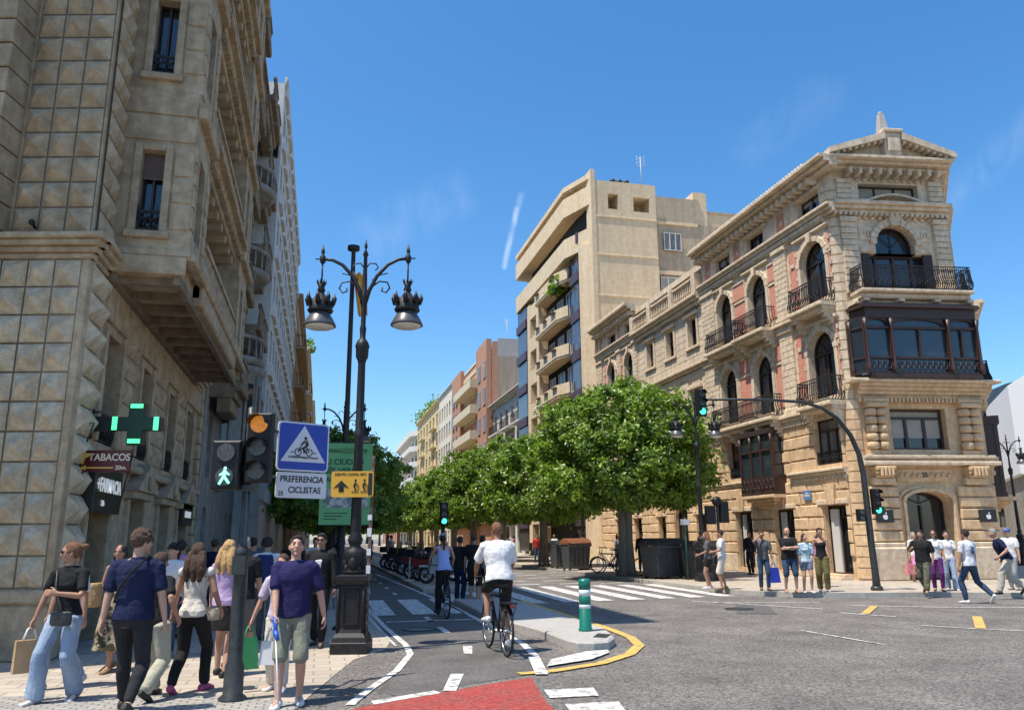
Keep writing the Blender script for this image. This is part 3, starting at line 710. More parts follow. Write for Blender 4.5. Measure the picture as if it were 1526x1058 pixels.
mb.ball((um, .2, 17.88), (.09, .09, .08), 8); part(mb, 'obelisk', KERB, H)
d = window(FC, H, *door[:4], depth=.5, arch=.45, mull=1, trans=0, pm=GLASS, name='entrance_door')
window(FC, H, *w1, depth=.35, mull=2, trans=.78, pm=GLASS, bar=.09)
window(FC, H, *w3, depth=.35, mull=3, trans=0, pm=GLASSB, bar=.08); window(FC, H, *w3a[:4], depth=.36, arch=1, mull=1, trans=0, pm=GLASS)
for a, b in ((.78, 1.12), (3.28, 3.62)):
    s_ = MB(FC); s_.box(a, b, -.1, .0, 10.62, 12.08, 0, .01)
    for k in range(16): s_.box(a+.03, b-.03, 0, .015, 10.68+k*.088, 10.73+k*.088)
    part(s_, 'shutter', WOODB, H)
window(FC, H, *wa, depth=.35, mull=2, trans=0, pm=GLASS)
railing(FC, H, .15, LU+.08, 10.42, .92, .9, .1, .085, thick=.018)
# dark wooden bay window
mb = MB(FC); bp = [(0, 0), (.22, .75), (L_-.3, .75), (L_, 0)]
mb.prism(bp, 7.14, 7.3); mb.prism([(u, n_) for u, n_ in bp], 9.35, 9.92)
mb.prism([(-.1, 0), (.12, .9), (L_-.2, .9), (L_+.1, 0)], 9.72, 9.84)
posts = [(-.1, .08), (.17, .7), (1.15, .72), (3.35, .72), (L_-.3, .7), (L_+.0, .08)]
for u, n_ in posts: 
    mb.box(u-.06, u+.06, n_-.07, n_+.03, 7.3, 9.36); mb.lathe([(.05, 7.3), (.085, 7.42), (.09, 7.55), (.045, 7.75), (.045, 9.0), (.1, 9.3)], (u, n_+.07), 8)
for u in (2.25, 3.9): mb.box(u-.035, u+.035, .64, .72, 7.9, 9.0)
for z, z2 in ((7.3, 7.38), (7.84, 7.92), (8.95, 9.05)):
    mb.box(.17, L_-.3, .62, .72, z, z2); 
    for (a, b) in ((posts[0], posts[1]), (posts[4], posts[5])): mb.tube([(a[0], a[1], (z+z2)/2), (b[0], b[1], (z+z2)/2)], .045, 4, sm=False)
for i in range(20):
    u = .3+i*.215; mb.tube([(u+.08*math.cos(t), .74, 7.6+.15*math.sin(t)) for t in [x*math.pi/3 for x in range(7)]], .016, 4, sm=False)
for um_, hw in ((.66, .42), (2.25, 1.0), (3.98, .5)):
    for i in range(8):
        w0, w1_ = math.pi*i/8, math.pi*(i+1)/8; P = lambda r, w: (um_-hw*r*math.cos(w), 9.05+.26*r*math.sin(w))
        mb.poly([P(1, w0), P(1, w1_), (P(1, w1_)[0], 9.36), (P(1, w0)[0], 9.36)], .64, .7)
bay = part(mb, 'bay_window', WOODB, H)
g = MB(FC); g.poly([(.17, 7.38), (L_-.3, 7.38), (L_-.3, 9.36), (.17, 9.36)], .60, .625)
for (a, b) in ((posts[0], posts[1]), (posts[4], posts[5])): g.face([(a[0], a[1], 7.3), (b[0], b[1]-.05, 7.3), (b[0], b[1]-.05, 9.4), (a[0], a[1], 9.4)])
part(g, 'pane', GLASSB, bay)
# ---- side street face, seen edge-on
mb = MB(FS)
sops = [(1.0, 2.4, .3, 3.2), (1.0, 2.2, 6.9, 9.2, 1), (1.0, 2.2, 10.7, 13, 1), (4, 5.2, 6.9, 9.2, 1), (4, 5.2, 10.7, 13, 1)]
FSU = Fr(FC.p(LU, 0, 0), SU, (SU.y, -SU.x, 0)); wall(mb, 0, 22, .125, 10.25, sops, mi=1); mb.fr = FSU; wall(mb, 0, 22, 10.25, 15.4, sops, mi=1); mb.fr = FS; rust(mb, .05, 22, .95, 3.9, 6, 1.1, sops, .1, .04, .03, 0)
mb.box(0, 22, 0, .2, .125, .95, 0, .03)
for z0, z1, p in ((3.9, 4.4, .34), (6.4, 7.02, .45), (9.9, 10.3, .6), (13.6, 14.05, .35), (15.3, 15.75, .42)):
    mb.fr = FSU if z0 > 10 else FS; cornice(mb, 0, 22, z0, z1, p, 1, 3, dent=.3)
mb.fr = FSU
for u in (0, 3, 6): rust(mb, u, u+.8, 10.4, 13.4, 12, .8, [], .14, .02, .02, 1)
mb.box(.2, 2.6, 0, .5, 10.3, 10.42, 1, .03)
part(mb, 'side_wall', [TANSTONE, CREAMSTONE], H)
for o in sops: window(FSU if o[2] > 10 else FS, H, *o[:4], depth=.26, arch=1 if len(o) > 4 else 0)
railing(FSU, H, .25, 2.6, 10.42, .48, .92); railing(FS, H, .5, 2.8, 7.1, .5, .92); 
mb = MB(FS); mb.box(.9, 3.0, .02, .55, 3.0, 3.15); mb.box(.9, 3.0, .02, .6, 5.7, 6.0); mb.box(.95, 2.95, .05, .46, 3.15, 5.7)
for u in (.95, 1.6, 2.3, 2.95): mb.box(u-.05, u+.05, .4, .52, 3.15, 5.7)
part(mb, 'wooden_gallery', WOODB, H)
mb = MB(FS); 
for q in range(4): mb.box(.9+.15*q, 3.0-.15*q, 0, .8-.17*q, 3.0-.13*(q+1), 3.0-.13*q, 0, .02)
part(mb, 'bracket', TANSTONE, H)
# number over the door
text_mb(FC, '25', 2.22, .075, 3.73, .22, .012, DARK, parent=H, name='house_number')
# street plate
mb = MB(FH); mb.box(27.35, 27.85, .12, .14, 3.0, 3.35); pl = part(mb, 'street_plate', mat('plate_blue', (.10, .22, .45), .4), H)
mb = MB(FH); mb.box(27.42, 27.78, .14, .145, 3.12, 3.2); mb.box(27.5, 27.7, .14, .145, 3.22, 3.27); part(mb, 'lettering', WHITEF, pl)
# black shop signs with a white apple emblem
def apple_pts(cu, cz, r):
    P = []
    for i in range(40):
        w = 2*math.pi*i/40; k = 1.0
        x = math.cos(w)*r*(.98); z = math.sin(w)*r
        if z > 0: z *= .86; z -= .16*r*math.exp(-(x/(r*.3))**2)
        else: z *= 1.02; x *= 1-.18*(z/r)**2; z += .10*r*math.exp(-(x/(r*.22))**2)
        bx, bz, br = r*1.18, r*.05, r*.42
        d_ = math.hypot(x-bx, z-bz)
        if d_ < br: x = bx+(x-bx)/d_*br; z = bz+(z-bz)/d_*br; 
        P.append((cu+x, cz+z))
    return P
for i, u in enumerate((.42, 4.28)):
    s_ = thing('shop_sign', FC.p(u, .3, 2.3), ('square black shop sign with white apple emblem left of the arched corner door', 'square black shop sign with white apple emblem right of the arched corner door')[i], 'shop sign', 'black shop signs beside the corner door')
    mb = MB(FC); mb.box(u-.31, u+.31, .21, .3, 2.08, 2.52, 0, .01); part(mb, 'board', mat('sign_black', (.02, .02, .022), .35), s_)
    mb = MB(FC); mb.poly(apple_pts(u, 2.27, .095), .3, .312)
    lf = [(u+.0, 2.365), (u+.012, 2.40), (u+.05, 2.43), (u+.055, 2.40), (u+.035, 2.37)]; mb.poly(lf, .3, .312); part(mb, 'emblem', mat('emblem_white', (.75, .75, .75), .4), s_)
# ================================================================ LEFT CORNER BUILDING
PX, PY = -3.75, 13.15
FL = Fr((PX, 0, 0), (0, 1, 0), (1, 0, 0))
fu = Vector((math.cos(_yaw), -math.sin(_yaw), 0)); FF = Fr((PX, PY, 0), fu, (fu.y, -fu.x, 0))
Lb = thing('corner_stone_building', (-6, 18, 0), 'grey stone corner building studded with diamond-pointed blocks and a long overhanging bay', 'building')
def pyr(mb, a, b, z0, z1, n, h, mi=0, g=.014):
    mb.face([(a, n, z0), (b, n, z0), (b, n, z1), (a, n, z1)], 1)
    a += g; b -= g; z0 += g; z1 -= g; e = .012
    A = [(a, n, z0), (b, n, z0), (b, n, z1), (a, n, z1)]; B = [(p[0], n+e, p[2]) for p in A]; c = ((a+b)/2, n+h, (z0+z1)/2)
    for i in range(4):
        j = (i+1) % 4; mb.face([A[i], A[j], B[j], B[i]], mi); mb.face([B[i], B[j], c], mi)
mb = MB(FF)
w = .425
zr = [1.0+.457*i for i in range(12)]         # diamond rows below the ledge, up to 6.03
for i in range(11):
    for k in range(15): pyr(mb, -.12-w*(k+1), -.12-w*k, zr[i], zr[i+1], 0, .20, 2)
mb.box(-7, .06, -.1, .10, 0, .78, 0, .03); mb.box(-7, .09, -.1, .13, .78, .98, 0, .04); mb.box(-.12, .0, 0, .02, .98, 6.03, 0, .01)
mb.box(-7, .0, -.2, 0, .98, 6.1, 0)
for q, p in enumerate((.06, .13, .22, .30)): mb.box(-7, .0+p, -.1, p, 6.03+.09*q, 6.03+.09*(q+1)+.001*q, 0, .02)
mb.box(-7, .0, -.2, .04, 6.4, 21.0, 0)
for i in range(33):
    z = 6.45+.44*i
    for k in range(3): pyr(mb, -.02-w*(k+1), -.02-w*k, z, z+.44, .045, .18)
    # rusticated projecting pier at the left
    mb.box(-7, -1.34, 0, .62, z+.0, z+.44-.03, 0, .02)
# invented offscreen wing, added to throw shade on this wall
mb.fr = WF
mb.prism([(-8.2, 10.9), (-8.2, 14.5), (-26, 19), (-26, 15)], 0, 21, 0)
mb.fr = FL
# street side below the ledge: two diamond columns, shop openings
lops = [(14.35, 15.7, 0, 2.2), (14.45, 15.6, 3.3, 5.2), (17.2, 18.5, 0, 2.45), (17.3, 18.4, 3.3, 5.2), (20.2, 21.5, 0, 2.45), (20.3, 21.4, 3.3, 5.2), (22.9, 24.3, 0, 2.45), (23, 24.2, 3.3, 5.2)]
wall(mb, PY, 25.6, 0, 6.1, lops, depth=.35)
for i in range(11):
    for k in range(2): pyr(mb, PY+.1+w*k, PY+.1+w*(k+1), zr[i], zr[i+1], .004, .19, 2)
    for u0, u1 in ((15.75, 17.1), (18.6, 20.1), (21.6, 22.8)):
        if i > 4:
            for k in range(3): pyr(mb, u0+(u1-u0)*k/3, u0+(u1-u0)*(k+1)/3, zr[i], zr[i+1], .004, .10)
mb.box(PY, 14.3, 0, .1, 0, .98, 0, .03, back=False)
for o in lops[::2]: 
    if o[0] > 16:
        mb.poly([(o[0]-.35, 2.62), (o[1]+.35, 2.62), ((o[0]+o[1])/2, 3.2)], 0, .28); mb.box(o[0]-.3, o[1]+.3, 0, .2, 2.47, 2.62, 0, .02)
        mb.ball(((o[0]+o[1])/2, .3, 2.8), (.2, .06, .16), 8)
    for s in (o[0]-.14, o[1]): mb.box(s, s+.14, 0, .09, 0, o[3], 0, .02)
for o in lops[1::2]:
    for s in (o[0]-.12, o[1]): mb.box(s, s+.12, 0, .08, o[2], o[3]+.1, 0, .02)
mb.box(14.2, 25.6, 0, .2, 2.95, 3.1, 0, .03)
rust(mb, 14.2, 25.6, 5.35, 5.98, 1, .5, [], .08, .02, .03, 0)
for q, p in enumerate((.06, .13, .22, .30)): mb.box(PY-p*.3, 25.6, 0, p, 6.03+.09*q, 6.03+.09*(q+1)+.001*q, 0, .02)
for z in [.5+.44*i for i in range(13)]: mb.box(25.15, 25.6, 0, .12, z, z+.41, 0, .02)
# upper street wall
uo = []
for f in range(5):
    z = 6.75+3.03*f
    for c in (17.1, 19.0, 20.7): uo.append((c-.5, c+.5, z, z+2.1))
wall(mb, PY, 25.6, 6.4, 21.0, uo, depth=.3)
for i in range(33):
    z = 6.45+.44*i
    for k in range(2): pyr(mb, PY+.02+.4*k, PY+.02+.4*(k+1), z, z+.44, .045, .11)
# bays (stone boxes reaching over the pavement)
BN = 1.28
def lbay(u0, u1, front):
    mb.fr = FL
    mb.box(u0, u1, 0, BN-.12, 6.12, 6.45); mb.box(u0-.05, u1+.05, 0, BN+.06, 6.45, 6.55, 0, .02)
    so = []
    for f in range(5): z = 6.95+3.03*f; so.append(((u0+u1)/2-.32, (u0+u1)/2+.32, z, z+1.6))
    wall(mb, u0, u1, 6.55, 21, so, n=BN, depth=.3)
    for f in range(5):
        z = 6.55+3.03*f
        for k in range(6):
            if k in (5,): continue
            for s0, s1 in ((u0, u0+.3), (u1-.3, u1)): mb.box(s0, s1, BN, BN+.035, z+.42*k+.02, z+.42*(k+1)-.02, 0, .012)
        mb.box(u0-.06, u1+.06, BN, BN+.16, z+2.55, z+2.75, 0, .03)
    return so
s1 = lbay(14.0, 15.6, True); s2 = lbay(21.7, 23.8, False)
FB = Fr((PX, 14.0, 0), (1, 0, 0), (0, -1, 0)); mb.fr = FB
fo = []
for f in range(5):
    z0 = (6.9, 9.93, 12.96, 15.99, 19.0, 22.05)[f]; fo.append((.40, .78, z0, z0+1.5))
wall(mb, 0, BN, 6.45, 21, fo, depth=.28)
for o in fo:
    a, b, c, d = o
    for s in (a-.13, b): mb.box(s, s+.13, 0, .05, c-.02, d+.13, 0, .012)
    mb.box(a-.0, b+.0, 0, .05, d, d+.13, 0, .012); mb.box(a-.17, b+.17, 0, .10, c-.15, c-.02, 0, .02)
    for k in range(3): mb.box(b+.16, BN-.01, 0, .03, c+.05+.5*k, c+.5+.5*k, 0, .012)
    mb.box(.02, BN-.02, 0, .03, d+.2, d+.68, 0, .01); mb.box(.02, BN-.02, 0, .03, d+.72, d+1.2, 0, .01)
mb.box(0, BN, 0, .05, 6.12, 6.45, 0, .02)
# far end wall of second bay and its near cheek
mb.fr = FL
for u in (21.7, 23.8, 15.6): mb.face([(u, 0, 6.2), (u, BN, 6.2), (u, BN, 21), (u, 0, 21)], 0)
# long soffit with coffers between the bays, moulded outer edge and balustrade
mb.box(15.6, 21.7, 0, BN-.1, 6.14, 6.4); mb.box(15.6, 21.7, BN-.1, BN+.08, 6.05, 6.45, 0, .04); mb.box(14, 23.85, BN-.02, BN+.14, 6.4, 6.52, 0, .03)
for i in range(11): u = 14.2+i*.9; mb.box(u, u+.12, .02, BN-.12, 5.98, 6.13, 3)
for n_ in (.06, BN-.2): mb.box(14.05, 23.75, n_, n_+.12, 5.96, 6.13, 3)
balustrade(mb, 15.7, 21.6, 6.52, 7.35, BN-.02, 0, .19, .08)
for f in range(1, 5):
    z = 6.42+3.03*f
    mb.box(15.6, 21.7, 0, BN+.05, z-.2, z, 0, .03); mb.box(15.6, 21.7, 0, BN-.1, z-.36, z-.2, 0, .03); mb.box(15.6, 21.7, BN-.0, BN+.2, z-.09, z+.02, 0, .02)
    for i in range(8): u = 15.9+i*.78; mb.box(u, u+.16, .0, BN-.15, z-.55, z-.36, 0, .03)
    for i in range(30): u = 15.65+i*.2; mb.box(u, u+.1, BN-.1, BN+.02, z-.28, z-.2, 0)
    balustrade(mb, 15.65, 21.65, z+.02, z+.85, BN-.02, 0, .19, .08)
for u in (18.05, 19.85): 
    for f in range(5): z = 6.5+3.03*f; rust(mb, u-.25, u+.25, z, z+2.5, 6, .5, [], .14, .02, .02, 0)
# pier near the party wall, and topmost cornice
rust(mb, 24.4, 25.5, 6.5, 21, 34, .6, [], .25, .02, .02, 0)
for q, p in enumerate((.4, .8, 1.2)): mb.box(PY-.3, 25.6, 0, BN+p*.35, 21+.2*q, 21.2+.2*q, 0, .03)
mb.box(PY, 25.6, -14, 0, 21, 21.5)
mb.face([(25.6, 0, 0), (25.6, -10, 0), (25.6, -10, 21), (25.6, 0, 21)], 0)
part(mb, 'wall', [GREYSTONE, JOINT, GREYLOW, GREYDARK], Lb)
for i, o in enumerate(fo):
    wd = window(FB, Lb, *o, depth=.26, mull=1, trans=0, pm=GLASS, bar=.03)
    if i != 1:
        s_ = MB(FB); a, b, c, d = o
        for k in range(14): s_.box(a, b, -.17, -.14, d-.035*(k+1), d-.035*k-.008)
        part(s_, 'roller_blind', SHUT, wd)
    railing(FB, Lb, o[0]+.01, o[1]-.01, o[2], .03, .36, .02, .05, True, -.1, thick=.007)
for o in uo: window(FL, Lb, *o, depth=.28, mull=1, trans=.75)
for so in (s1, s2):
    for o in so: window(Fr(FL.p(0, BN, 0), (0, 1, 0), (1, 0, 0)), Lb, *o, depth=.26, mull=1, trans=0)
for i, o in enumerate(lops):
    if i % 2: window(FL, Lb, *o, depth=.33, mull=1, trans=.7, pm=GLASS); railing(FL, Lb, o[0]+.02, o[1]-.02, o[2], .05, .5, .03, .1, True, -.2)
    else: window(FL, Lb, *o, depth=.33, mull=1, trans=.82, pm=GLASS, fm=mat('dark_door', (.03, .045, .03), .4), name='shop_door')
mb = MB(FF); mb.tube([(-.9, .06, 6.52), (-.9, .16, 6.60), (-.86, .24, 6.6)], .02, 5); mb.ball((-.86, .24, 6.56), .05, 8); part(mb, 'wall_lamp', IRON, Lb)
# ---- pharmacy name board, cross, tobacconist sign
t = thing('pharmacy_board', (PX, 14.4, 2.4), 'black shop board lettered FARMACIA in white over the dark green shop door', 'shop sign')
mb = MB(FL); mb.box(14.05, 15.85, .12, .2, 2.12, 2.86, 0, .01); mb.box(14.05, 15.85, 0, .12, 2.2, 2.8); part(mb, 'board', MATS['sign_black'], t)
LW = mat('letter_white', (.75, .76, .76), .5, emit=(.8, .85, .85), estr=.25)
text_mb(FL, '+FARMACIA', 14.95, .21, 2.56, .32, .006, LW, parent=t, sx=.92); text_mb(FL, '24h', 14.6, .21, 2.27, .13, .005, LW, parent=t)
t = thing('narrow_shop_board', (PX, 23.5, 2.3), 'narrow black shop board with pale lettering at the far end of the stone wall', 'shop sign')
mb = MB(FL); mb.box(22.8, 24.4, .12, .2, 2.05, 2.6); mb.box(22.9, 24.3, 0, .12, 2.1, 2.5); part(mb, 'board', MATS['sign_black'], t); mb = MB(FL); mb.box(23.1, 24.1, .2, .21, 2.25, 2.42); part(mb, 'lit_panel', LW, t)
cf = Fr((-3.02, 14.1, 0), (math.cos(R_(9)), -math.sin(R_(9)), 0), (-math.sin(R_(9)), -math.cos(R_(9)), 0))
t = thing('pharmacy_cross', (-3.02, 14.1, 3.55), 'green lit pharmacy cross with four bright bars on a wall bracket', 'pharmacy sign')
mb = MB(cf); a, b = .125, .40; cz = 3.54
CP = [(-a, -b), (a, -b), (a, -a), (b, -a), (b, a), (a, a), (a, b), (-a, b), (-a, a), (-b, a), (-b, -a), (-a, -a)]
mb.poly([(x, z*.86+cz) for x, z in CP], -.08, .08); mb.poly([(x*.96, z*.82+cz) for x, z in CP], .08, .09, 1)
part(mb, 'cross_body', [DARKMETAL, mat('cross_face', (.004, .03, .015), .5, (.01, .07, .03), scale=60)], t)
for u0, u1, z0, z1 in ((-.10, .10, .255, .325), (-.10, .10, -.325, -.255), (-.37, -.29, -.11, .11), (.29, .37, -.11, .11)):
    mb = MB(cf); mb.box(u0, u1, .09, .098, cz+z0, cz+z1); part(mb, 'light_bar', mat('green_glow', (.1, .8, .35), .4, emit=(.10, 1, .38), estr=1.1), t)
mb = MB(cf); mb.box(-.75, -.35, -.05, .05, cz-.12, cz+.12); mb.tube([(-.72, 0, cz+.25), (-.72, 0, cz-.25)], .02, 6); mb.tube([(-.85, 0, cz+.2), (-.6, 0, cz+.2)], .02, 6); part(mb, 'bracket', DARKMETAL, t)
t = thing('tobacco_sign', (-3.4, 13.7, 2.95), 'maroon hanging sign reading TABACOS with a yellow arrow, bracketed to the wall corner', 'shop sign')
tf = Fr((-3.37, 13.72, 0), (math.cos(R_(10)), -math.sin(R_(10)), 0), (-math.sin(R_(10)), -math.cos(R_(10)), 0))
mb = MB(tf); mb.box(-.41, .41, -.03, .03, 2.72, 3.06, 0, .01); part(mb, 'board', mat('maroon', (.10, .008, .010), .4), t)
YS = mat('sign_yellow', (.80, .52, .08), .5); TW = mat('sign_cream', (.75, .66, .48), .5)
text_mb(tf, 'TABACOS', .09, .034, 2.945, .155, .003, TW, parent=t, sx=.92)
mb = MB(tf); mb.poly([(-.38, 2.86), (-.30, 2.84), (-.28, 2.94), (-.22, 2.96), (-.22, 3.01), (-.36, 3.03), (-.38, 2.98)], .031, .036)
mb.poly([(-.36, 2.785), (-.26, 2.825), (-.26, 2.795), (.16, 2.795), (.16, 2.775), (-.26, 2.775), (-.26, 2.745)], .031, .036); part(mb, 'arrow', YS, t)
text_mb(tf, '20m.', .28, .034, 2.785, .09, .003, TW, parent=t)
mb = MB(tf); mb.tube([(-.62, 0, 2.9), (-.41, 0, 2.9)], .015, 6); mb.tube([(-.34, 0, 3.06), (-.22, 0, 3.5), (-.5, 0, 3.5)], .013, 5); mb.tube([(-.45, .02, 2.3), (-.3, .02, 2.72)], .013, 5); mb.tube([(.43, 0, 3.0), (.3, 0, 2.2)], .013, 5); part(mb, 'bracket', IRON, t)

# ================================================================ FURTHER LEFT BUILDINGS
def shade_col(*c): return c
def block(name, loc, label, X, side, y0, y1, h, m, ops, styles, cat='building', depth=9, cor=.5, corm=None, frontops=None, endwall=None, plinth=None, windk={}):
    """plain building: wall with openings on its street face + end walls + cornice"""
    t = thing(name, loc, label, cat)
    s = 1 if side == 'L' else -1
    fr = Fr((X, 0, 0), (0, 1, 0), (s, 0, 0)); mb = MB(fr)
    wall(mb, y0, y1, 0, h, ops, depth=.25, mi=0)
    mb.face([(y0, 0, 0), (y0, -depth, 0), (y0, -depth, h), (y0, 0, h)], 1); mb.face([(y1, 0, 0), (y1, -depth, 0), (y1, -depth, h), (y1, 0, h)], 1)
    mb.face([(y0, 0, h), (y1, 0, h), (y1, -depth, h), (y0, -depth, h)], 1); mb.face([(y0, -depth, 0), (y1, -depth, 0), (y1, -depth, h), (y0, -depth, h)], 1)
    if cor: cornice(mb, y0, y1, h-.05, h+.35, cor, 2, 3)
    return t, fr, mb
# L2: ornate grey house with rounded oriel
G2 = mat('pale_grey_render', (.22, .21, .19), .85, (.34, .32, .29), scale=4, bump=.3, bscale=18, stain=.3, fine=.1)
o2 = []
for f in range(6):
    z = .1 if f == 0 else 3.6+3.3*(f-1)
    for c in (27.1, 33.2, 34.7): o2.append((c-.5, c+.5, z, z+(2.6 if f == 0 else 2.2), 1 if f < 4 else 0))
t2, f2, mb = block('ornate_grey_house', (-5, 30, 0), 'narrow ornate grey house with a rounded oriel and stone galleries, behind the amber traffic light', -3.6, 'L', 25.6, 35.6, 21.0, G2, o2, None)
def round_bay(mb, u, n, r, z0, z1, mi=0):
    prof = [(.3, z0-1.0), (.55*r, z0-.7), (.8*r, z0-.35), (r+.12, z0-.1), (r+.15, z0), (r, z0+.05), (r, z1-.3), (r+.12, z1-.2), (r+.2, z1), (r+.02, z1+.05)]
    mb.lathe(prof, (u, n), 24, mi)
    for q in range(9):
        w = math.pi*q/8; cu, cn = u+r*math.cos(w), n+r*math.sin(w); mb.tube([(cu, cn, z0+.1), (cu, cn, z1-.3)], .07, 6, mi)
round_bay(mb, 29.6, -.1, 1.35, 4.3, 7.6); 
for f in range(3): 
    z = 7.7+f*3.3; mb.lathe([(1.3, z), (1.45, z+.1), (1.45, z+.25), (1.3, z+.3)], (29.6, -.1), 24, 0)
    for q in range(13):
        w = math.pi*q/12; mb.lathe([(.03, z+.3), (.055, z+.5), (.03, z+.9)], (29.6+1.35*math.cos(w), -.1+1.35*math.sin(w)), 6, 0)
    mb.lathe([(1.3, z+.9), (1.42, z+.93), (1.42, z+1.03)], (29.6, -.1), 24, 0)
for u0, u1 in ((26.1, 28.2), (31.2, 33.0), (33.4, 35.3)):
    for f in range(5):
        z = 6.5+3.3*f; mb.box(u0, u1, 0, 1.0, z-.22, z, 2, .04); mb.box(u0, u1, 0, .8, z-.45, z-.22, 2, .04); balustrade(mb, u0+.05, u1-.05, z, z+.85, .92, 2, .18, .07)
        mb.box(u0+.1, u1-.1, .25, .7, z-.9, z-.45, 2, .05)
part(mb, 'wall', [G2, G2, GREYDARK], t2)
for o in o2: window(f2, t2, *o[:4], depth=.23, arch=1 if o[4] else 0, pm=GLASS)
pm = MB(f2)
for z in (4.6, ):
    for w_ in (25, 60, 95, 130, 160):
        w = R_(w_); c = (29.6+1.36*math.cos(w), -.1+1.36*math.sin(w)); tt = (-math.sin(w)*.2, math.cos(w)*.2)
        pm.face([(c[0]-tt[0], c[1]-tt[1]+.01, z), (c[0]+tt[0], c[1]+tt[1]+.01, z), (c[0]+tt[0], c[1]+tt[1]+.01, z+2.4), (c[0]-tt[0], c[1]-tt[1]+.01, z+2.4)])
part(pm, 'oriel_pane', GLASS, t2)
# L3: tall white block
W3 = mat('white_render', (.56, .55, .52), .8, (.66, .65, .62), scale=3, bump=.1, stain=.12)
o3 = []
for f in range(7):
    for c in range(12): y = 36.6+c*2.1; z = 4.0+2.75*f; o3.append((y, y+1.1, z, z+1.5))
t3, f3, mb = block('tall_white_building', (-5, 46, 0), 'tall white block with rippling balconies rising behind the corner stone building', -2.6, 'L', 35.6, 61.5, 22.9, W3, o3, None, depth=8, cor=.15)
for f in range(8):
    z = 3.3+2.75*f
    for c in range(12):
        y = 36.1+c*2.12
        mb.prism([(y, 0), (y+.3, .16), (y+1.7, .16), (y+2.0, 0)], z, z+.62)
ff = Fr((-2.6, 35.6, 0), (-1, 0, 0), (0, -1, 0))
for z in (16.6, 19.0): 
    mb.fr = ff; mb.box(.28, .78, 0, .03, z-.08, z, 0); mb.box(.05, .28, .01, .012, z, z+1.35, 1)
part(mb, 'wall', [W3, W3, W3], t3)
for z in (16.6, 19.0): window(ff, t3, .1, .85, z, z+1.3, depth=-.02, mull=1, trans=0, pm=GLASS, fm=WOODB)
for o in o3[:]: 
    if o[2] > 3: window(f3, t3, *o[:4], depth=.2, mull=1, trans=0) if o[0] < 45 else None
for o in o3:
    if o[0] >= 45: pm = MB(f3); pm.box(o[0], o[1], -.24, -.2, o[2], o[3]); part(pm, 'window', GLASS, t3)
# L4.. L7 receding
def simple(name, label, X, side, y0, y1, h, m, fl, wn, ww, wh, z0=4, fh=3.1, dpt=9, trimm=None, bal=None, cat='building', cor=.4, rail=True):
    ops = []; n = wn; st = (y1-y0)/n
    for f in range(fl):
        for c in range(n): y = y0+st*(c+.5); z = z0+fh*f; ops.append((y-ww/2, y+ww/2, z, z+wh))
    for c in range(n): y = y0+st*(c+.5); ops.append((y-ww*.8, y+ww*.8, .15, 2.7))
    t, fr, mb = block(name, (X-(4 if side == 'L' else -4), (y0+y1)/2, 0), label, X, side, y0, y1, h, m, ops, None, depth=dpt, cor=cor)
    tr = 2
    for o in ops:
        if o[2] > 3:
            mb.box(o[0]-.12, o[1]+.12, 0, .07, o[3], o[3]+.15, tr); 
            for s in (o[0]-.1, o[1]): mb.box(s, s+.1, 0, .05, o[2], o[3], tr)
    if bal:
        for f in range(fl):
            z = z0+fh*f-.05
            for (a, b) in bal: mb.box(y0+(y1-y0)*a, y0+(y1-y0)*b, 0, .75, z-.18, z, tr, .02)
    part(mb, 'wall', [m, m, trimm or m], t)
    for o in ops: window(fr, t, *o[:4], depth=.2, mull=1, trans=0 if wh < 1.8 else .72, fm=random.choice([WOODB, WHITEF, WOODB]), bar=.07)
    if bal and rail:
        for f in range(fl):
            z = z0+fh*f-.05
            for (a, b) in bal: railing(fr, t, y0+(y1-y0)*a+.05, y0+(y1-y0)*b-.05, z, .72, .95, .0, .2, False)
    return t, fr
OCH = mat('orange_ochre_render', (.38, .25, .145), .85, (.45, .31, .19), scale=3, stain=.2)
CRM = mat('cream_render', (.62, .52, .36), .85, (.70, .60, .43), scale=3, stain=.2)
simple('ochre_house', 'orange ochre house seen edge-on beyond the tall white block', -2.5, 'L', 61.5, 82, 20, OCH, 5, 6, 1.1, 1.9, bal=[(.05, .95)])
t5, f5 = simple('cream_far_house', 'cream house with a planted roof box, farthest of the left row but one', -2.2, 'L', 82, 112, 20.6, CRM, 5, 7, 1.2, 2.0, bal=[(.05, .45), (.55, .95)])
simple('pale_far_house', 'pale plain house closing the left row', -1.9, 'L', 112, 160, 20, W3, 5, 8, 1.3, 1.8, rail=False)

# ================================================================ BEIGE MODERN BLOCK (right)
BG = mat('beige_render', (.62, .475, .30), .85, (.72, .575, .385), scale=3, bump=.15, bscale=30, stain=.14, fine=.05)
BG2 = mat('tan_wall', (.40, .32, .22), .85, (.48, .39, .28), scale=3, bump=.2, stain=.25)
AUB = mat('aubergine_panel', (.075, .045, .065), .5); AWN = mat('striped_awning', (.28, .20, .22), .8, (.42, .36, .36), scale=9)
B = thing('beige_apartment_block', (21, 60, 0), 'tall beige apartment block with stepped balconies, purple panels and a bare side wall', 'building')
mb = MB(WF)
BX = 18.4; YB0 = 51.35; YB1 = 70.5
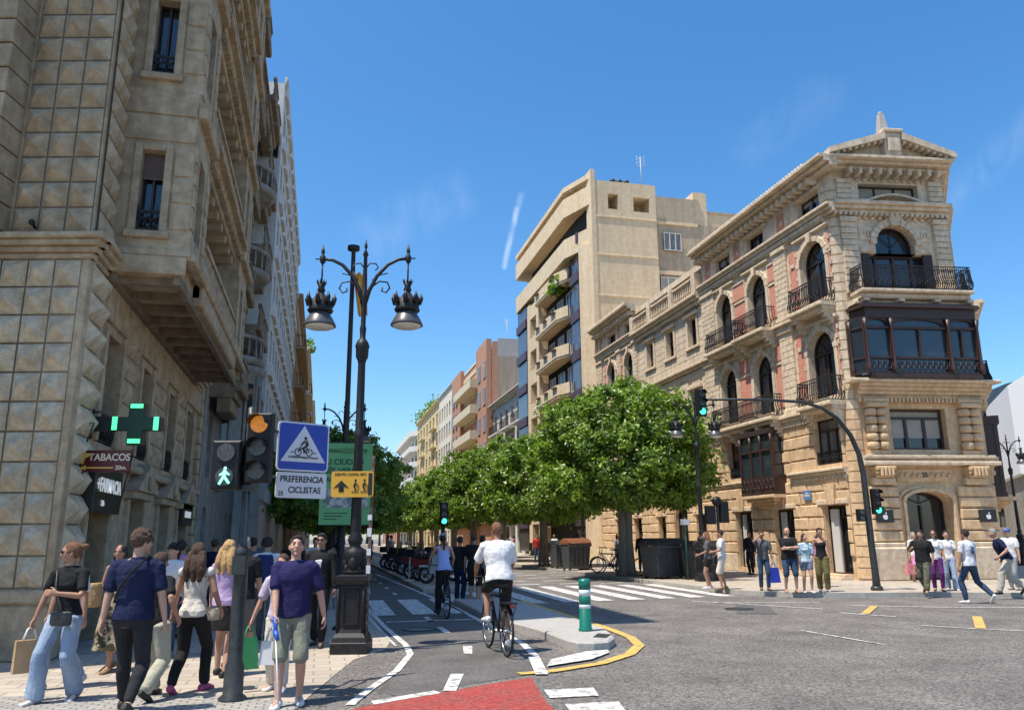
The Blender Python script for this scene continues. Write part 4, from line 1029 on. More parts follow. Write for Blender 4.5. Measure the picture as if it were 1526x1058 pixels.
# bare flank facing the junction
FK = Fr((18.5, YB0, 0), (1, 0, 0), (0, -1, 0)); mb.fr = FK
wall(mb, 0, 4.9, 0, 27.4, [(1.1, 1.9, 25.2, 26.4), (3.1, 4.4, 25.15, 26.3)], depth=1.6, mi=0)
for z in (24.55, 21.6, 18.5, 15.6): mb.box(0, 4.9, 0, .07, z-.07, z+.07, 0, .02)
mb.box(-.25, .12, -1, .06, 0, 28.2, 0, .02)
mb.box(4.9, 12, -9, -.4, 0, 24.7, 1); mb.box(5.0, 8.6, -8, -.3, 24.7, 26.7, 1); mb.box(8.4, 12.9, -9, -.6, 0, 25.8, 0); mb.box(8.2, 9.3, -9, -.45, 24, 27.4, 0); mb.box(9.3, 12.9, -9, -.5, 25.8, 25.95, 1)
mb.box(4.9, 8.4, -.4, -.28, 24.5, 24.72, 0, .02); mb.box(4.9, 8.4, -.4, -.2, 20.5, 20.8, 0, .02)
mb.fr = WF
mb.prism([(18.5, YB0+1.6), (23.4, YB0+1.6), (27, YB1), (18.9, YB1)], 0, 27.2, 0)
# balcony plan: chamfered front
def bplan(p): return [(18.5, YB0), (18.5-p*.35, YB0+.3), (17.9-p, YB0+3.2), (17.9-p, YB1-.3), (18.6, YB1)]
for f in range(9):
    z = 2.9+2.95*f+.3
    top = f >= 7
    if top:
        z = (22.6, 25.9)[f-7]; P = bplan(.75); Q = bplan(.55)
        mb.prism(P, z-.35, z+1.15, 0); 
    else:
        # sawtooth balconies, in two runs
        for a, b in ((55.1, 62.7),):
            mb.prism([(18.6, a), (17.55, a+.05), (17.0, a+1.6), (17.0, b), (18.6, b)], z-.16, z, 0); mb.prism([(17.62, a+.05), (17.5, a), (16.95, a+1.6), (16.95, b), (17.07, b), (17.07, a+1.66)], z, z+.82, 0)
        mb.prism([(18.5, 62.8), (17.3, 62.8), (17.3, 63.6), (18.5, 63.6)], z-2.0, z+.96, 0); mb.prism([(18.5, 63.6), (17.3, 63.6), (17.3, 65.6), (18.5, 65.6)], z-.5, z+.72, 0); mb.prism([(18.5, 65.6), (17.3, 65.6), (17.3, 66.6), (18.5, 66.6)], z-2.0, z+.96, 0)
mb.prism(bplan(.75), 27.6, 28.0, 0)
mb.prism([(18.5, YB0+.05), (17.7, YB0+.9), (17.7, YB0+1.5), (18.6, YB0+1.8)], 0, 22.5, 0)

part(mb, 'wall', [BG, BG2], B)
for f in range(8):
    z = 2.2+2.95*f
    mb = MB(WF); mb.prism([(18.55, YB0+1.6), (17.62, YB0+1.6), (17.62, 54.9), (18.55, 54.9)], z+.2, z+.95); part(mb, 'purple_panel', AUB, B)
    mb = MB(WF); mb.prism([(18.55, 66.9), (17.2, 66.9), (17.2, 70.4), (18.55, 70.4)], z+.2, z+.95); part(mb, 'purple_panel', AUB, B)
for P_ in ([(18.5, YB0+1.7), (17.72, YB0+1.7), (17.72, 54.8), (18.5, 54.8)], [(18.5, 67.0), (17.35, 67.0), (17.35, 70.3), (18.5, 70.3)]): mb = MB(WF); mb.prism(P_, .5, 22.5); part(mb, 'stair_glass', mat('curtained_stair_glass', (.03, .026, .024), .12, (.13, .10, .08), scale=1.2, stretch=(6, 6, 1), spec=.8, ramp=(.45, .6)), B)
mb = MB(WF); mb.prism([(18.45, 54.9), (18.1, 54.9), (18.1, 66.7), (18.45, 66.7)], .5, 22.5); mb.prism([(18.4, YB0+.9), (18.2, 55), (18.2, 68), (18.4, 68)], 23.8, 27.5); part(mb, 'recess_shade', DARK, B)  # near-black slabs behind the balconies, shade painted as colour
FBb = Fr((18.1, 0, 0), (0, 1, 0), (-1, 0, 0))
for f in range(7):
    z = 3.3+2.95*f
    for y in (55.4, 57.9, 60.4): window(FBb, B, y, y+1.6, z+.1, z+2.1, depth=-.04, mull=1, trans=0, fm=WHITEF, pm=random.choice([GLASSB, GLASSC, GLASS]))
    for y in (56.6, 59.0, 61.2):
        if random.random() < .8:
            a = MB(FBb); a.prism([(y, .95), (y+1.1, .95), (y+1.1, 1.35), (y, 1.35)], z+.55, z+.62, 0, [(y, .55), (y+1.1, .55), (y+1.1, .75), (y, .75)]); a.box(y, y+1.1, .98, 1.02, z+.15, z+.6); part(a, 'awning', AWN, B)
window(FK, B, 5.5, 6.9, 22.4, 23.8, depth=.25, mull=2, trans=0, pm=GLASSC, fm=WHITEF) ; window(FK, B, 5.1, 7.4, 19.0, 20.3, depth=.25, mull=3, trans=0, pm=GLASSC, fm=WHITEF)
mb = MB(FK)
for i in range(3):
    u = 1.9+i*.55; mb.lathe([(.12, 27.3), (.12, 27.75), (.22, 27.8), (.25, 27.95), (.12, 28.1)], (u, -1.0), 10)
part(mb, 'chimney_pot', DARKMETAL, B)
def antenna(x, y, z, h, label, yagi=True):
    a = thing('antenna', (x, y, z), label, 'antenna'); mb = MB(Fr((x, y, z), (1, 0, 0), (0, -1, 0)))
    mb.tube([(0, 0, 0), (0, 0, h)], .03, 5)
    for k in range(3 if yagi else 5):
        zz = h-.15-k*.3; mb.tube([(-.35+.06*k, 0, zz), (.35-.06*k, 0, zz)], .018, 4); mb.tube([(-.3, 0, zz), (-.3, 0, zz+.22)], .018, 4); mb.tube([(.3, 0, zz), (.3, 0, zz+.22)], .018, 4)
    part(mb, 'mast', DARKMETAL if not yagi else WHITEF, a)
antenna(22.6, 52, 27.4, 2.6, 'white television aerial on the roof of the beige apartment block')
antenna(21.6, 28.5, 15.9, 2.1, 'thin lattice aerial on the tiled roof of the historic corner palace', False)
antenna(20.5, 88.5, 23.3, 3.6, 'branching television aerial on the brick building roof'); antenna(22.2, 88.5, 23.3, 3.2, 'single thin aerial on the brick building roof', False)

# ================================================================ ROW BEYOND (right)
WST = mat('white_stucco', (.58, .55, .48), .85, (.68, .65, .58), scale=3, bump=.2, stain=.3)
RB = mat('red_brick_wall', (.40, .165, .09), .85, (.48, .22, .13), uv=True, brick=(.5, .15, .02, (.40, .27, .19)))
TANB = mat('rough_party_wall', (.30, .235, .18), .9, (.40, .32, .25), scale=25, bump=.5, bscale=30, stain=.25)
YEL = mat('yellow_render', (.56, .42, .21), .85, (.64, .50, .27), scale=3, stain=.15)
simple('ornate_white_house', 'low ornate white house with iron balconies between the brick building and the beige block', 18.4, 'R', 70.6, 86.4, 15.6, WST, 4, 6, 1.1, 2.1, z0=3.7, fh=2.95, bal=[(.03, .3), (.35, .63), (.68, .97)], cor=.7)
D = thing('red_brick_building', (22, 98, 0), 'red brick apartment building with long stone balconies and a rough tan party wall', 'building')
FD = Fr((18.2, 0, 0), (0, 1, 0), (-1, 0, 0)); mb = MB(FD); od = []
for f in range(6):
    z = 4+3.1*f
    for y in (87.6, 90.6, 95, 98.5, 102, 107.5, 110): od.append((y-.65, y+.65, z, z+1.9))
wall(mb, 86.5, 112, 0, 23, od, depth=.3, mi=0)
mb.fr = WF; mb.prism([(18.2, 86.5), (29, 86.5), (29, 112), (18.2, 112)], 22.8, 23.3, 2)
mb.box(18.25, 18.9, 86.42, 86.48, 0, 23.6, 0); mb.box(18.9, 29, 86.42, 86.48, 0, 21.9, 1); mb.box(18.9, 29, 86.42, 86.48, 21.9, 24, 3)
mb.box(24.5, 28, 92, 97, 23, 26.8, 0)
mb.fr = FD
for y in (93.1,): mb.box(y, y+.9, 0, .4, 0, 24, 0)
mb.box(86.52, 91.9, .01, .6, 3.2, 23.9, 0); mb.box(104.6, 111.9, .01, .5, 3.2, 23.8, 0)
for f in range(6): 
    z = 3.9+3.1*f; mb.box(92, 104.5, 0, 1.5, z-.2, z+.85, 2, .03); mb.box(92, 104.5, 0, .1, z+2.5, z+2.9, 2)
part(mb, 'wall', [RB, TANB, CRM, CONC], D)
FD2 = Fr((17.6, 0, 0), (0, 1, 0), (-1, 0, 0))
for o in od: window(FD if 92 < o[0] < 104 else FD2, D, *o, depth=.25 if 92 < o[0] < 104 else -.03, mull=1, trans=0, fm=WHITEF)
simple('cream_house', 'cream house with slim paired windows between the brick and the yellow houses', 18.0, 'R', 112, 127, 23.4, mat('ivory_render', (.66, .60, .48), .85, (.72, .66, .54), scale=3, stain=.12), 6, 6, 1.1, 2.0, bal=None, cor=.3)
simple('yellow_house', 'yellow house with tall pilasters and a roof garden', 18.0, 'R', 127, 157, 23.2, YEL, 6, 7, 1.7, 2.1, trimm=mat('pale_yellow_trim', (.75, .62, .38), .85), bal=[(.1, .3), (.6, .8)], cor=.5, rail=False)
t7, f7 = simple('white_balcony_block', 'white block with curved balcony bands beyond the yellow house', 18.2, 'R', 157, 196, 22.5, W3, 6, 6, 3.6, 1.5, bal=None, cor=.2)
mb = MB(f7)
for f in range(7): z = 3.1+3.1*f; mb.prism([(158, 0), (160, 1.4), (193, 1.4), (195.5, 0)], z-.1, z+.95)
part(mb, 'balcony_band', W3, t7)
simple('far_brick_house', 'distant dark red brick house closing the right row', 18.4, 'R', 196, 245, 19.5, RB, 5, 8, 1.6, 1.7, cor=.5, rail=False)
simple('end_house', 'pale house closing the far end of the street', -8, 'R', 262, 263, 15, CRM, 1, 1, .5, .5, cor=.2) if False else None
# far right: white wall and old stone building with a glass crown behind the junction
K = thing('smooth_white_building', (52, 47, 0), 'smooth bright white building at the right edge with a small dark opening', 'building')
kf = Fr((48.9, 47.5, 0), (.80, -.60, 0), (-.60, -.80, 0)); mb = MB(kf)
mb.poly([(0, 5.9), (14, 2), (14, 21), (0, 12.3)], -12, 0)
part(mb, 'wall', mat('bright_white', (.70, .70, .69), .7), K)
mb = MB(kf); mb.box(.3, 14, -12, -.05, 0, 5.95); part(mb, 'stone_base', mat('old_stone', (.22, .205, .17), .9, (.36, .33, .27), scale=3, bump=.6, bscale=14, stain=.4), K)
mb = MB(kf); mb.box(1.3, 1.9, 0, .05, 9.6, 10.6, 0, .02); part(mb, 'opening', GLASS, K)
J = thing('old_stone_building', (60, 62, 0), 'grey weathered stone building with a sloping glass crown at the right edge', 'building')
jf = Fr((54.5, 60, 0), (.80, -.60, 0), (-.60, -.80, 0)); mb = MB(jf); jo = []
for f in range(4):
    for c in range(4): jo.append((.8+c*2.2, 1.9+c*2.2, 2.2+3*f, 4.1+3*f))
wall(mb, 0, 9, 0, 13.2, jo, depth=.3); rust(mb, 0, 9, .3, 12.8, 26, .8, jo, .1, .03, .03, 0); mb.box(0, 9, -10, -.4, 0, 13); cornice(mb, 0, 9, 9.6, 10, .4, 0, 2)
part(mb, 'wall', mat('old_stone', (.22, .205, .17), .9, (.36, .33, .27), scale=3, bump=.6, bscale=14, stain=.4), J)
for o in jo: window(jf, J, *o, depth=.28)
mb = MB(jf); mb.poly([(0, 12.6), (9, 13.2), (9, 15.4), (5, 14.6)], -1, .02); part(mb, 'glass_crown', GLASSB, J)
# ================================================================ STREET FURNITURE
def rotz(o, deg): o.rotation_euler = (0, 0, R_(deg)); return o
BULB = mat('lantern_glass', (.55, .52, .45), .3, (.75, .72, .62), scale=30, spec=.8); LAMPSIL = mat('lantern_pale_metal', (.075, .077, .08), .35)
LF = Fr((0, 0, 0), (1, 0, 0), (0, -1, 0))
def make_lamp():
    t = thing('street_lamp', (0, 0, 0), None, 'street lamp', 'black crown lanterns lamp posts')
    mb = MB(LF)
    def sq(prof):
        for (h0, z0), (h1, z1) in zip(prof, prof[1:]): mb.prism([(-h0, -h0), (h0, -h0), (h0, h0), (-h0, h0)], z0, z1, 0, [(-h1, -h1), (h1, -h1), (h1, h1), (-h1, h1)])
    sq([(.27, 0), (.27, .16), (.26, .17), (.24, .24), (.20, .30), (.18, .36), (.18, .98), (.21, 1.0), (.24, 1.06), (.24, 1.12), (.18, 1.14)])
    for s in (0, 1, 2, 3):
        mb.fr = Fr((0, 0, 0), (math.cos(s*math.pi/2), math.sin(s*math.pi/2), 0), (math.sin(s*math.pi/2), -math.cos(s*math.pi/2), 0))
        mb.box(-.12, -.10, .178, .20, .42, .92); mb.box(.10, .12, .178, .20, .42, .92); mb.box(-.12, .12, .178, .20, .42, .44); mb.box(-.12, .12, .178, .20, .90, .92)
        for q in (-.19, .19): mb.tube([(q, .19, .3), (q, .19, 1.0)], .018, 6)
        mb.ball((0, .13, 1.3), (.075, .06, .12), 8); mb.ball((.08, .11, 1.22), (.05, .04, .07), 6)
    mb.fr = LF; part(mb, 'pedestal', IRON, t)
    mb = MB(LF)
    mb.lathe([(.17, 1.14), (.19, 1.18), (.12, 1.24), (.14, 1.3), (.18, 1.42), (.16, 1.5), (.08, 1.56), (.1, 1.6), (.12, 1.66), (.08, 1.74), (.085, 1.8), (.068, 3.2), (.082, 3.25), (.082, 3.32), (.066, 3.36), (.06, 4.45), (.07, 4.5), (.10, 4.56), (.105, 4.7), (.12, 4.74), (.09, 4.82), (.045, 4.88), (.05, 5.0), (.055, 5.04), (.04, 5.1), (.042, 5.55), (.06, 5.6), (.04, 5.65), (.03, 6.3), (.05, 6.33), (.012, 6.42), (.03, 6.47), (.004, 6.6)], seg=12)
    part(mb, 'post', IRON, t)
    for s in (-1, 1):
        mb = MB(LF)
        mb.tube([(0, 0, 5.4), (s*.08, 0, 5.7), (s*.2, 0, 5.95), (s*.38, 0, 6.15), (s*.55, 0, 6.24), (s*.72, 0, 6.26)], [.035, .035, .032, .03, .028, .028], 8)
        mb.tube([(s*.02, 0, 5.6), (s*.1, 0, 5.75), (s*.25, 0, 5.86), (s*.38, 0, 5.84), (s*.42, 0, 5.74), (s*.36, 0, 5.66), (s*.29, 0, 5.69), (s*.3, 0, 5.75)], .014, 6)
        mb.tube([(s*.12, 0, 5.88), (s*.25, 0, 5.97), (s*.38, 0, 6.0)], .01, 5); mb.tube([(s*.02, 0, 6.1), (s*.08, 0, 6.18), (s*.18, 0, 6.17), (s*.22, 0, 6.1), (s*.17, 0, 6.05)], .012, 5)
        mb.lathe([(.03, 6.18), (.05, 6.22), (.05, 6.3), (.02, 6.34), (.035, 6.38), (.008, 6.5)], (s*.72, 0), 8)
        mb.tube([(s*.66, 0, 6.26), (s*.84, 0, 6.26)], .012, 5); part(mb, 'arm', IRON, t)
        mb = MB(LF); mb.tube([(s*.72, 0, 6.2), (s*.72, 0, 5.82)], .014, 6)
        mb.lathe([(.035, 5.66), (.07, 5.7), (.05, 5.76), (.075, 5.84)], (s*.72, 0), 10)
        mb.lathe([(.20, 5.33), (.215, 5.36), (.19, 5.4), (.205, 5.5), (.12, 5.56), (.04, 5.68)], (s*.72, 0), 14)
        for k in range(8):
            w = 2*math.pi*k/8; c, d = math.cos(w), math.sin(w)
            mb.tube([(s*.72+.19*c, .19*d, 5.46), (s*.72+.235*c, .235*d, 5.56), (s*.72+.225*c, .225*d, 5.64)], [.05, .035, .008], 5)
            mb.tube([(s*.72+.06*c, .06*d, 5.82), (s*.72+.085*c, .085*d, 5.89)], [.02, .005], 4)
        ln = part(mb, 'lantern', IRON, t)
        mb = MB(LF); mb.lathe([(.12, 5.34), (.16, 5.30), (.21, 5.22), (.262, 5.12), (.268, 5.09), (.258, 5.085)], (s*.72, 0), 20); part(mb, 'lamp_shade', LAMPSIL, ln)
        mb = MB(LF); mb.lathe([(.25, 5.095), (.21, 5.06), (.12, 5.04), (.01, 5.03)], (s*.72, 0), 20); part(mb, 'diffuser', BULB, ln)
    return t
lamp = make_lamp()
for i, (x, y, sc, lb) in enumerate([(.54, 12.86, 1, 'tall black lamp post on a square pedestal at the edge of the left pavement'), (.68, 29.2, 1, 'second black lamp post half hidden behind the green banner'),
        (13.19, 26.48, 1, 'black lamp post rising in front of the big tree beside the grey containers'), (12.6, 38.1, 1, 'black lamp post among the trees behind the brown-lidded bin'), (34.4, 34.0, 1, 'black lamp post at the far right beyond the corner palace')]):
    o = lamp if i == 0 else copy_tree(lamp)
    o.location = (x, y, 0 if x < 5 else .12); o['label'] = lb; rotz(o, -13.4 if i == 0 else -8)
# flag pole, flag and green banner
t = thing('banner_pole', (.42, 16, 0), 'slim dark pole with a round cap just behind the big lamp post', 'pole')
mb = MB(Fr((.42, 16, 0))); mb.lathe([(.12, 0), (.12, .05), (.06, .08), (.055, 3.5), (.045, 7.5), (.05, 7.52), (.13, 7.55), (.13, 7.63), (.04, 7.66)], seg=10); part(mb, 'shaft', IRON, t)
FLG = mat('striped_flag', (.62, .38, .05), .8, (.5, .03, .03), scale=1.3, stretch=(9, 9, .6), ramp=(.48, .52))
mb = MB(Fr((.47, 15.9, 0), (1, 0, 0), (0, -1, 0))); n = 9; vs = []; fs = []
for j in range(8):
    z = 7.05-.13*j
    for i in range(n):
        x = -.06+.30*i/(n-1)*(1-.05*j)+.02*j; vs.append((x, .05+.045*math.sin(i*1.9+j*.5), z-.08*abs(math.sin(i*.9))))
for j in range(7):
    for i in range(n-1): fs.append((j*n+i, j*n+i+1, (j+1)*n+i+1, (j+1)*n+i))
mb.raw(vs, fs); fo_ = part(mb, 'flag', FLG); tag(fo_, 'limp yellow and red striped flag hanging high on the slim pole', 'flag')
GRN = mat('banner_green', (.10, .30, .115), .6, (.13, .36, .15), scale=2); DG = mat('banner_dark_ink', (.015, .05, .02), .6); PHOTO = mat('banner_photo', (.10, .13, .12), .6, (.42, .44, .40), scale=9, ramp=(.42, .6))
t = thing('green_banner', (.45, 15.9, 2), 'green printed banner with dark lettering over a grey photograph strip', 'banner')
bf = Fr((.45, 15.85, 0), (1, 0, 0), (0, -1, 0)); mb = MB(bf); mb.box(-.49, .49, -.015, .015, 1.93, 3.5); part(mb, 'cloth', GRN, t)
mb = MB(bf); mb.box(-.42, .42, .015, .02, 2.25, 2.62); part(mb, 'picture', PHOTO, t)
for s_, z, b_ in (('TU CIUDAD', 3.12, .15), ('MÉS VERDA', 2.95, .15), ('I ACCESSIBLE', 2.78, .13)): text_mb(bf, s_, -.08, .02, z, b_, .002, DG, parent=t)
mb = MB(bf)
for k in range(3): mb.box(-.4, .05-.1*k, .016, .02, 2.14-.055*k, 2.155-.055*k)
for k in range(5): mb.tube([(-.42+.2*i, .018, 3.3+.02*k+.012*math.sin(i*1.7+k)) for i in range(5)], .004, 4)
part(mb, 'small_print', DG, t)
for z in (3.5, 1.92): mb = MB(bf); mb.tube([(-.49, 0, z), (.49, 0, z)], .02, 6); part(mb, 'rod', IRON, t)
# near traffic signal pole with vehicle head, pedestrian head and two signs
AMB = mat('amber_lit', (.6, .19, .02), .4, (.14, .03, .006), scale=48, emit=(1, .36, .04), estr=.28, ramp=(.48, .55))
GLIT = mat('green_lit', (.05, .6, .4), .4, emit=(.08, .95, .62), estr=1.4)
GMAN = mat('green_man_lit', (.2, .8, .6), .4, emit=(.25, 1, .70), estr=1.5)
OFFL = mat('dark_lens', (.025, .025, .025), .3, (.10, .10, .095), scale=90, ramp=(.45, .55)); REDL = mat('red_lens_off', (.10, .02, .02), .3)
BLK = mat('signal_black', (.008, .008, .009), .5, spec=.35)
def head(fr, parent, u, n, z0, z1, k, lit, lm, w=.14, visor=True, name='signal_head'):
    mb = MB(fr); mb.box(u-w, u+w, n-.11, n+.04, z0, z1, 0, .02); st = (z1-z0)/k; r = min(st*.37, w*.72)
    if visor:
        for i in range(k):
            zc = z1-st*(i+.5)
            for q in range(7):
                w0, w1_ = math.pi*q/7, math.pi*(q+1)/7; P = lambda w, nn: (u-r*1.06*math.cos(w), nn, zc+r*1.06*math.sin(w))
                mb.face([P(w0, n+.04), P(w1_, n+.04), P(w1_, n+.20), P(w0, n+.20)])
    h = part(mb, name, BLK, parent)
    for i in range(k):
        zc = z1-st*(i+.5); g = MB(fr); g.poly([(u+r*math.cos(2*math.pi*q/16), zc+r*math.sin(2*math.pi*q/16)) for q in range(16)], n+.04, n+.06)
        part(g, 'lens', lm if i == lit else OFFL, h)
    return h
t = thing('traffic_signal', (-.83, 9.5, 0), 'near dark signal post with amber light above, green walking figure and dark lenses', 'traffic light')
pf = Fr((-.83, 9.5, 0), fu, (fu.y, -fu.x, 0)); mb = MB(pf)
mb.lathe([(.15, 0), (.15, .03), (.105, .07), (.10, .35), (.078, .4), (.075, 1.5), (.082, 1.52), (.082, 1.56), (.048, 1.6), (.042, 3.15), (.0, 3.17)], seg=14)
mb.box(-.07, .07, .07, .1, 1.3, 1.5); part(mb, 'post', DARKMETAL, t)
head(pf, t, .15, .12, 2.29, 3.07, 3, 0, AMB, .135)
ph = head(pf, t, -.20, .12, 2.22, 2.76, 2, -1, GLIT, .16, False, 'pedestrian_head')
mb = MB(pf); zc = 2.36; uu = -.20
mb.ball((uu+.01, .185, zc+.085), (.018, .006, .02), 6); mb.tube([(uu+.01, .185, zc+.06), (uu, .185, zc)], .02, 6); mb.tube([(uu, .185, zc), (uu-.05, .185, zc-.09)], .014, 5); mb.tube([(uu, .185, zc), (uu+.06, .185, zc-.08)], .014, 5); mb.tube([(uu+.01, .185, zc+.05), (uu-.05, .185, zc+.01)], .01, 5); mb.tube([(uu+.01, .185, zc+.05), (uu+.06, .185, zc+.015)], .01, 5)
part(mb, 'walking_figure', GMAN, ph)
mb = MB(pf); mb.tube([(-.2, .05, 2.3), (0, 0, 2.3)], .02, 6); mb.tube([(0, 0, 2.6), (-.2, 0.05, 2.66)], .02, 6); mb.tube([(0, 0, 2.95), (.12, -.4, 2.95), (.16, -.75, 2.95)], .02, 6); mb.tube([(0, 0, 2.4), (.12, -.4, 2.4), (.16, -.75, 2.4)], .02, 6); mb.box(-.1, .1, -.1, .06, 2.2, 2.27); part(mb, 'bracket', DARKMETAL, t)
SBL = mat('sign_blue', (.012, .05, .36), .35); SWH = mat('sign_white', (.66, .66, .67), .35); SBK = mat('sign_ink', (.012, .012, .012), .5)
def rrect(a, b, c, d, r, k=5):
    P = []
    for cx_, cz_, s in ((b-r, d-r, 0), (a+r, d-r, 1), (a+r, c+r, 2), (b-r, c+r, 3)):
        for i in range(k+1): w = math.pi/2*(s+i/k); P.append((cx_+r*math.cos(w), cz_+r*math.sin(w)))
    return P
t = thing('cyclist_warning_sign', (-.24, 10.2, 2.5), 'blue square sign with a white triangle and a black cyclist, over a PREFERENCIA CICLISTAS plate', 'road sign')
h58 = R_(62); sf = Fr((-.255, 10.2, 0), (math.sin(h58), math.cos(h58), 0), (math.cos(h58), -math.sin(h58), 0))
mb = MB(sf); mb.poly(rrect(-.345, .345, 2.485, 3.09, .05), 0, .02); part(mb, 'border', SWH, t)
mb = MB(sf); mb.poly(rrect(-.325, .325, 2.505, 3.07, .04), .02, .023); part(mb, 'field', SBL, t)
mb = MB(sf); mb.poly([(-.30, 2.60), (.30, 2.60), (0, 3.05)], .023, .026); part(mb, 'triangle', SWH, t)
mb = MB(sf)
def ring(u, z, r, th, n=.029): mb.tube([(u+r*math.cos(2*math.pi*q/14), n, z+r*math.sin(2*math.pi*q/14)) for q in range(15)], th, 4, sm=False)
def stroke(P, th): mb.tube([(u, .029, z) for u, z in P], th, 5)
ring(-.075, 2.72, .042, .006); ring(.075, 2.72, .042, .006); stroke([(-.075, 2.72), (-.02, 2.775), (.045, 2.775), (.005, 2.72), (-.02, 2.775)], .006); stroke([(.005, 2.72), (.075, 2.72), (.045, 2.775)], .006); stroke([(-.04, 2.80), (-.075, 2.72)], .006)
stroke([(-.035, 2.81), (.0, 2.85), (.03, 2.865)], .011); stroke([(.03, 2.865), (.045, 2.80)], .02); stroke([(.04, 2.80), (-.005, 2.775), (.01, 2.71)], .013); mb.ball((.02, .03, 2.895), (.02, .006, .02), 8)
stroke([(-.17, 2.715), (-.13, 2.715)], .005); stroke([(.13, 2.715), (.17, 2.715)], .005); stroke([(-.2+.04*i, 2.655+.005*math.sin(i*2)) for i in range(11)], .007); stroke([(-.15, 2.67), (.2, 2.655)], .003)
part(mb, 'cyclist_pictogram', SBK, t)
mb = MB(sf); mb.poly(rrect(-.335, .335, 2.16, 2.47, .03), 0, .02); part(mb, 'plate', SWH, t)
text_mb(sf, 'PREFERENCIA', .0, .022, 2.385, .105, .002, SBK, parent=t, sx=.9); text_mb(sf, 'CICLISTAS', .04, .022, 2.255, .105, .002, SBK, parent=t, sx=.9); text_mb(sf, '25', -.27, .022, 2.21, .07, .002, SBK, parent=t)
# yellow sign on a rusty post
RUST = mat('rusty_painted_post', (.10, .045, .03), .7, (.35, .30, .27), scale=7, stretch=(1, 1, 1.5), ramp=(.45, .75))
t = thing('yellow_diversion_sign', (.76, 12.75, 0), 'yellow sign with an up arrow and two scooter riders on a rusty stickered post', 'road sign')
yf = Fr((.44, 12.75, 0), fu, (fu.y, -fu.x, 0)); mb = MB(yf); mb.tube([(.29, -.06, 0), (.33, -.06, 2.95)], .025, 6, sm=False); part(mb, 'post', RUST, t)
mb = MB(yf); mb.poly(rrect(-.31, .35, 2.30, 2.70, .04), 0, .015); part(mb, 'plate', mat('sign_amber', (.66, .36, .035), .45), t)
mb = MB(yf); mb.box(-.16, -.13, .016, .02, 2.38, 2.46) ; mb.poly([(-.27, 2.44), (-.15, 2.56), (-.03, 2.44), (-.11, 2.46), (-.11, 2.38), (-.19, 2.38), (-.19, 2.46)], .016, .02)
for u in (.05, .19):
    mb.ball((u+.02, .018, 2.56), (.018, .004, .02), 6)
    for P, th in (([(u+.02, 2.54), (u, 2.46)], .016), ([(u, 2.46), (u+.03, 2.40)], .012), ([(u+.01, 2.52), (u+.06, 2.48)], .008), ([(u-.04, 2.385), (u+.06, 2.385), (u+.07, 2.48)], .006)): mb.tube([(a, .018, b) for a, b in P], th, 4)
mb.box(.27, .33, .016, .02, 2.33, 2.67); part(mb, 'pictogram', SBK, t); text_mb(yf, 'DESVÍO CARRIL BICI', -.01, .017, 2.65, .055, .001, SBK, parent=t)
for z in (1.2, 1.45, 1.75, 2.0): pass
for z, h_ in ((1.15, .12), (1.42, .1), (1.7, .13), (1.95, .08)): mb = MB(yf); mb.box(.27, .335, -.04, -.032, z, z+h_); part(mb, 'sticker', SWH, t)
# green and white flexible bollard on the island
t = thing('bollard', (4.42, 13.35, .135), 'green flexible bollard with two white bands on the traffic island', 'bollard'); gf = Fr((4.42, 13.35, .135)); 
mb = MB(gf); mb.lathe([(.12, 0), (.12, .03), (.105, .05), (.10, .36), (.085, .37), (.085, .42), (.10, .43), (.10, .56), (.085, .57), (.085, .66), (.10, .67), (.105, .80), (.09, .84), (.03, .85)], seg=18); part(mb, 'post', mat('bollard_green', (.008, .16, .115), .35), t)
mb = MB(gf); mb.lathe([(.088, .362), (.1, .365), (.1, .425), (.088, .43)], seg=18); mb.lathe([(.088, .562), (.1, .565), (.1, .665), (.088, .668)], seg=18); part(mb, 'reflective_band', mat('reflective_white', (.6, .68, .68), .4), t)
# mast arm signal
t = thing('mast_arm_signal', (15.5, 20.5, .12), 'dark curved mast arm reaching over the road with a signal head at its tip', 'traffic light'); mf = Fr((0, 20.5, 0), (1, 0, 0), (0, -1, 0)); mb = MB(mf)
mb.tube([(15.55, 0, .12), (15.55, 0, .5), (15.52, 0, 1.5), (15.5, 0, 3.4), (15.42, 0, 4.0), (15.2, 0, 4.55), (14.8, 0, 5.05), (14.3, 0, 5.35), (13.7, 0, 5.5), (12.5, 0, 5.53), (10.3, 0, 5.47)], [.12, .10, .095, .085, .075, .07, .06, .05, .045, .04, .035], 12)
mb.lathe([(.17, .12), (.17, .2), (.13, .25)], (15.55, 0), 12); mb.tube([(10.38, 0, 5.0), (10.7, 0, 4.95)], .012, 5); part(mb, 'mast', DARKMETAL, t)
head(mf, t, 10.38, .12, 4.98, 5.74, 3, 2, GLIT, .14); head(mf, t, 15.78, .1, 2.25, 2.98, 3, 2, GLIT, .13); head(mf, t, 15.25, .05, 2.05, 2.4, 2, -1, GLIT, .1, False)
t = thing('median_signal', (4.1, 27.5, .12), 'signal post with a green light standing among the parked motorcycles', 'traffic light'); q_ = Fr((4.1, 27.5, 0), (1, 0, 0), (0, -1, 0)); mb = MB(q_); mb.tube([(0, 0, .1), (0, 0, 2.2)], .06, 8); part(mb, 'post', DARKMETAL, t); head(q_, t, 0, .1, 2.1, 2.85, 3, 2, GLIT, .14)
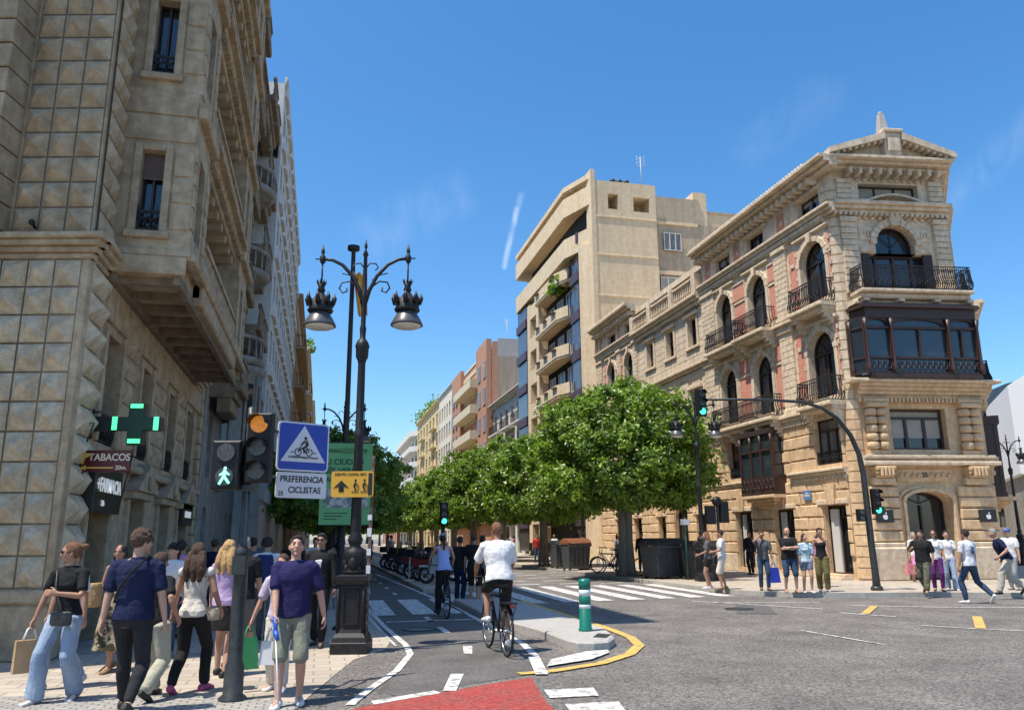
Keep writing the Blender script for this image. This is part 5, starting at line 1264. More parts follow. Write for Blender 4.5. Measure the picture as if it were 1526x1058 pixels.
# street-name post and small signs by the containers
t = thing('pavement_sign_post', (13.0, 27.4, .12), 'thin green post with a small white plate between the grey containers', 'sign'); q_ = Fr((13.0, 27.4, .12), (1, 0, 0), (0, -1, 0)); mb = MB(q_); mb.tube([(0, 0, 0), (0, 0, 2.2)], .03, 6); part(mb, 'post', mat('post_green', (.02, .09, .06), .5), t); mb = MB(q_); mb.box(-.2, .18, .03, .05, 1.95, 2.15); part(mb, 'plate', SWH, t)
t = thing('signal_from_behind', (13.75, 26.3, .12), 'black signal heads seen from behind, right of the lamp post by the containers', 'traffic light'); q_ = Fr((13.75, 26.3, .12), (1, 0, 0), (0, -1, 0)); mb = MB(q_); mb.tube([(0, 0, 0), (0, 0, 2.9)], .05, 8); part(mb, 'post', DARKMETAL, t); mb = MB(q_); mb.box(-.45, -.1, -.1, .1, 1.95, 2.6, 0, .03); mb.box(.08, .4, -.12, .12, 2.0, 2.75, 0, .03); mb.ball((0, 0, 2.75), (.2, .15, .18), 8); part(mb, 'heads', BLK, t)
# waste containers
CG = mat('container_grey', (.05, .056, .062), .5, (.07, .075, .08), scale=5, stain=.15); CL_ = mat('container_lid', (.03, .033, .037), .45); CB = mat('brown_lid', (.20, .075, .035), .5)
def container(x, y, w, d, h, label, lid, rz=0, grp=None):
    t = thing('waste_container', (0, 0, 0), label, 'waste container', grp); mb = MB(LF)
    mb.prism([(-w*.44, -d*.42), (w*.44, -d*.42), (w*.44, d*.42), (-w*.44, d*.42)], .08, h*.82, 0, [(-w/2, -d/2), (w/2, -d/2), (w/2, d/2), (-w/2, d/2)])
    for k in range(5): u = -w*.38+w*.76*k/4; mb.box(u-.02, u+.02, d*.42, d*.51, .2, h*.78)
    mb.box(-w*.53, w*.53, d*.5, d*.58, h*.76, h*.83); part(mb, 'body', CG, t)
    mb = MB(LF); L1 = [(-w*.53, -d*.54), (w*.53, -d*.54), (w*.53, d*.54), (-w*.53, d*.54)]; L2 = [(a*.96, b*.75) for a, b in L1]; L3 = [(a*.9, b*.35) for a, b in L1]
    mb.prism(L1, h*.83, h*.88, 0); mb.prism(L1, h*.88, h*.97, 0, L2); mb.prism(L2, h*.97, h*1.02, 0, L3); mb.tube([(-w*.4, d*.56, h*.86), (w*.4, d*.56, h*.86)], .02, 6); part(mb, 'lid', lid, t)
    for s in (-1, 1):
        for e in (-1, 1): m2 = MB(Fr((s*w*.38, e*d*.32, .08), (0, 1, 0), (1, 0, 0))); m2.lathe([(.08, -.03), (.08, .03)], seg=10); m2.v = [Vector((v.x+ (v.z-.08), v.y, .08+(v.x-s*w*.38))) for v in m2.v]; part(m2, 'wheel', BLK, t)
    t.location = (x, y, .12); rotz(t, rz); return t
container(12.75, 28.9, 1.5, 1.0, 1.45, 'large dark grey waste container left of the thin green post', CL_, 20, 'grey waste containers at the kerb')
container(13.9, 28.0, 1.2, 1.0, 1.35, 'dark waste container right of the thin green post', CL_, 20, 'grey waste containers at the kerb')
container(11.95, 39.6, 1.0, .9, 1.35, 'grey waste container with a flat grey lid left of the brown-lidded one', CL_, 8, 'grey waste containers at the kerb')
container(11.95, 37.3, 1.15, .9, 1.45, 'grey waste container with a domed rusty brown lid', CB, 8, 'grey waste containers at the kerb')
mb = MB(LF); mb.prism([(-.25, -.2), (.25, -.2), (.25, .2), (-.25, .2)], 0, .55, 0, [(-.3, -.25), (.3, -.25), (.3, .25), (-.3, .25)]); b_ = part(mb, 'litter_box', mat('litter_brown', (.06, .04, .03), .6)); tag(b_, 'low brown box at the foot of the containers beside the lamp post', 'box'); b_.location = (13.7, 26.75, .12)
t = thing('tape_post', (2.95, 30.2, .12), 'pale leaning post with yellow tape in front of the motorcycles', 'post'); q_ = Fr((3.25, 30.2, .12), (1, 0, 0), (0, -1, 0)); mb = MB(q_); mb.tube([(0, 0, 0), (.03, 0, 1.25)], .03, 6); mb.lathe([(.2, 0), (.2, .05), (.04, .07)], seg=10); part(mb, 'post', WHITEF, t); mb = MB(q_); mb.box(-.06, .1, .03, .045, .85, 1.2); part(mb, 'tape', YS, t)
t = thing('sandwich_board', (.98, 20.6, 0), 'small white leaning board with a blue mark beside the rusty post', 'sign'); q_ = Fr((1.0, 20.4, 0), (1, 0, 0), (0, -1, 0)); mb = MB(q_); mb.poly([(-.2, .35), (.26, .35), (.2, .75), (-.12, .75)], 0, .03); mb.tube([(-.1, 0, 0), (-.1, 0, .4)], .015, 4); mb.tube([(.15, 0, 0), (.15, 0, .4)], .015, 4); part(mb, 'board', SWH, t); mb = MB(q_); mb.ball((.03, .035, .52), (.06, .01, .06), 8); part(mb, 'mark', SBL, t)

# ---------------------------------------------------------------- bicycles and motorcycles (local y = forward)
TYRE = mat('tyre_rubber', (.02, .02, .02), .8); CHR = mat('chrome', (.5, .5, .52), .25, metal=.9)
def wheel_mesh(mb, y, r, z, th, x=0, seg=24, mi=0): mb.tube([(x, y+r*math.cos(2*math.pi*q/seg), z+r*math.sin(2*math.pi*q/seg)) for q in range(seg+1)], th, 6, mi)
def make_bike(label, fm, cat='bicycle', group=None, low=False):
    t = thing('bicycle', (0, 0, 0), label, cat, group); Wf = WF
    for y in (-.52, .52):
        mb = MB(Wf); wheel_mesh(mb, y, .33, .35, .02); ty = part(mb, 'wheel', TYRE, t)
        mb = MB(Wf); wheel_mesh(mb, y, .305, .35, .009)
        for q in range(14): w = 2*math.pi*q/14; mb.tube([(0, y, .35), (0, y+.3*math.cos(w), .35+.3*math.sin(w))], .0025, 3)
        mb.tube([(-.05, y, .35), (.05, y, .35)], .022, 8); part(mb, 'rim', CHR, ty)
    mb = MB(Wf)
    for P in ([(0, -.08, .30), (0, .40, .86)], [(0, -.08, .30), (0, -.24, .86)], [(0, -.22, .80), (0, .38, .82)], [(0, .36, .95), (0, .42, .78)]): mb.tube(P, .018, 8)
    for s in (-.06, .06):
        mb.tube([(s, -.52, .35), (s*.4, -.08, .30)], .011, 6); mb.tube([(s, -.52, .35), (s*.3, -.22, .78)], .009, 6); mb.tube([(s, .52, .35), (s, .44, .68), (0, .41, .78)], .012, 6)
    part(mb, 'frame', fm, t)
    mb = MB(Wf); mb.tube([(0, -.24, .86), (0, -.26, .96)], .013, 6); part(mb, 'seat_post', CHR, t)
    mb = MB(Wf); mb.prism([(-.07, -.40), (.07, -.40), (.03, -.22), (.015, -.12), (-.015, -.12), (-.03, -.22)], .95, 1.0); part(mb, 'saddle', BLK, t)
    mb = MB(Wf); mb.tube([(0, .36, .95), (0, .35, 1.05), (-.12, .36, 1.08), (-.28, .26, 1.08)], .012, 6); mb.tube([(0, .35, 1.05), (.12, .36, 1.08), (.28, .26, 1.08)], .012, 6); mb.tube([(-.28, .26, 1.08), (-.28, .16, 1.07)], .018, 6); mb.tube([(.28, .26, 1.08), (.28, .16, 1.07)], .018, 6); part(mb, 'handlebar', BLK, t)
    mb = MB(Wf); mb.tube([(.04, -.08, .30), (.07, -.08, .30), (.075, -.15, .16)], .01, 5); mb.tube([(-.04, -.08, .30), (-.07, -.08, .30), (-.075, -.01, .44)], .01, 5); mb.box(.05, .14, -.2, -.11, .145, .17); mb.box(-.14, -.05, -.05, .04, .43, .455); part(mb, 'pedals', BLK, t)
    mb = MB(Wf); mb.lathe([(.085, -.004), (.085, .004)], seg=18); mb.v = [Vector((.045+v.z, -.08+v.x, .30+v.y)) for v in mb.v]; part(mb, 'chainring', CHR, t)
    for y in (-.52, .52):
        mb = MB(Wf); a0, a1 = (.2, 2.6) if y < 0 else (.3, 2.2)
        P = [(0, y+.36*math.cos(a0+(a1-a0)*q/8), .35+.36*math.sin(a0+(a1-a0)*q/8)) for q in range(9)]
        for a, b in zip(P, P[1:]): mb.face([(-.025, a[1], a[2]), (.025, a[1], a[2]), (.025, b[1], b[2]), (-.025, b[1], b[2])])
        part(mb, 'mudguard', BLK, t)
    return t
bk = make_bike('dark city bicycle ridden by the man in the white T-shirt', IRON)
mb = MB(WF); mb.box(-.09, .09, -.80, -.46, .74, .755); mb.tube([(-.07, -.78, .74), (-.05, -.52, .38)], .006, 4); mb.tube([(.07, -.78, .74), (.05, -.52, .38)], .006, 4); part(mb, 'carrier', BLK, bk)
mb = MB(WF); mb.box(-.03, .03, -.83, -.80, .69, .73); part(mb, 'rear_light', mat('tail_red', (.25, .015, .012), .3), bk)
bikes = []
for x, y, rz, lb in ((2.66, 17.85, 2, 'black bicycle ridden by the woman in the pale blue top'), (12.2, 33.2, 70, 'parked bicycle leaning just left of the big tree trunk'), (12.5, 34.4, 95, 'parked bicycle furthest behind the big tree trunk'), (13.2, 31.0, 80, 'parked bicycle between the big tree and the containers')):
    c = copy_tree(bk) if x > 5 else copy_tree(bk); c.location = (x, y, .005 if x < 5 else .125); rotz(c, rz); c['label'] = lb; bikes.append(c)
    if x > 5: c['group'] = 'bicycles parked by the trees'
    for ch in list(c.children):
        if ch.name.startswith(('carrier', 'rear_light')): bpy.data.objects.remove(ch)
bk.location = (2.66, 12.25, .005); rotz(bk, 3)
def make_moto():
    t = thing('motorcycle', (0, 0, 0), None, 'motorcycle', 'motorcycles parked on the median')
    for y in (-.62, .66):
        mb = MB(WF); wheel_mesh(mb, y, .24, .30, .06); wheel_mesh(mb, y, .18, .30, .03, mi=1)
        for q in range(6): w = math.pi*q/3; mb.tube([(0, y, .3), (0, y+.2*math.cos(w), .3+.2*math.sin(w))], .018, 4, 1)
        part(mb, 'wheel', [TYRE, CHR], t)
    P = MATS['moto_red']
    mb = MB(WF); mb.prism([(-.14, -.9), (.14, -.9), (.16, -.3), (.12, .12), (-.12, .12), (-.16, -.3)], .52, .80, 0, [(-.10, -.95), (.10, -.95), (.12, -.3), (.1, .1), (-.1, .1), (-.12, -.3)]); mb.prism([(-.2, -.15), (.2, -.15), (.2, .35), (-.2, .35)], .28, .36)
    mb.prism([(-.22, .30), (.22, .30), (.10, .52), (-.10, .52)], .34, .98, 0, [(-.14, .22), (.14, .22), (.09, .42), (-.09, .42)]); mb.prism([(-.07, .42), (.07, .42), (.07, .92), (-.07, .92)], .56, .62); part(mb, 'body', P, t)
    mb = MB(WF); mb.prism([(-.13, -.75), (.13, -.75), (.12, -.02), (-.12, -.02)], .80, .90); part(mb, 'seat', BLK, t)
    mb = MB(WF); mb.tube([(0, .64, .3), (0, .42, .95), (0, .36, 1.08)], .03, 6); mb.tube([(-.34, .22, 1.1), (-.1, .36, 1.1), (.1, .36, 1.1), (.34, .22, 1.1)], .016, 6); part(mb, 'handlebar', BLK, t)
    mb = MB(WF); mb.poly([(-.18, 1.05), (.18, 1.05), (.13, 1.4), (-.13, 1.4)], .40, .41); part(mb, 'windscreen', GLASSC, t)
    for s in (-1, 1):
        mb = MB(WF); mb.tube([(s*.28, .28, 1.1), (s*.32, .26, 1.28)], .008, 4); mb.ball((s*.34, .26, 1.3), (.07, .02, .045), 8); part(mb, 'mirror', BLK, t)
    mb = MB(WF); mb.ball((0, .50, .9), (.09, .06, .08), 8); part(mb, 'headlight', CHR, t)
    mb = MB(WF); mb.box(-.07, .07, -.98, -.94, .68, .76); part(mb, 'rear_light', MATS['tail_red'], t)
    mb = MB(WF); mb.tube([(.14, -.1, .3), (.16, -.5, .34), (.16, -.85, .42)], [.03, .05, .06], 8); part(mb, 'exhaust', CHR, t)
    mb = MB(WF); mb.box(-.18, .18, -1.1, -.75, .86, 1.14, 0, .05); part(mb, 'top_box', BLK, t)
    return t
mat('moto_red', (.20, .015, .015), .3, coat=.5); mat('moto_white', (.55, .55, .55), .3, coat=.5); mat('moto_black', (.02, .02, .022), .3, coat=.5); mat('moto_blue', (.03, .08, .25), .3, coat=.5)
m0 = make_moto()
sp = [(4.3, 28.3, 72, 'moto_white', 'white motorcycle standing nearest to the female cyclist'), (4.2, 29.9, 66, 'moto_red', 'red motorcycle second in the parked row'), (4.1, 31.5, 74, 'moto_black', 'black motorcycle third in the parked row'), (4.2, 33.0, 70, 'moto_red', 'red motorcycle behind the third black one'),
      (4.1, 34.6, 66, 'moto_blue', 'blue motorcycle in the middle of the parked row'), (4.1, 36.2, 72, 'moto_black', 'black motorcycle just behind the blue one'), (4.1, 38.2, 68, 'moto_white', 'white motorcycle far back in the parked row'), (4.0, 40.5, 70, 'moto_black', 'black motorcycle last but one in the parked row'), (4.0, 43, 70, 'moto_red', 'red motorcycle last of the parked row')]
for i, (x, y, rz, cm, lb) in enumerate(sp):
    o = m0 if i == len(sp)-1 else copy_tree(m0, None, {'moto_red': MATS[cm]}); o.location = (x, y, .12); rotz(o, 180+rz if i % 2 else rz); o['label'] = lb
# ================================================================ TREES
def leafmat(name, c1, c2, tr):
    m = bpy.data.materials.new(name); m.use_nodes = True; t = m.node_tree; b = t.nodes['Principled BSDF']; o = t.nodes['Material Output']; Lk = t.links.new
    co = t.nodes.new('ShaderNodeTexCoord'); n = N(t, 'ShaderNodeTexNoise', Scale=1.6, Detail=5.0, Roughness=.7); Lk(co.outputs['Object'], n.inputs['Vector'])
    r = t.nodes.new('ShaderNodeValToRGB'); r.color_ramp.elements[0].position = .36; r.color_ramp.elements[1].position = .64; r.color_ramp.elements[0].color = (*c1, 1); r.color_ramp.elements[1].color = (*c2, 1)
    Lk(n.outputs[0], r.inputs[0]); Lk(r.outputs[0], b.inputs['Base Color']); b.inputs['Roughness'].default_value = .38; b.inputs['Specular IOR Level'].default_value = .5
    tl = t.nodes.new('ShaderNodeBsdfTranslucent'); g = t.nodes.new('ShaderNodeMixRGB'); g.blend_type = 'MULTIPLY'; g.inputs[0].default_value = 1; g.inputs[2].default_value = (1.6, 1.9, .5, 1); Lk(r.outputs[0], g.inputs[1]); Lk(g.outputs[0], tl.inputs[0])
    mx = t.nodes.new('ShaderNodeMixShader'); mx.inputs[0].default_value = tr; Lk(b.outputs[0], mx.inputs[1]); Lk(tl.outputs[0], mx.inputs[2]); Lk(mx.outputs[0], o.inputs[0]); MATS[name] = m; return m
LEAF = leafmat('ficus_leaves', (.026, .066, .008), (.27, .39, .05), .26)
BARK = mat('grey_bark', (.13, .115, .095), .9, (.24, .215, .18), scale=5, bump=.6, bscale=16, stretch=(3, 3, .5))
def crown_mesh(seed, r, z0, z1, nclump, nleaf, ls, flat=.55):
    rnd = random.Random(seed); vs = []; fs = []; zc = z0+(z1-z0)*.36
    lobes = [(rnd.uniform(-1, 1), rnd.uniform(-1, 1), rnd.uniform(-.6, 1)) for _ in range(9)]
    for c in range(nclump):
        # direction on the dome
        while True:
            d = Vector((rnd.gauss(0, 1), rnd.gauss(0, 1), rnd.gauss(0, 1)*.9))
            if d.length > .1: d.normalize(); break
        k = 1+.20*noise.noise(d*2.3+Vector((seed, 0, 0)))+.16*noise.noise(d*5.5+Vector((0, seed, 0)))
        rr = rnd.random()**.22 if rnd.random() < .85 else rnd.uniform(.35, .8)
        h = (z1-zc) if d.z > 0 else (zc-z0)
        ez = abs(d.z)**(.85 if d.z > 0 else flat)*(1 if d.z > 0 else -1)
        C = Vector((d.x*r*k*rr*(1 if d.z > 0 else 1.0), d.y*r*k*rr, zc+ez*h*rr*k))
        cr = rnd.uniform(.22, .52)*r/3.7
        tilt = (d+Vector((0, 0, .5))).normalized()
        for l in range(nleaf):
            o = Vector((rnd.gauss(0, .5), rnd.gauss(0, .5), rnd.gauss(0, .38)))*cr; p = C+o
            nn = (tilt*.8+Vector((rnd.uniform(-1, 1), rnd.uniform(-1, 1), rnd.uniform(-.6, 1)))).normalized()
            a = nn.orthogonal().normalized(); a = Matrix.Rotation(rnd.uniform(0, 6.28), 3, nn) @ a; b = nn.cross(a)
            s = ls*rnd.uniform(.7, 1.35); i = len(vs)
            vs += [p-a*s*.5, p+b*s*.27+nn*s*.07, p+a*s*.5-nn*s*.05, p-b*s*.27+nn*s*.07]; fs.append((i, i+1, i+2, i+3))
    me = bpy.data.meshes.new('crown'); me.from_pydata([tuple(v) for v in vs], [], fs); me.materials.append(LEAF); return me
def trunk_mesh(seed, h, r, spread, top):
    rnd = random.Random(seed); mb = MB(WF); k = 5
    for i in range(k):   # fluted trunk from several fused stems
        w = 2*math.pi*i/k+rnd.uniform(-.3, .3); a = Vector((math.cos(w), math.sin(w), 0))
        mb.tube([a*r*1.1, a*r*.75+Vector((0, 0, .3)), a*r*.55+Vector((0, 0, h*.5)), a*r*.75+Vector((0, 0, h)), a*spread*.45+Vector((0, 0, h+.9)), a*spread*.8+Vector((rnd.uniform(-.3, .3), rnd.uniform(-.3, .3), top*.72))], [r*.85, r*.7, r*.6, r*.5, r*.32, r*.08], 8)
        for j in range(2):
            b = (a+Vector((rnd.uniform(-.8, .8), rnd.uniform(-.8, .8), 0))).normalized()
            mb.tube([a*r*.75+Vector((0, 0, h)), a*spread*.3+b*.3+Vector((0, 0, h+.7)), b*spread*.85+Vector((0, 0, h+1.5+rnd.random()))], [r*.3, r*.2, r*.05], 6)
    return mb.mesh('trunk', BARK)
CM = [crown_mesh(3, 3.9, 2.85, 8.25, 820, 80, .20), crown_mesh(11, 3.8, 2.6, 7.9, 560, 64, .25), crown_mesh(29, 3.7, 2.7, 8.1, 560, 64, .25)]
TM = [trunk_mesh(3, 2.9, .27, 3.2, 8), trunk_mesh(5, 2.7, .25, 3.2, 8), trunk_mesh(8, 2.8, .24, 3.2, 8)]
def tree(x, y, v, rz, sc, label, grp, name='ficus_tree', zs=1):
    t = thing(name, (x, y, .1), label, 'tree', grp)
    c = link('crown', CM[v], t); k = link('trunk', TM[v], t); c.location = (0, 0, 0); k.location = (0, 0, 0); rotz(t, rz); t.scale = (sc, sc, sc*zs); return t
tree(12.15, 31.2, 0, 0, .95, 'large round ficus tree nearest on the right pavement beside the grey containers', 'ficus trees along the right pavement')
ordn = ['second', 'third', 'fourth', 'fifth', 'sixth', 'seventh', 'eighth', 'ninth', 'tenth', 'eleventh', 'twelfth']
for i, y in enumerate((42.8, 52.6, 62.5, 73, 84, 96, 110, 126, 145, 168, 200)):
    tree(11.9-.1*(i % 3), y, 1+i % 2, 40*i, .88+.06*((i*7) % 3-1), ordn[i]+' ficus from the junction along the right pavement', 'ficus trees along the right pavement', zs=1.12)
for i, y in enumerate((34, 43, 52, 61.5, 72, 84, 98, 115, 135, 160, 190)):
    tree(.7, y, 1+(i+1) % 2, 77*i+20, (.72 if i == 0 else .88), ('nearest' if i == 0 else ordn[i-1])+' shaded ficus along the left pavement', 'ficus trees along the left pavement')
for i in range(6):
    tree(5+i*2.2-3, 225+6*(i % 2), 1, 50*i, 1.2, 'hazy tree at the far street end, '+('leftmost', 'second from left', 'third from left', 'third from right', 'second from right', 'rightmost')[i], 'trees closing the far street end')
# roof garden and planters on the houses
def shrub(x, y, z, r, n, label, g=None):
    me = bpy.data.meshes.new('foliage'); rnd = random.Random(int(x*7+y)); vs = []; fs = []
    for i in range(n):
        p = Vector((x+rnd.gauss(0, r*.4), y+rnd.gauss(0, r*.8), z+abs(rnd.gauss(0, r*.5)))); nn = Vector((rnd.uniform(-1, 1), rnd.uniform(-1, 1), rnd.uniform(0, 1))).normalized(); a = nn.orthogonal().normalized(); b = nn.cross(a); s = .3; k = len(vs); vs += [p-a*s, p+b*s*.6, p+a*s, p-b*s*.6]; fs.append((k, k+1, k+2, k+3))
    me.from_pydata([tuple(v) for v in vs], [], fs); me.materials.append(LEAF); return link('roof_shrub', me, None, label, 'shrub', g)
for i, y in enumerate((152, 146, 140, 134)): shrub(19, y, 23.4, 2.2-.3*i, 420, ('tallest', 'second', 'third', 'smallest')[i]+' green shrub on the roof of the yellow house, counted from the left', 'roof garden shrubs on the yellow house')
shrub(-2.3, 84, 20.9, 1.0, 120, 'small green plant in the roof box of the far cream house')
shrub(17.5, 57.5, 20.6, .8, 200, 'hanging plant on the upper balcony of the beige block')
# ================================================================ PEOPLE
def cloth(name, c, c2=None, scale=4, rough=.85, ramp=(.35, .65), bump=.75, bscale=11, stretch=None):
    return mat('cloth_'+name, c, rough, c2 or tuple(min(1, x*1.18+.004) for x in c), scale=scale, bump=bump, bscale=bscale, ramp=ramp, stretch=stretch, spec=.25)
SK = {k: mat('skin_'+k, c, .55, tuple(x*.88 for x in c), scale=9, spec=.35, bump=.1, bscale=40) for k, c in dict(light=(.52, .30, .21), mid=(.42, .225, .145), tan=(.33, .165, .10)).items()}
HR = {k: mat('hair_'+k, c, .5, tuple(min(1, x*2.0+.01) for x in c), scale=5, stretch=(14, 14, 3), bump=.7, bscale=12, spec=.4) for k, c in dict(dark=(.018, .011, .008), brown=(.055, .027, .014), auburn=(.13, .055, .024), blonde=(.36, .22, .09), grey=(.20, .19, .18), black=(.008, .007, .007)).items()}
SHOE = {k: mat('shoe_'+k, c, .6) for k, c in dict(white=(.6, .6, .6), black=(.015, .015, .015), pink=(.42, .06, .17), tan=(.25, .15, .08), grey=(.22, .22, .23), blue=(.05, .12, .35)).items()}
LIP = mat('lips', (.30, .09, .08), .5); EYE = mat('eye_dark', (.02, .014, .012), .3); SUNG = mat('sunglass_black', (.01, .01, .01), .15)
V = lambda *a: Vector(a)
def ik(a, c, l1, l2, pole):
    d = c-a; D = min(d.length, (l1+l2)*.999); d = d.normalized() if d.length > 1e-6 else V(0, 0, -1); c = a+d*D
    x = (l1*l1-l2*l2+D*D)/(2*D); h = math.sqrt(max(0, l1*l1-x*x)); p = pole-d*pole.dot(d); p = p.normalized() if p.length > 1e-6 else d.orthogonal().normalized()
    return a+d*x+p*h, c
TS = bpy.data.scenes.new('bake'); TVL = TS.view_layers[0]
class Loft:
    def __init__(s): s.v = []; s.f = []
    def rings(s, R, seg=16):        # R: (center, ax, ay)
        i0 = len(s.v); k = len(R)
        for c, ax, ay in R:
            for q in range(seg): w = 2*math.pi*q/seg; s.v.append(c+ax*math.cos(w)+ay*math.sin(w))
        for i in range(k-1):
            for q in range(seg): q2 = (q+1) % seg; s.f.append((i0+i*seg+q, i0+i*seg+q2, i0+(i+1)*seg+q2, i0+(i+1)*seg+q))
        s.f.append(tuple(i0+q for q in range(seg))[::-1]); s.f.append(tuple(i0+(k-1)*seg+q for q in range(seg)))
    def limb(s, P, r, seg=12, hint=None, flat=1.0):
        R = []; prev = hint
        for i, p in enumerate(P):
            t = (P[min(i+1, len(P)-1)]-P[max(i-1, 0)]).normalized()
            a = (prev-t*prev.dot(t)) if prev is not None else t.orthogonal()
            a = a.normalized() if a.length > 1e-6 else t.orthogonal().normalized(); prev = a; b = t.cross(a)
            rr = r[i] if isinstance(r, (list, tuple)) else r
            R.append((p, a*rr, b*rr*flat))
        # rounded ends
        t0 = (P[0]-P[1]).normalized(); t1 = (P[-1]-P[-2]).normalized()
        r0 = R[0][1].length; r1 = R[-1][1].length
        R = [(P[0]+t0*r0*.55, R[0][1]*.55, R[0][2]*.55)]+R+[(P[-1]+t1*r1*.55, R[-1][1]*.55, R[-1][2]*.55)]
        s.rings(R, seg)
    def ell(s, c, ax, ay, az, seg=14, n=9, fn=None):
        R = []
        for i in range(1, n):
            ph = math.pi*i/n; R.append((c-az*math.cos(ph), ax*math.sin(ph), ay*math.sin(ph)))
        i0 = len(s.v); s.rings(R, seg)
        if fn:
            for j in range(i0, len(s.v)): s.v[j] = fn(s.v[j])
    def bake(s, name, m, vox, sc=1.0, smooth=3, wr=0.0, wsc=7.0, seed=0):
        me = bpy.data.meshes.new(name); me.from_pydata([tuple(v*sc) for v in s.v], [], s.f)
        if vox:
            o = bpy.data.objects.new('tmp', me); TS.collection.objects.link(o)
            r = o.modifiers.new('r', 'REMESH'); r.mode = 'VOXEL'; r.voxel_size = vox; r.adaptivity = 0
            q = o.modifiers.new('s', 'SMOOTH'); q.factor = .5; q.iterations = smooth
            TVL.update(); dg = TVL.depsgraph; m2 = bpy.data.meshes.new_from_object(o.evaluated_get(dg))
            bpy.data.objects.remove(o); bpy.data.meshes.remove(me); me = m2; me.name = name
        if wr:
            nn = [v.normal.copy() for v in me.vertices]; co = []
            for v, k in zip(me.vertices, nn):
                p = v.co*wsc; n = noise.noise(Vector((p.x, p.y, p.z*.55+seed)))+.5*noise.noise(Vector((p.x*2.1, p.y*2.1, p.z*1.6+seed))); q = v.co+k*(n*wr*1.5); co += (q.x, q.y, q.z)
            me.vertices.foreach_set('co', co); me.update()
        me.materials.clear(); me.materials.append(m); me.polygons.foreach_set('use_smooth', [True]*len(me.polygons)); return me
PEOPLE = []
def person(x, y, z0, face, h, label, sex='m', skin='light', hair=('short', 'dark'), top=None, topkind='tee', bottom=None, botkind='trousers', shoes='black', lf=(-.10, .05), rf=(.10, -.05),
           lift=(0, 0), lh=None, rh=None, lean=0, twist=0, headyaw=0, headpitch=0, vox=.0085, build=1.0, hipz=.93, grip=(.35, .35), sunglasses=False, cap=None, lfz=0, rfz=0, side=0, elb=None, knee_out=.12, group=None, glasses=False, face_detail=False):
    """all local coordinates for a 1.75 m figure, x right, y forward"""
    s = h/1.75; B = build*(1.0 if sex == 'm' else .9); fem = sex == 'f'
    Rl = Matrix.Rotation(-R_(lean), 3, 'X'); Rs = Matrix.Rotation(R_(side), 3, 'Y'); Rt = Matrix.Rotation(R_(twist), 3, 'Z')
    hip = V(0, 0, hipz)
    def T(p): return hip+Rs @ Rl @ Rt @ (p-V(0, 0, .93))
    def TD(d): return Rs @ Rl @ Rt @ d
    X_, Y_ = TD(V(1, 0, 0)), TD(V(0, 1, 0)); Zt = TD(V(0, 0, 1))
    # legs
    legs = []
    for sg, ft, fz, li in ((-1, lf, lfz, lift[0]), (1, rf, rfz, lift[1])):
        hj = hip+V(sg*.088, 0, -.02); an = V(ft[0], ft[1]-.0, .085+fz+li*.10)
        kn, an = ik(hj, an, .43, .42, V(sg*knee_out, 1, .0)); legs.append((hj, kn, an, sg, li, ft))
    shw = (.168 if fem else .192)*(.92+.08*B)
    sh = [T(V(-shw, 0, 1.42)), T(V(shw, 0, 1.42))]
    hands = []
    for i, (sg, hp) in enumerate(((-1, lh), (1, rh))):
        if hp is None: hp = (sg*(.27 if not fem else .24), .06, .86)
        wr_ = V(*hp); pole = V(*(elb[i] if elb and elb[i] else (sg*.5, -1, -.3)))
        el, wr_ = ik(sh[i], wr_, .285, .25, pole); hands.append((sh[i], el, wr_, sg))
    hy = Matrix.Rotation(R_(headyaw), 3, 'Z'); hpm = Matrix.Rotation(R_(headpitch), 3, 'X')
    hR = Rs @ Matrix.Rotation(-R_(lean*.4), 3, 'X') @ hy @ hpm
    nb = T(V(0, -.005, 1.46)); hc = nb+TD(V(0, .005, .07))+hR @ V(0, .02, .105)
    hx, hyv, hz = hR @ V(1, 0, 0), hR @ V(0, 1, 0), hR @ V(0, 0, 1)
    # ---------------- torso profile
    if fem: prof = [(.83, .12, .09, 0), (.90, .168, .112, -.008), (.97, .165, .112, -.008), (1.04, .142, .098, 0), (1.11, .124, .088, .004), (1.19, .130, .094, .006), (1.28, .146, .112, .018), (1.35, .150, .100, .008), (1.41, .148, .078, -.004), (1.45, .10, .06, -.006), (1.48, .055, .05, -.004)]
    else: prof = [(.83, .12, .09, 0), (.90, .160, .108, 0), (.97, .158, .108, 0), (1.04, .150, .104, .006), (1.12, .146, .102, .010), (1.20, .156, .108, .008), (1.29, .172, .118, .006), (1.36, .176, .110, 0), (1.42, .165, .086, -.004), (1.46, .115, .066, -.006), (1.49, .062, .056, -.004)]
    def torso(L, e, zlo, zhi, flare=0.0, bb=B):
        R = []
        for z, a, b, dy in prof:
            if zlo-1e-6 <= z <= zhi+1e-6: f = 1+flare*max(0, 1.15-z)*3; R.append((T(V(0, dy, z)), X_*((a*bb+e)*f), Y_*((b*bb+e)*f)))
        if zlo < prof[0][0]:
            a, b = prof[1][1]*bb+e, prof[1][2]*bb+e; R = [(T(V(0, 0, zlo)), X_*a*(1+flare), Y_*b*(1+flare))]+R
        L.rings(R, 24)
    def arm(L, e, t, cuff=0):
        for a, el, w, sg in hands:
            n = max(2, int(8*t)+1); P = []; r = []
            for i in range(n+1):
                q = t*i/n
                if q <= .5: p = a.lerp(el, q*2); rr = (.054-.014*q*2)*(.9+.1*B) if not fem else (.046-.011*q*2)
                else: p = el.lerp(w, q*2-1); rr = ((.040+.004*math.sin((q*2-1)*3.1)-.016*(q*2-1)) if not fem else (.035+.003*math.sin((q*2-1)*3.1)-.013*(q*2-1)))
                P.append(p); r.append(rr+e+cuff*q)
            L.limb(P, r, 12)
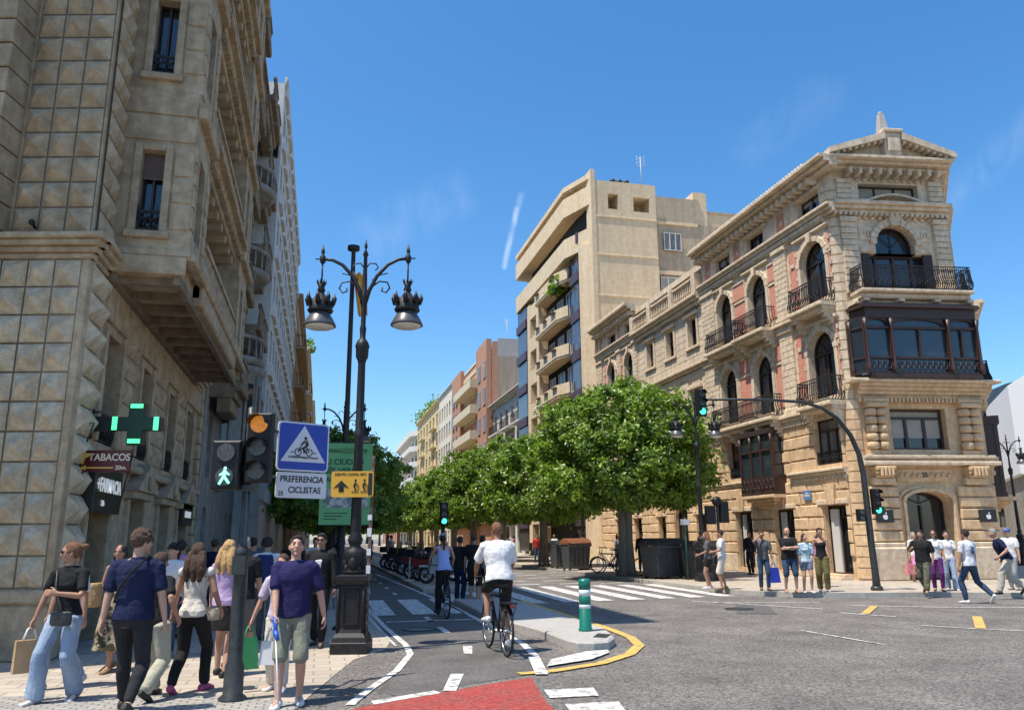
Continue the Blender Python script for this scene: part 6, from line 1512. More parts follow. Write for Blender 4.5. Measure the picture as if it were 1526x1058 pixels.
    def leg(L, e, t, flare=0.0, t0=0.0):
        for hj, kn, an, sg, li, ft in legs:
            n = max(3, int(12*t)+1); P = []; r = []; k = (1.05 if fem else 1.0)*(.9+.1*B)
            for i in range(n+1):
                q = t0+(t-t0)*i/n
                if q <= .5: p = hj.lerp(kn, q*2); rr = (.092-.036*(q*2)**.8)*k
                else:
                    u = q*2-1; p = kn.lerp(an, u)+V(0, -.018*max(0, math.sin(u*math.pi))**1.2, 0); rr = .053+.010*math.sin(min(1, u*2)*math.pi*.75)-.026*u
                P.append(p); r.append(rr+e+flare*max(0, q-.45))
            L.limb(P, r, 14)
    L = Loft()
    torso(L, 0, .83, 1.49); arm(L, 0, 1.0); leg(L, 0, 1.0)
    for i in (0, 1): L.limb([T(V(0, -.005, 1.40)), sh[i]], [.07, .052 if not fem else .045], 12)
    L.limb([T(V(0, -.01, 1.42)), nb+TD(V(0, .0, .03)), hc-hz*.06-hyv*.02], [.062*B, .054*(1 if not fem else .86), .052*(1 if not fem else .86)], 14)
    for hj, kn, an, sg, li, ft in legs:   # feet
        fd = V(sg*.18, 1, -li*1.1).normalized(); L.limb([an-fd*.045-V(0, 0, .035), an+fd*.05-V(0, 0, .035+.0), an+fd*.15-V(0, 0, .055)], [.036, .038, .024], 10, flat=.9)
    def hshape(v):
        d = v-hc; lx, ly, lz = d.dot(hx), d.dot(hyv), d.dot(hz)
        if lz < 0: k = 1-.30*(-lz/.115)**1.3; lx *= k; ly = ly*(1-.16*(-lz/.115))+.016*(-lz/.115)
        if ly > 0: lx *= 1-.12*(ly/.095)**2
        else: lx *= 1.03
        return hc+hx*lx+hyv*ly+hz*lz
    L.ell(hc, hx*.076, hyv*.097, hz*.118, 20, 13, hshape)
    L.ell(hc+hyv*.088-hz*.012, hx*.012, hyv*.022, hz*.026, 8, 6); L.ell(hc+hyv*.102-hz*.026, hx*.016, hyv*.014, hz*.010, 8, 6)
    L.ell(hc+hyv*.084+hz*.024, hx*.045, hyv*.014, hz*.010, 8, 6); L.ell(hc+hyv*.080-hz*.060, hx*.022, hyv*.016, hz*.010, 8, 6); L.ell(hc+hyv*.072-hz*.098, hx*.022, hyv*.020, hz*.016, 8, 6)
    for sg in (-1, 1): L.ell(hc+hx*sg*.077-hyv*.008-hz*.01, hx*.010, hyv*.018, hz*.032, 8, 6); L.ell(hc+hx*sg*.048+hyv*.062-hz*.03, hx*.02, hyv*.014, hz*.018, 8, 6)
    # hands
    for i, (a, el, w, sg) in enumerate(hands):
        d = (w-el).normalized(); inn = V(-sg, 0, 0); inn = (inn-d*inn.dot(d)); inn = inn.normalized() if inn.length > .1 else V(0, 0, -1); sd = d.cross(inn).normalized()
        if sd.dot(V(0, 1, .3)) < 0: sd = -sd      # thumb side faces forward
        pe = w+d*.085; g = grip[i]
        L.rings([(w-d*.01, sd*.026, inn*.020), (w+d*.02, sd*.034, inn*.018), (w+d*.06, sd*.041, inn*.016), (pe, sd*.040, inn*.013)], 12)
        for f_, (o, ln) in enumerate(((.030, .072), (.010, .082), (-.011, .076), (-.030, .060))):
            p = pe+sd*o; P = [p-d*.015]; ang = g*.5
            for seg_ in (.45, .30, .25):
                P.append(P[-1]+(d*math.cos(ang)+inn*math.sin(ang))*ln*(seg_+.06)); ang += g*1.3
            L.limb(P, [.0095, .009, .0085, .0072], 7)
        b = w+d*.025+sd*.030; L.limb([b, b+(d*.6+sd*.65+inn*.35).normalized()*.038, b+(d*.6+sd*.65+inn*.35).normalized()*.038+(d*.85+sd*.25+inn*.5).normalized()*.034], [.013, .0105, .009], 7)
    me = L.bake('person', SK[skin], vox*.85 if vox < .01 else vox, s, 3)
    P0 = link('person', me, None, label, 'person', group); seed = len(PEOPLE)*3.7
    def child(Lf, name, m, v=vox, wr=.006, wsc=7.0, sm=3):
        o = bpy.data.objects.new(name, Lf.bake(name, m, v, s, sm, wr*s, wsc, seed)); COL.objects.link(o); o.parent = P0; return o
    # ---------------- clothing
    if top is not None:
        L = Loft()
        if topkind == 'dress':
            torso(L, .012, .90, 1.42); R = [(T(V(0, 0, 1.1)), X_*.15, Y_*.11)]
            for q in range(6): z = .95-.13*q; R.append((V(0, 0, z), V(1, 0, 0)*(.19+.018*q), V(0, 1, 0)*(.14+.022*q)))
            L.rings(R, 24)
            for sg in (-1, 1): L.limb([T(V(sg*.09, -.03, 1.40)), T(V(sg*.10, 0, 1.455)), T(V(sg*.09, .05, 1.38))], .014, 8)
            child(L, 'dress', top, wr=.010)
        elif topkind in ('tank', 'blouse_sleeveless'):
            torso(L, .016, .90, 1.36, .10)
            for sg in (-1, 1): L.limb([T(V(sg*.09, -.07, 1.33)), T(V(sg*.105, -.02, 1.455)), T(V(sg*.09, .06, 1.35))], .028, 8)
            if topkind == 'blouse_sleeveless':
                for i in (0, 1): L.ell(sh[i]+V(0, 0, -.01), V(.062, 0, 0), V(0, .062, 0), V(0, 0, .062))
            child(L, 'top', top, wr=.008, wsc=9)
        else:
            e = {'tee': .017, 'polo': .020, 'loose': .030, 'shirt': .018, 'jacket': .030, 'tight': .010}[topkind]
            torso(L, e, .885 if topkind != 'jacket' else .80, 1.465, .06)
            L.rings([(T(V(0, -.006, 1.42)), X_*(.12+e), Y_*(.066+e)), (T(V(0, -.006, 1.462)), X_*(.098+e), Y_*(.060+e)), (T(V(0, -.006, 1.490)), X_*(.066+e*.6), Y_*(.056+e*.5))], 18)
            for i in (0, 1): L.limb([T(V(0, -.005, 1.395)), sh[i]], [.075+e*.6, (.054 if not fem else .047)+e*.7], 12)
            arm(L, e*.75, {'tee': .36, 'polo': .40, 'loose': .44, 'shirt': .97, 'jacket': .97, 'tight': .3}[topkind], .025 if topkind in ('tee', 'polo', 'loose') else 0)
            child(L, {'jacket': 'jacket', 'shirt': 'shirt', 'polo': 'polo_shirt'}.get(topkind, 't_shirt'), top, wr=.0085)
            if topkind in ('polo', 'jacket'):
                L = Loft(); R = [(nb+TD(V(0, -.004, .0)), X_*.075, Y_*.068), (nb+TD(V(0, -.010, .035)), X_*.066, Y_*.062)]; L.rings(R, 16); child(L, 'collar', top, wr=0)
            if topkind == 'jacket':
                L = Loft(); R = []
                for z, wd in ((1.10, .01), (1.2, .04), (1.32, .065), (1.42, .05), (1.455, .04)): R.append((T(V(0, .10*B+.045 if z < 1.4 else .075, z)), X_*wd, Y_*.012))
                L.rings(R, 10); child(L, 'white_shirt', cloth('white_shirt', (.62, .62, .66)), wr=.002)
    if bottom is not None:
        L = Loft()
        if botkind == 'skirt':
            R = [(hip+V(0, 0, .10-.11*q), V(.148+.014*q, 0, 0), V(0, .108+.017*q, 0)) for q in range(5)]; L.rings(R, 24); child(L, 'skirt', bottom)
        else:
            torso(L, .010, .83, 1.02)
            t, e, fl = {'trousers': (.97, .012, .018), 'slim': (.96, .013, .0), 'wide': (1.02, .016, .085), 'shorts': (.53, .022, .05), 'hotpants': (.26, .018, .03), 'loose': (.98, .026, .03)}[botkind]
            leg(L, e, t, fl); child(L, {'shorts': 'shorts', 'hotpants': 'shorts'}.get(botkind, 'trousers'), bottom, wr=.005, wsc=8)
    for hj, kn, an, sg, li, ft in legs:
        fd = V(sg*.18, 1, -li*1.1).normalized(); up = V(0, 0, 1); sdv = fd.cross(up).normalized(); u2 = sdv.cross(fd)
        L = Loft(); c = an-V(0, 0, .045)
        L.rings([(c-fd*.085-u2*.0, sdv*.030, u2*.034), (c-fd*.05+u2*.006, sdv*.042, u2*.046), (c+u2*.006, sdv*.044, u2*.048), (c+fd*.06-u2*.004, sdv*.047, u2*.036), (c+fd*.13-u2*.012, sdv*.048, u2*.028), (c+fd*.178-u2*.018, sdv*.030, u2*.020)], 14)
        child(L, 'shoe', SHOE[shoes], wr=0)
    # ---------------- hair
    st, hcl = hair
    if st != 'bald':
        L = Loft(); M = HR[hcl]
        if st == 'crop': L.ell(hc-hyv*.012+hz*.030, hx*.081, hyv*.096, hz*.098, 18, 11); L.ell(hc+hyv*.045+hz*.088, hx*.055, hyv*.042, hz*.030)
        elif st == 'short': L.ell(hc-hyv*.018+hz*.030, hx*.085, hyv*.100, hz*.104, 18, 11); L.ell(hc+hyv*.03+hz*.095, hx*.06, hyv*.055, hz*.032)
        elif st == 'curly':
            L.ell(hc-hyv*.018+hz*.036, hx*.090, hyv*.104, hz*.108, 18, 11); rr = random.Random(4)
            for q in range(60):
                d = V(rr.gauss(0, 1), rr.gauss(-.3, 1), abs(rr.gauss(.4, .8))-.1).normalized(); L.ell(hc+hyv*-.012+hx*d.x*.085+hyv*d.y*.098+hz*(d.z*.105+.035), hx*.020, hyv*.020, hz*.018, 7, 5)
        else:
            L.ell(hc-hyv*.018+hz*.026, hx*.086, hyv*.100, hz*.106, 18, 11)
            if st == 'long':
                for dx in (-.05, 0, .05):
                    L.limb([hc-hyv*.05+hx*dx*1.1, hc-hyv*.085-hz*.10+hx*dx*1.5, hc-hyv*.10-hz*.20+hx*dx*1.8, hc-hyv*.11-hz*.32+hx*dx*1.6], [.055, .058, .055, .03], 10)
                for sg in (-1, 1): L.limb([hc+hx*sg*.07-hyv*.01, hc+hx*sg*.085-hz*.10-hyv*.02, hc+hx*sg*.09-hz*.2-hyv*.04], [.025, .03, .02], 8)
            if st == 'bun': L.ell(hc-hyv*.11+hz*.065, hx*.045, hyv*.045, hz*.04); L.ell(hc-hyv*.15+hz*.075, hx*.03, hyv*.03, hz*.028)
            if st == 'ponytail': L.limb([hc-hyv*.09+hz*.04, hc-hyv*.14, hc-hyv*.14-hz*.14, hc-hyv*.13-hz*.27], [.03, .038, .034, .012], 10)
            if st == 'bob':
                for sg in (-1, 1): L.limb([hc+hx*sg*.06-hyv*.02, hc+hx*sg*.078-hz*.10-hyv*.02], [.04, .03], 10)
                L.limb([hc-hyv*.06, hc-hyv*.07-hz*.12], [.07, .05], 10)
        child(L, 'hair', M, wr=.006 if st in ('long', 'curly', 'bob', 'ponytail') else .003, wsc=16, sm=1)
    if face_detail:
        for sg in (-1, 1):
            L = Loft(); L.ell(hc+hx*sg*.030+hyv*.088+hz*.006, hx*.011, hyv*.006, hz*.005, 8, 5); child(L, 'eye', EYE, 0, 0)
            L = Loft(); L.limb([hc+hx*sg*.014+hyv*.097+hz*.026, hc+hx*sg*.03+hyv*.097+hz*.030, hc+hx*sg*.048+hyv*.086+hz*.024], .0038, 6); child(L, 'eyebrow', HR['brown'], 0, 0)
        L = Loft(); L.ell(hc+hyv*.095-hz*.060, hx*.022, hyv*.006, hz*.0055, 8, 5); child(L, 'mouth', LIP, 0, 0)
    if sunglasses or glasses:
        L = Loft()
        for sg in (-1, 1):
            L.ell(hc+hx*sg*.032+hyv*.098+hz*.008, hx*.026, hyv*.006, hz*(.019 if sunglasses else .004)); L.limb([hc+hx*sg*.055+hyv*.088+hz*.012, hc+hx*sg*.080+hz*.010], .004, 5)
        L.limb([hc-hx*.02+hyv*.102+hz*.012, hc+hx*.02+hyv*.102+hz*.012], .004, 5); child(L, 'sunglasses' if sunglasses else 'glasses', SUNG, 0, 0)
    if cap:
        L = Loft(); L.ell(hc-hyv*.012+hz*.045, hx*.089, hyv*.104, hz*.092, 18, 11); L.rings([(hc+hyv*.07+hz*.055, hx*.07, hz*.010), (hc+hyv*.13+hz*.045, hx*.065, hz*.007), (hc+hyv*.165+hz*.035, hx*.035, hz*.005)], 14)
        child(L, 'cap', cap, wr=0)
    P0.location = (x, y, z0); P0.rotation_euler = (0, 0, -R_(face))
    PEOPLE.append(P0)
    rot = Matrix.Rotation(-R_(face), 4, 'Z')
    def wp(p): return rot @ (Vector(p)*s)+Vector((x, y, z0))
    return dict(o=P0, wp=wp, lw=wp(hands[0][2]+(hands[0][2]-hands[0][1]).normalized()*.08), rw=wp(hands[1][2]+(hands[1][2]-hands[1][1]).normalized()*.08), T=lambda p: wp(T(V(*p))), s=s)
# palette of clothes
c_black = cloth('black', (.012, .012, .013)); c_blackjean = cloth('black_jean', (.018, .018, .021)); c_navy = cloth('navy', (.007, .012, .045)); c_navy2 = cloth('violet_navy', (.014, .012, .065))
c_white = cloth('white', (.62, .61, .61)); c_cream = cloth('cream', (.62, .57, .50)); c_denim = cloth('light_denim', (.22, .29, .40), (.34, .42, .53), scale=3); c_dden = cloth('dark_denim', (.02, .04, .085), (.05, .085, .15), scale=3)
c_khaki = cloth('khaki', (.19, .20, .145)); c_khaki2 = cloth('stone_cargo', (.38, .36, .28)); c_grey = cloth('grey', (.10, .10, .105)); c_lgrey = cloth('light_grey', (.24, .25, .27)); c_lilac = cloth('lilac', (.42, .30, .48)); c_pink = cloth('pink', (.55, .26, .42))
c_pblue = cloth('pale_blue', (.30, .36, .66)); c_olive = cloth('olive', (.10, .085, .03), (.17, .15, .06), scale=14); c_purple = cloth('purple', (.10, .02, .13)); c_red = cloth('red', (.40, .03, .03)); c_leaf = cloth('brown_leaf_print', (.055, .045, .025), (.36, .31, .22), scale=11, ramp=(.48, .52)); c_floral = cloth('blue_floral', (.22, .36, .46), (.58, .64, .66), scale=16, ramp=(.46, .54)); c_shade = cloth('blue_grey', (.14, .16, .21)); c_beige = cloth('beige', (.40, .37, .31)); c_print = cloth('printed_white', (.62, .62, .64))
near = .0075
DF = 13.4   # heading of the camera axis; face = heading the person looks along
# ---- left group
w1_ = person(-2.66, 9.95, 0, 196, 1.68, 'woman in black top and flared light jeans carrying a brown paper bag', 'f', 'mid', ('bun', 'auburn'), c_black, 'tee', c_denim, 'wide', 'white', lf=(-.12, -.12), rf=(.16, .16), lift=(.2, 0), rh=(.34, .06, .83), lh=(-.02, .25, 1.17), headyaw=-58, vox=near, sunglasses=True, hipz=.90, grip=(.6, 1.1), elb=((-1, -.5, -.5), None), face_detail=True)
w2_ = person(-2.86, 10.8, 0, 215, 1.62, 'person in a white T-shirt mostly hidden behind the leftmost woman', 'm', 'mid', ('short', 'brown'), c_white, 'tee', c_denim, 'trousers', 'white', lf=(-.1, -.2), rf=(.1, .22), lift=(.4, 0), vox=near, hipz=.9, lh=(-.3, .02, .86))
n1_ = person(-1.80, 9.05, 0, 8, 1.80, 'tall curly haired man in a navy polo and black trousers seen from behind', 'm', 'light', ('curly', 'brown'), c_navy, 'polo', c_blackjean, 'slim', 'black', lf=(-.12, .28), rf=(.11, -.24), lift=(0, .5), headyaw=-42, vox=near, hipz=.90, rh=(.30, .03, .83), lh=(-.27, -.05, .84), glasses=True, build=1.06, grip=(.4, .8), face_detail=True)
person(-2.60, 11.95, 0, 205, 1.62, 'dark haired woman in a long brown leaf print dress with a tan bag', 'f', 'mid', ('bob', 'dark'), c_leaf, 'dress', None, '', 'tan', lf=(-.08, .15), rf=(.08, -.12), lift=(0, .2), rh=(.18, .22, 1.12), headyaw=10, vox=near, face_detail=True)
person(-2.12, 13.1, 0, 200, 1.62, 'person in a black cap, white T-shirt and blue jeans behind the navy polo man', 'm', 'light', ('crop', 'dark'), c_white, 'tee', c_dden, 'trousers', 'grey', vox=near, cap=c_black, face_detail=True)
person(-1.72, 9.78, 0, 25, 1.58, 'person in loose stone cargo trousers hidden behind the navy polo man', 'f', 'mid', ('short', 'brown'), c_black, 'tee', c_khaki2, 'loose', 'black', lf=(-.14, .3), rf=(.12, -.25), lift=(0, .6), vox=near, hipz=.88, rh=(.30, .0, .95))
w3_ = person(-1.36, 10.05, 0, 18, 1.66, 'woman with long wavy brown hair, white frilled blouse, black trousers and pink trainers', 'f', 'mid', ('long', 'brown'), c_cream, 'blouse_sleeveless', c_black, 'trousers', 'pink', lf=(-.11, -.2), rf=(.1, .2), lift=(.35, 0), vox=near, hipz=.90, rh=(.27, .14, .93), lh=(-.27, .0, .86))
person(-1.14, 11.15, 0, 22, 1.66, 'blonde woman in a lilac pink T-shirt and dark skirt with bare legs', 'f', 'light', ('long', 'blonde'), c_lilac, 'tee', c_black, 'skirt', 'black', lf=(-.11, .12), rf=(.11, -.1), vox=near)
person(-1.02, 11.95, 0, 15, 1.70, 'grey haired man in a black T-shirt and grey shorts walking away', 'm', 'mid', ('crop', 'grey'), c_black, 'tee', c_grey, 'shorts', 'black', lf=(-.11, -.15), rf=(.11, .15), vox=near, build=1.1)
b1_ = person(-.86, 14.6, 0, 8, 1.70, 'person in a white T-shirt wearing a navy backpack, walking away in the shade', 'm', 'mid', ('short', 'black'), c_white, 'tee', c_grey, 'trousers', 'black', lf=(-.1, .2), rf=(.1, -.2), lift=(0, .4), vox=.01)
f1_ = person(-.24, 9.16, 0, 184, 1.72, 'man in a violet navy polo and khaki shorts walking with a white cane', 'm', 'light', ('crop', 'dark'), c_navy2, 'polo', c_khaki, 'shorts', 'white', lf=(-.11, .02), rf=(.09, .22), lift=(0, 0), headpitch=14, headyaw=6, vox=near, rh=(.16, .24, .90), lh=(-.33, .0, .88), build=1.08, elb=((-1, -.6, 0), (.7, -1, -.2)), grip=(.5, 1.2), face_detail=True, hipz=.915)
k1_ = person(-.40, 9.95, 0, 195, 1.50, 'person in pale lilac hidden behind the man with the cane, holding two bags', 'f', 'light', ('bob', 'brown'), cloth('pale_lilac', (.48, .42, .52)), 'loose', c_cream, 'trousers', 'white', vox=near, rh=(.34, .1, .92), lh=(-.22, .1, .9))
person(.04, 13.7, 0, 196, 1.76, 'man in a black suit, white shirt and sunglasses behind the cane user', 'm', 'mid', ('crop', 'black'), c_black, 'jacket', c_black, 'trousers', 'black', lf=(-.1, .15), rf=(.1, -.15), vox=.009, sunglasses=True, face_detail=True)
person(.34, 20.6, 0, 190, 1.45, 'small person in a red top far back beside the big lamp post', 'f', 'mid', ('bob', 'brown'), c_red, 'tee', c_lgrey, 'trousers', 'grey', vox=.014)
for i, (x, y, fc, hh, tp, lb, hs) in enumerate(((-1.3, 17.2, 10, 1.7, c_grey, 'dark grey clad walker in the deep shade left of the backpack wearer', ('short', 'black')), (-.55, 18.6, 5, 1.72, c_black, 'black clad walker in the deep shade right of the backpack wearer', ('short', 'dark')), (-2.1, 17.8, 12, 1.68, c_navy, 'walker in navy by the stone wall in the shade', ('short', 'brown')), (-.1, 22.5, 190, 1.7, c_white, 'distant walker in white coming along the left pavement', ('short', 'dark')), (-1.5, 24, 8, 1.7, c_shade, 'distant walker in blue grey along the left pavement', ('bob', 'dark')), (-.7, 27.5, 190, 1.7, c_red, 'distant walker in red along the left pavement', ('short', 'dark')), (-2.4, 15.6, 15, 1.66, c_pink, 'woman in pink by the shop doors in the shade', ('ponytail', 'dark')))):
    person(x, y, 0, fc, hh, lb, 'f' if i in (4, 6) else 'm', 'mid', hs, tp, 'tee', c_black if i % 2 else c_dden, 'trousers', 'black', lf=(-.1, .2), rf=(.1, -.2), lift=(0, .3), vox=.014)
# ---- cyclists
person(2.66-.01, 12.02, .005, -2, 1.80, 'man in a white T-shirt and black shorts riding a bicycle away from us', 'm', 'tan', ('short', 'auburn'), c_white, 'loose', c_black, 'shorts', 'white', lf=(-.13, .22), rf=(.13, .06), lfz=.42, rfz=.10, hipz=1.03, lean=14, lh=(-.26, .43, 1.09), rh=(.26, .43, 1.09), vox=near, build=1.12, elb=((-1, -.5, -.5), (1, -.5, -.5)), knee_out=.04)
person(2.65, 17.62, .005, -2, 1.68, 'woman in a pale blue sleeveless top riding a bicycle away from us', 'f', 'light', ('ponytail', 'dark'), c_pblue, 'tank', c_black, 'trousers', 'black', lf=(-.12, .14), rf=(.12, .2), lfz=.06, rfz=.40, hipz=1.03, lean=14, lh=(-.26, .45, 1.12), rh=(.26, .45, 1.12), vox=.009, elb=((-1, -.5, -.5), (1, -.5, -.5)), knee_out=.04, cap=mat('helmet_grey', (.2, .22, .24), .4))
person(3.62, 21.3, .0, 30, 1.70, 'dark clad pedestrian waiting on the crossing beside the female cyclist', 'm', 'mid', ('short', 'black'), c_black, 'shirt', c_navy, 'trousers', 'black', vox=.011, rh=(.3, .2, .95))
person(3.95, 21.0, .0, 25, 1.76, 'pedestrian in a black top and dark shorts waiting at the island', 'm', 'mid', ('short', 'brown'), c_black, 'tee', c_black, 'shorts', 'black', vox=.011)
person(4.22, 21.25, .0, 25, 1.72, 'pedestrian in a grey blue top half hidden by the white T-shirt cyclist', 'm', 'light', ('short', 'dark'), c_shade, 'tee', c_black, 'shorts', 'tan', vox=.011)
# ---- right side
rv = .011
person(11.74, 22.35, .125, 300, 1.72, 'man in a white T-shirt and white shorts at the kerb under the arm signal', 'm', 'mid', ('short', 'dark'), c_white, 'tee', c_cream, 'shorts', 'tan', vox=rv, lh=(-.2, .25, 1.1), rh=(.22, .2, 1.0))
person(11.45, 22.7, .125, 290, 1.66, 'woman with auburn hair in dark clothes beside the man in white shorts', 'f', 'mid', ('long', 'auburn'), c_grey, 'tee', c_black, 'hotpants', 'white', vox=rv, lh=(-.1, .28, 1.05))
g1_ = person(12.6, 21.5, .125, 200, 1.68, 'man in a grey T-shirt and jeans shading his face, a blue bag at his side', 'm', 'mid', ('crop', 'brown'), c_grey, 'tee', c_dden, 'trousers', 'black', vox=rv, rh=(.10, .16, 1.58), lh=(-.27, .04, .86), elb=(None, (1, 0, -1)))
person(12.72, 20.35, .125, 195, 1.76, 'stocky bald man with crossed arms in a black T-shirt and denim shorts', 'm', 'light', ('bald', ''), c_black, 'tee', c_dden, 'shorts', 'tan', vox=rv, lh=(.10, .20, 1.18), rh=(-.10, .22, 1.22), build=1.2, elb=((-1, .1, -.8), (1, .1, -.8)), lf=(-.14, .05), rf=(.14, 0), face_detail=True)
person(13.15, 20.2, .125, 200, 1.58, 'girl in a pale blue floral top and denim shorts waiting at the kerb', 'f', 'light', ('ponytail', 'dark'), c_floral, 'loose', c_shade, 'hotpants', 'white', vox=rv, headyaw=20)
person(13.85, 20.5, .125, 215, 1.74, 'woman in a black tank top and patterned olive trousers waiting at the kerb', 'f', 'mid', ('short', 'black'), c_black, 'tank', c_olive, 'loose', 'white', vox=rv, headyaw=15, face_detail=True)
p1_ = person(15.1, 22.4, .125, 95, 1.60, 'woman in pink behind the woman in olive trousers carrying a pink backpack', 'f', 'mid', ('ponytail', 'brown'), c_pink, 'tee', c_pink, 'hotpants', 'white', vox=.013)
k2_ = person(19.5, 23.6, .125, 195, 1.62, 'white haired woman in a white top and pink skirt by the corner plinth', 'f', 'light', ('bob', 'grey'), c_cream, 'tee', c_pink, 'skirt', 'tan', vox=.013)
person(16.15, 19.25, .125, 235, 1.70, 'man in a loose black shirt and dark camouflage trousers striding to the right', 'm', 'mid', ('short', 'dark'), c_black, 'loose', cloth('camo', (.05, .055, .035), (.14, .14, .10), scale=12), 'loose', 'tan', vox=rv, lf=(-.1, .34), rf=(.1, -.3), lift=(0, .9), hipz=.88, rh=(.22, .25, 1.2), build=1.12)
person(16.9, 19.65, .125, 215, 1.66, 'woman in sunglasses, white top and dark purple trousers', 'f', 'light', ('bob', 'brown'), c_white, 'tee', c_purple, 'trousers', 'black', vox=rv, sunglasses=True)
person(17.55, 19.9, .125, 215, 1.64, 'woman in a white T-shirt and wide pale jeans next to the purple trousers', 'f', 'light', ('short', 'dark'), c_white, 'tee', c_denim, 'wide', 'white', vox=rv, lf=(-.1, .2), rf=(.1, -.1))
t1_ = person(15.75, 17.2, .0, 350, 1.82, 'tall man in blue jeans and a white T-shirt with a dark back print', 'm', 'mid', ('short', 'dark'), c_print, 'tee', c_dden, 'trousers', 'white', vox=.009, lf=(-.10, .12), rf=(.34, -.26), lift=(0, 1.1), hipz=.90, build=1.05)
person(17.75, 18.05, .125, 300, 1.78, 'man in a navy T-shirt and beige trousers bending forward at the right edge', 'm', 'light', ('crop', 'grey'), c_navy, 'tee', c_beige, 'loose', 'black', vox=rv, lf=(-.12, .32), rf=(.12, -.34), lift=(0, .9), lean=22, hipz=.88, lh=(-.28, .25, .95), build=1.1)
person(19.15, 19.35, .125, 250, 1.70, 'person in a blue cap and white top behind the bending man', 'm', 'light', ('crop', 'grey'), c_white, 'tee', c_lgrey, 'trousers', 'grey', vox=.012, cap=cloth('cap_blue', (.05, .10, .32)))
person(13.9, 33.8, .125, 200, 1.72, 'dark clad person standing right of the big tree trunk', 'm', 'mid', ('short', 'black'), c_black, 'shirt', c_black, 'trousers', 'black', vox=.016)
person(13.3, 35.2, .125, 150, 1.66, 'person in light grey beside the parked bicycles', 'f', 'mid', ('bob', 'dark'), c_lgrey, 'tee', c_dden, 'trousers', 'black', vox=.018)
person(17.2, 30.3, .125, 240, 1.72, 'dark figure in the second shop doorway of the corner palace', 'm', 'mid', ('short', 'black'), c_black, 'shirt', c_black, 'trousers', 'black', vox=.016)
for i, (x, y, c, lb) in enumerate(((12.9, 48, c_red, 'pedestrian in red under the second tree'), (13.8, 47.2, c_white, 'pedestrian in white under the second tree'), (12.4, 58, c_red, 'far pedestrian in red under the third tree'), (13.6, 57, c_pink, 'far pedestrian in pink under the third tree'), (14.8, 64, c_white, 'far pedestrian in white beyond the third tree'), (13.2, 40.8, c_black, 'pedestrian in black behind the grey-lidded container'), (3.9, 46, c_white, 'far pedestrian in white on the median'), (4.2, 52, c_shade, 'far pedestrian in grey on the median'), (3.6, 60, c_black, 'far pedestrian in black on the median'))):
    person(x, y, .125, 180+40*i, 1.7, lb, 'f' if i % 2 else 'm', 'mid', ('bob' if i % 2 else 'short', 'dark'), c, 'tee', c_dden, 'trousers', 'black', vox=.024)
# ---------------- things carried
def bagmesh(P, w, d, h, top=.9, ang=0): 
    mb = MB(Fr(P, (math.cos(ang), math.sin(ang), 0), (math.sin(ang), -math.cos(ang), 0)))
    mb.prism([(-w/2, -d/2), (w/2, -d/2), (w/2, d/2), (-w/2, d/2)], -h-.14, -.14, 0, [(-w/2*top, -d*.3), (w/2*top, -d*.3), (w/2*top, d*.3), (-w/2*top, d*.3)])
    return mb
def held(name, P, w, d, h, m, label, cat, top=.9, ang=0, hm=None):
    t = thing(name, P, label, cat); mb = bagmesh(P, w, d, h, top, ang); part(mb, 'body', m, t)
    fr = mb.fr; mb = MB(fr)
    for n_ in (-d*.25, d*.25): mb.tube([(-w*.25, n_, -.15), (-w*.12, n_*.4, -.03), (0, 0, .0), (w*.12, n_*.4, -.03), (w*.25, n_, -.15)], .007, 5)
    part(mb, 'handles', hm or m, t); return t
KR_ = mat('brown_paper', (.42, .25, .12), .8, (.50, .31, .16), scale=8, bump=.4, bscale=12)
held('paper_bag', w1_['rw'], .27, .12, .33, KR_, 'brown paper bag with white handles in the hand of the leftmost woman', 'paper bag', .97, .5, c_white)
held('carrier_bag', k1_['rw'], .24, .06, .34, mat('bag_green', (.06, .38, .14), .5), 'bright green carrier bag beside the man with the cane', 'bag', .7, .3)
q = Vector(k1_['rw'])+V(.26, -.42, -.0); held('carrier_bag', q, .24, .08, .24, mat('bag_white', (.62, .64, .66), .45), 'white plastic carrier bag in front of the green one', 'bag', .8, -.3)
held('shoulder_bag', g1_['lw'], .34, .14, .42, mat('bag_blue', (.02, .05, .42), .5), 'bright blue bag hanging beside the man in the grey T-shirt', 'bag', .8, 0)
held('shopping_bag', k2_['rw'], .36, .14, .36, cloth('bag_pink', (.55, .12, .12), (.6, .3, .3), scale=9), 'pink red patterned bag held by the white haired woman', 'bag', .8, 0)
def pouch(name, P, w, d, h, m, label, cat, yaw=0, strap=None, sm=None):
    t = thing(name, P, label, cat); L = Loft(); a = V(math.cos(yaw), math.sin(yaw), 0); b = V(-math.sin(yaw), math.cos(yaw), 0)
    R = []
    for z, k in ((-h/2, .82), (-h*.4, .97), (0, 1), (h*.4, .96), (h/2, .8)): R.append((V(0, 0, z), a*w/2*k, b*d/2*k))
    L.rings(R, 20); me = L.bake('body', m, .008, 1, 2, .004, 20); o = bpy.data.objects.new('body', me); COL.objects.link(o); o.parent = t
    if strap:
        mb = MB(WF); mb.tube([tuple(p) for p in strap], .009, 6); part(mb, 'strap', sm or m, t)
    return t
LEATH = mat('black_quilted_leather', (.012, .012, .013), .35, bump=.5, bscale=40, spec=.7); TANL = mat('tan_straw', (.36, .22, .09), .8, (.46, .30, .14), scale=30, bump=.5)
def around(Pn, pts): return [Pn['T'](p) for p in pts]
pouch('belt_bag', w1_['T']((-.06, .19, .93)), .24, .09, .15, LEATH, 'black quilted belt bag at the hip of the leftmost woman', 'bag', R_(-196), around(w1_, [(.11, .09, 1.45), (.06, .155, 1.25), (-.02, .16, 1.05), (-.05, .19, .99)]))
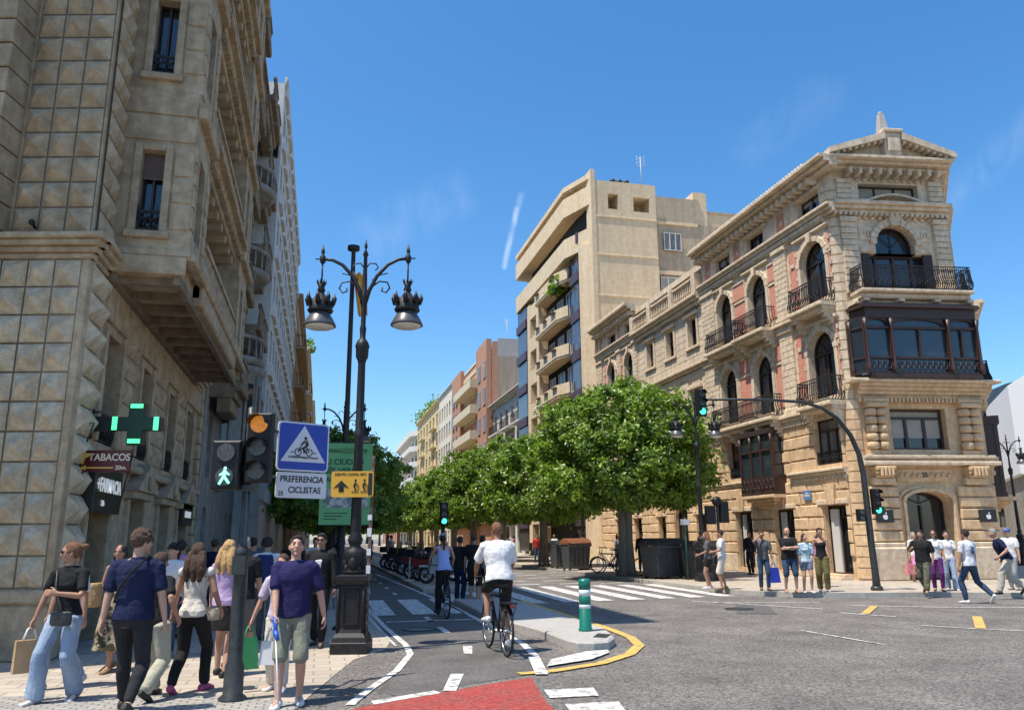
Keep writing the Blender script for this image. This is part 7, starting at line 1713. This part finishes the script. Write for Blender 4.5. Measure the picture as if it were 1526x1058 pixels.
pouch('handbag', w3_['T']((.20, .02, .93)), .22, .10, .14, mat('beige_leather', (.42, .34, .24), .6), 'beige handbag at the hip of the woman in the frilled blouse', 'bag', R_(-18), around(w3_, [(.19, .05, 1.0), (.12, .12, 1.25), (0, .0, 1.47), (.05, -.10, 1.3), (.19, -.07, 1.0)]))
pouch('straw_bag', Vector((-2.84, 11.75, .98)), .20, .16, .30, TANL, 'tan straw bag on the arm of the woman in the leaf print dress', 'bag', .4)
pouch('backpack', b1_['T']((0, -.19, 1.22)), .30, .17, .46, cloth('navy_backpack', (.015, .025, .10)), 'navy backpack on the back of the person in the white T-shirt', 'backpack', R_(-8), around(b1_, [(-.1, -.1, 1.42), (-.11, .02, 1.49), (-.12, .12, 1.35)]))
pouch('backpack', p1_['T']((0, -.18, 1.2)), .28, .16, .38, cloth('pink_pack', (.40, .08, .22), (.6, .3, .4), scale=12), 'small pink backpack behind the woman in olive trousers', 'backpack', R_(-95))
mb = MB(WF); mb.tube([tuple(p) for p in around(n1_, [(.10, -.12, 1.47), (0, -.150, 1.36), (-.10, -.148, 1.22), (-.165, -.07, 1.08), (-.155, .06, 1.04), (-.02, .14, 1.25), (.10, .10, 1.47), (.11, -.03, 1.50), (.10, -.12, 1.47)])], .012, 6); o = part(mb, 'cross_strap', c_black); tag(o, 'thin black strap across the back of the navy polo shirt', 'strap')
t = thing('white_cane', f1_['rw'], 'thin white cane with a blue grip in the hand of the man in khaki shorts', 'cane'); a = f1_['rw']; e = Vector((a.x+.10, a.y-.30, .01)); mb = MB(WF)
mb.tube([tuple(a+(e-a)*.12), tuple(e)], .008, 6); part(mb, 'stick', SWH, t); mb = MB(WF); mb.tube([tuple(a+Vector((0, 0, .06))), tuple(a+(e-a)*.16)], .022, 8); mb.tube([tuple(a+(e-a)*.1), tuple(a+(e-a)*.2+V(.02, -.02, 0))], [.03, .02], 8); part(mb, 'grip', mat('grip_blue', (.02, .09, .45), .4), t)
# dark print on the back of the white T-shirt
mb = MB(WF); P = [t1_['T'](p) for p in ((-.05, -.148, 1.34), (.06, -.148, 1.33), (.05, -.150, 1.22), (.0, -.152, 1.14), (-.06, -.150, 1.24))]
mb.face([tuple(p) for p in P]); part(mb, 'back_print', cloth('ink', (.03, .05, .09), (.25, .3, .38), scale=14, ramp=(.45, .55)), t1_['o']).matrix_parent_inverse = (Matrix.Translation(t1_['o'].location) @ t1_['o'].rotation_euler.to_matrix().to_4x4()).inverted()
bpy.context.view_layer.update()
for ch in t1_['o'].children:
    if ch.name.startswith('back_print'): ch.location = (0, 0, 0)

bpy.data.scenes.remove(TS)
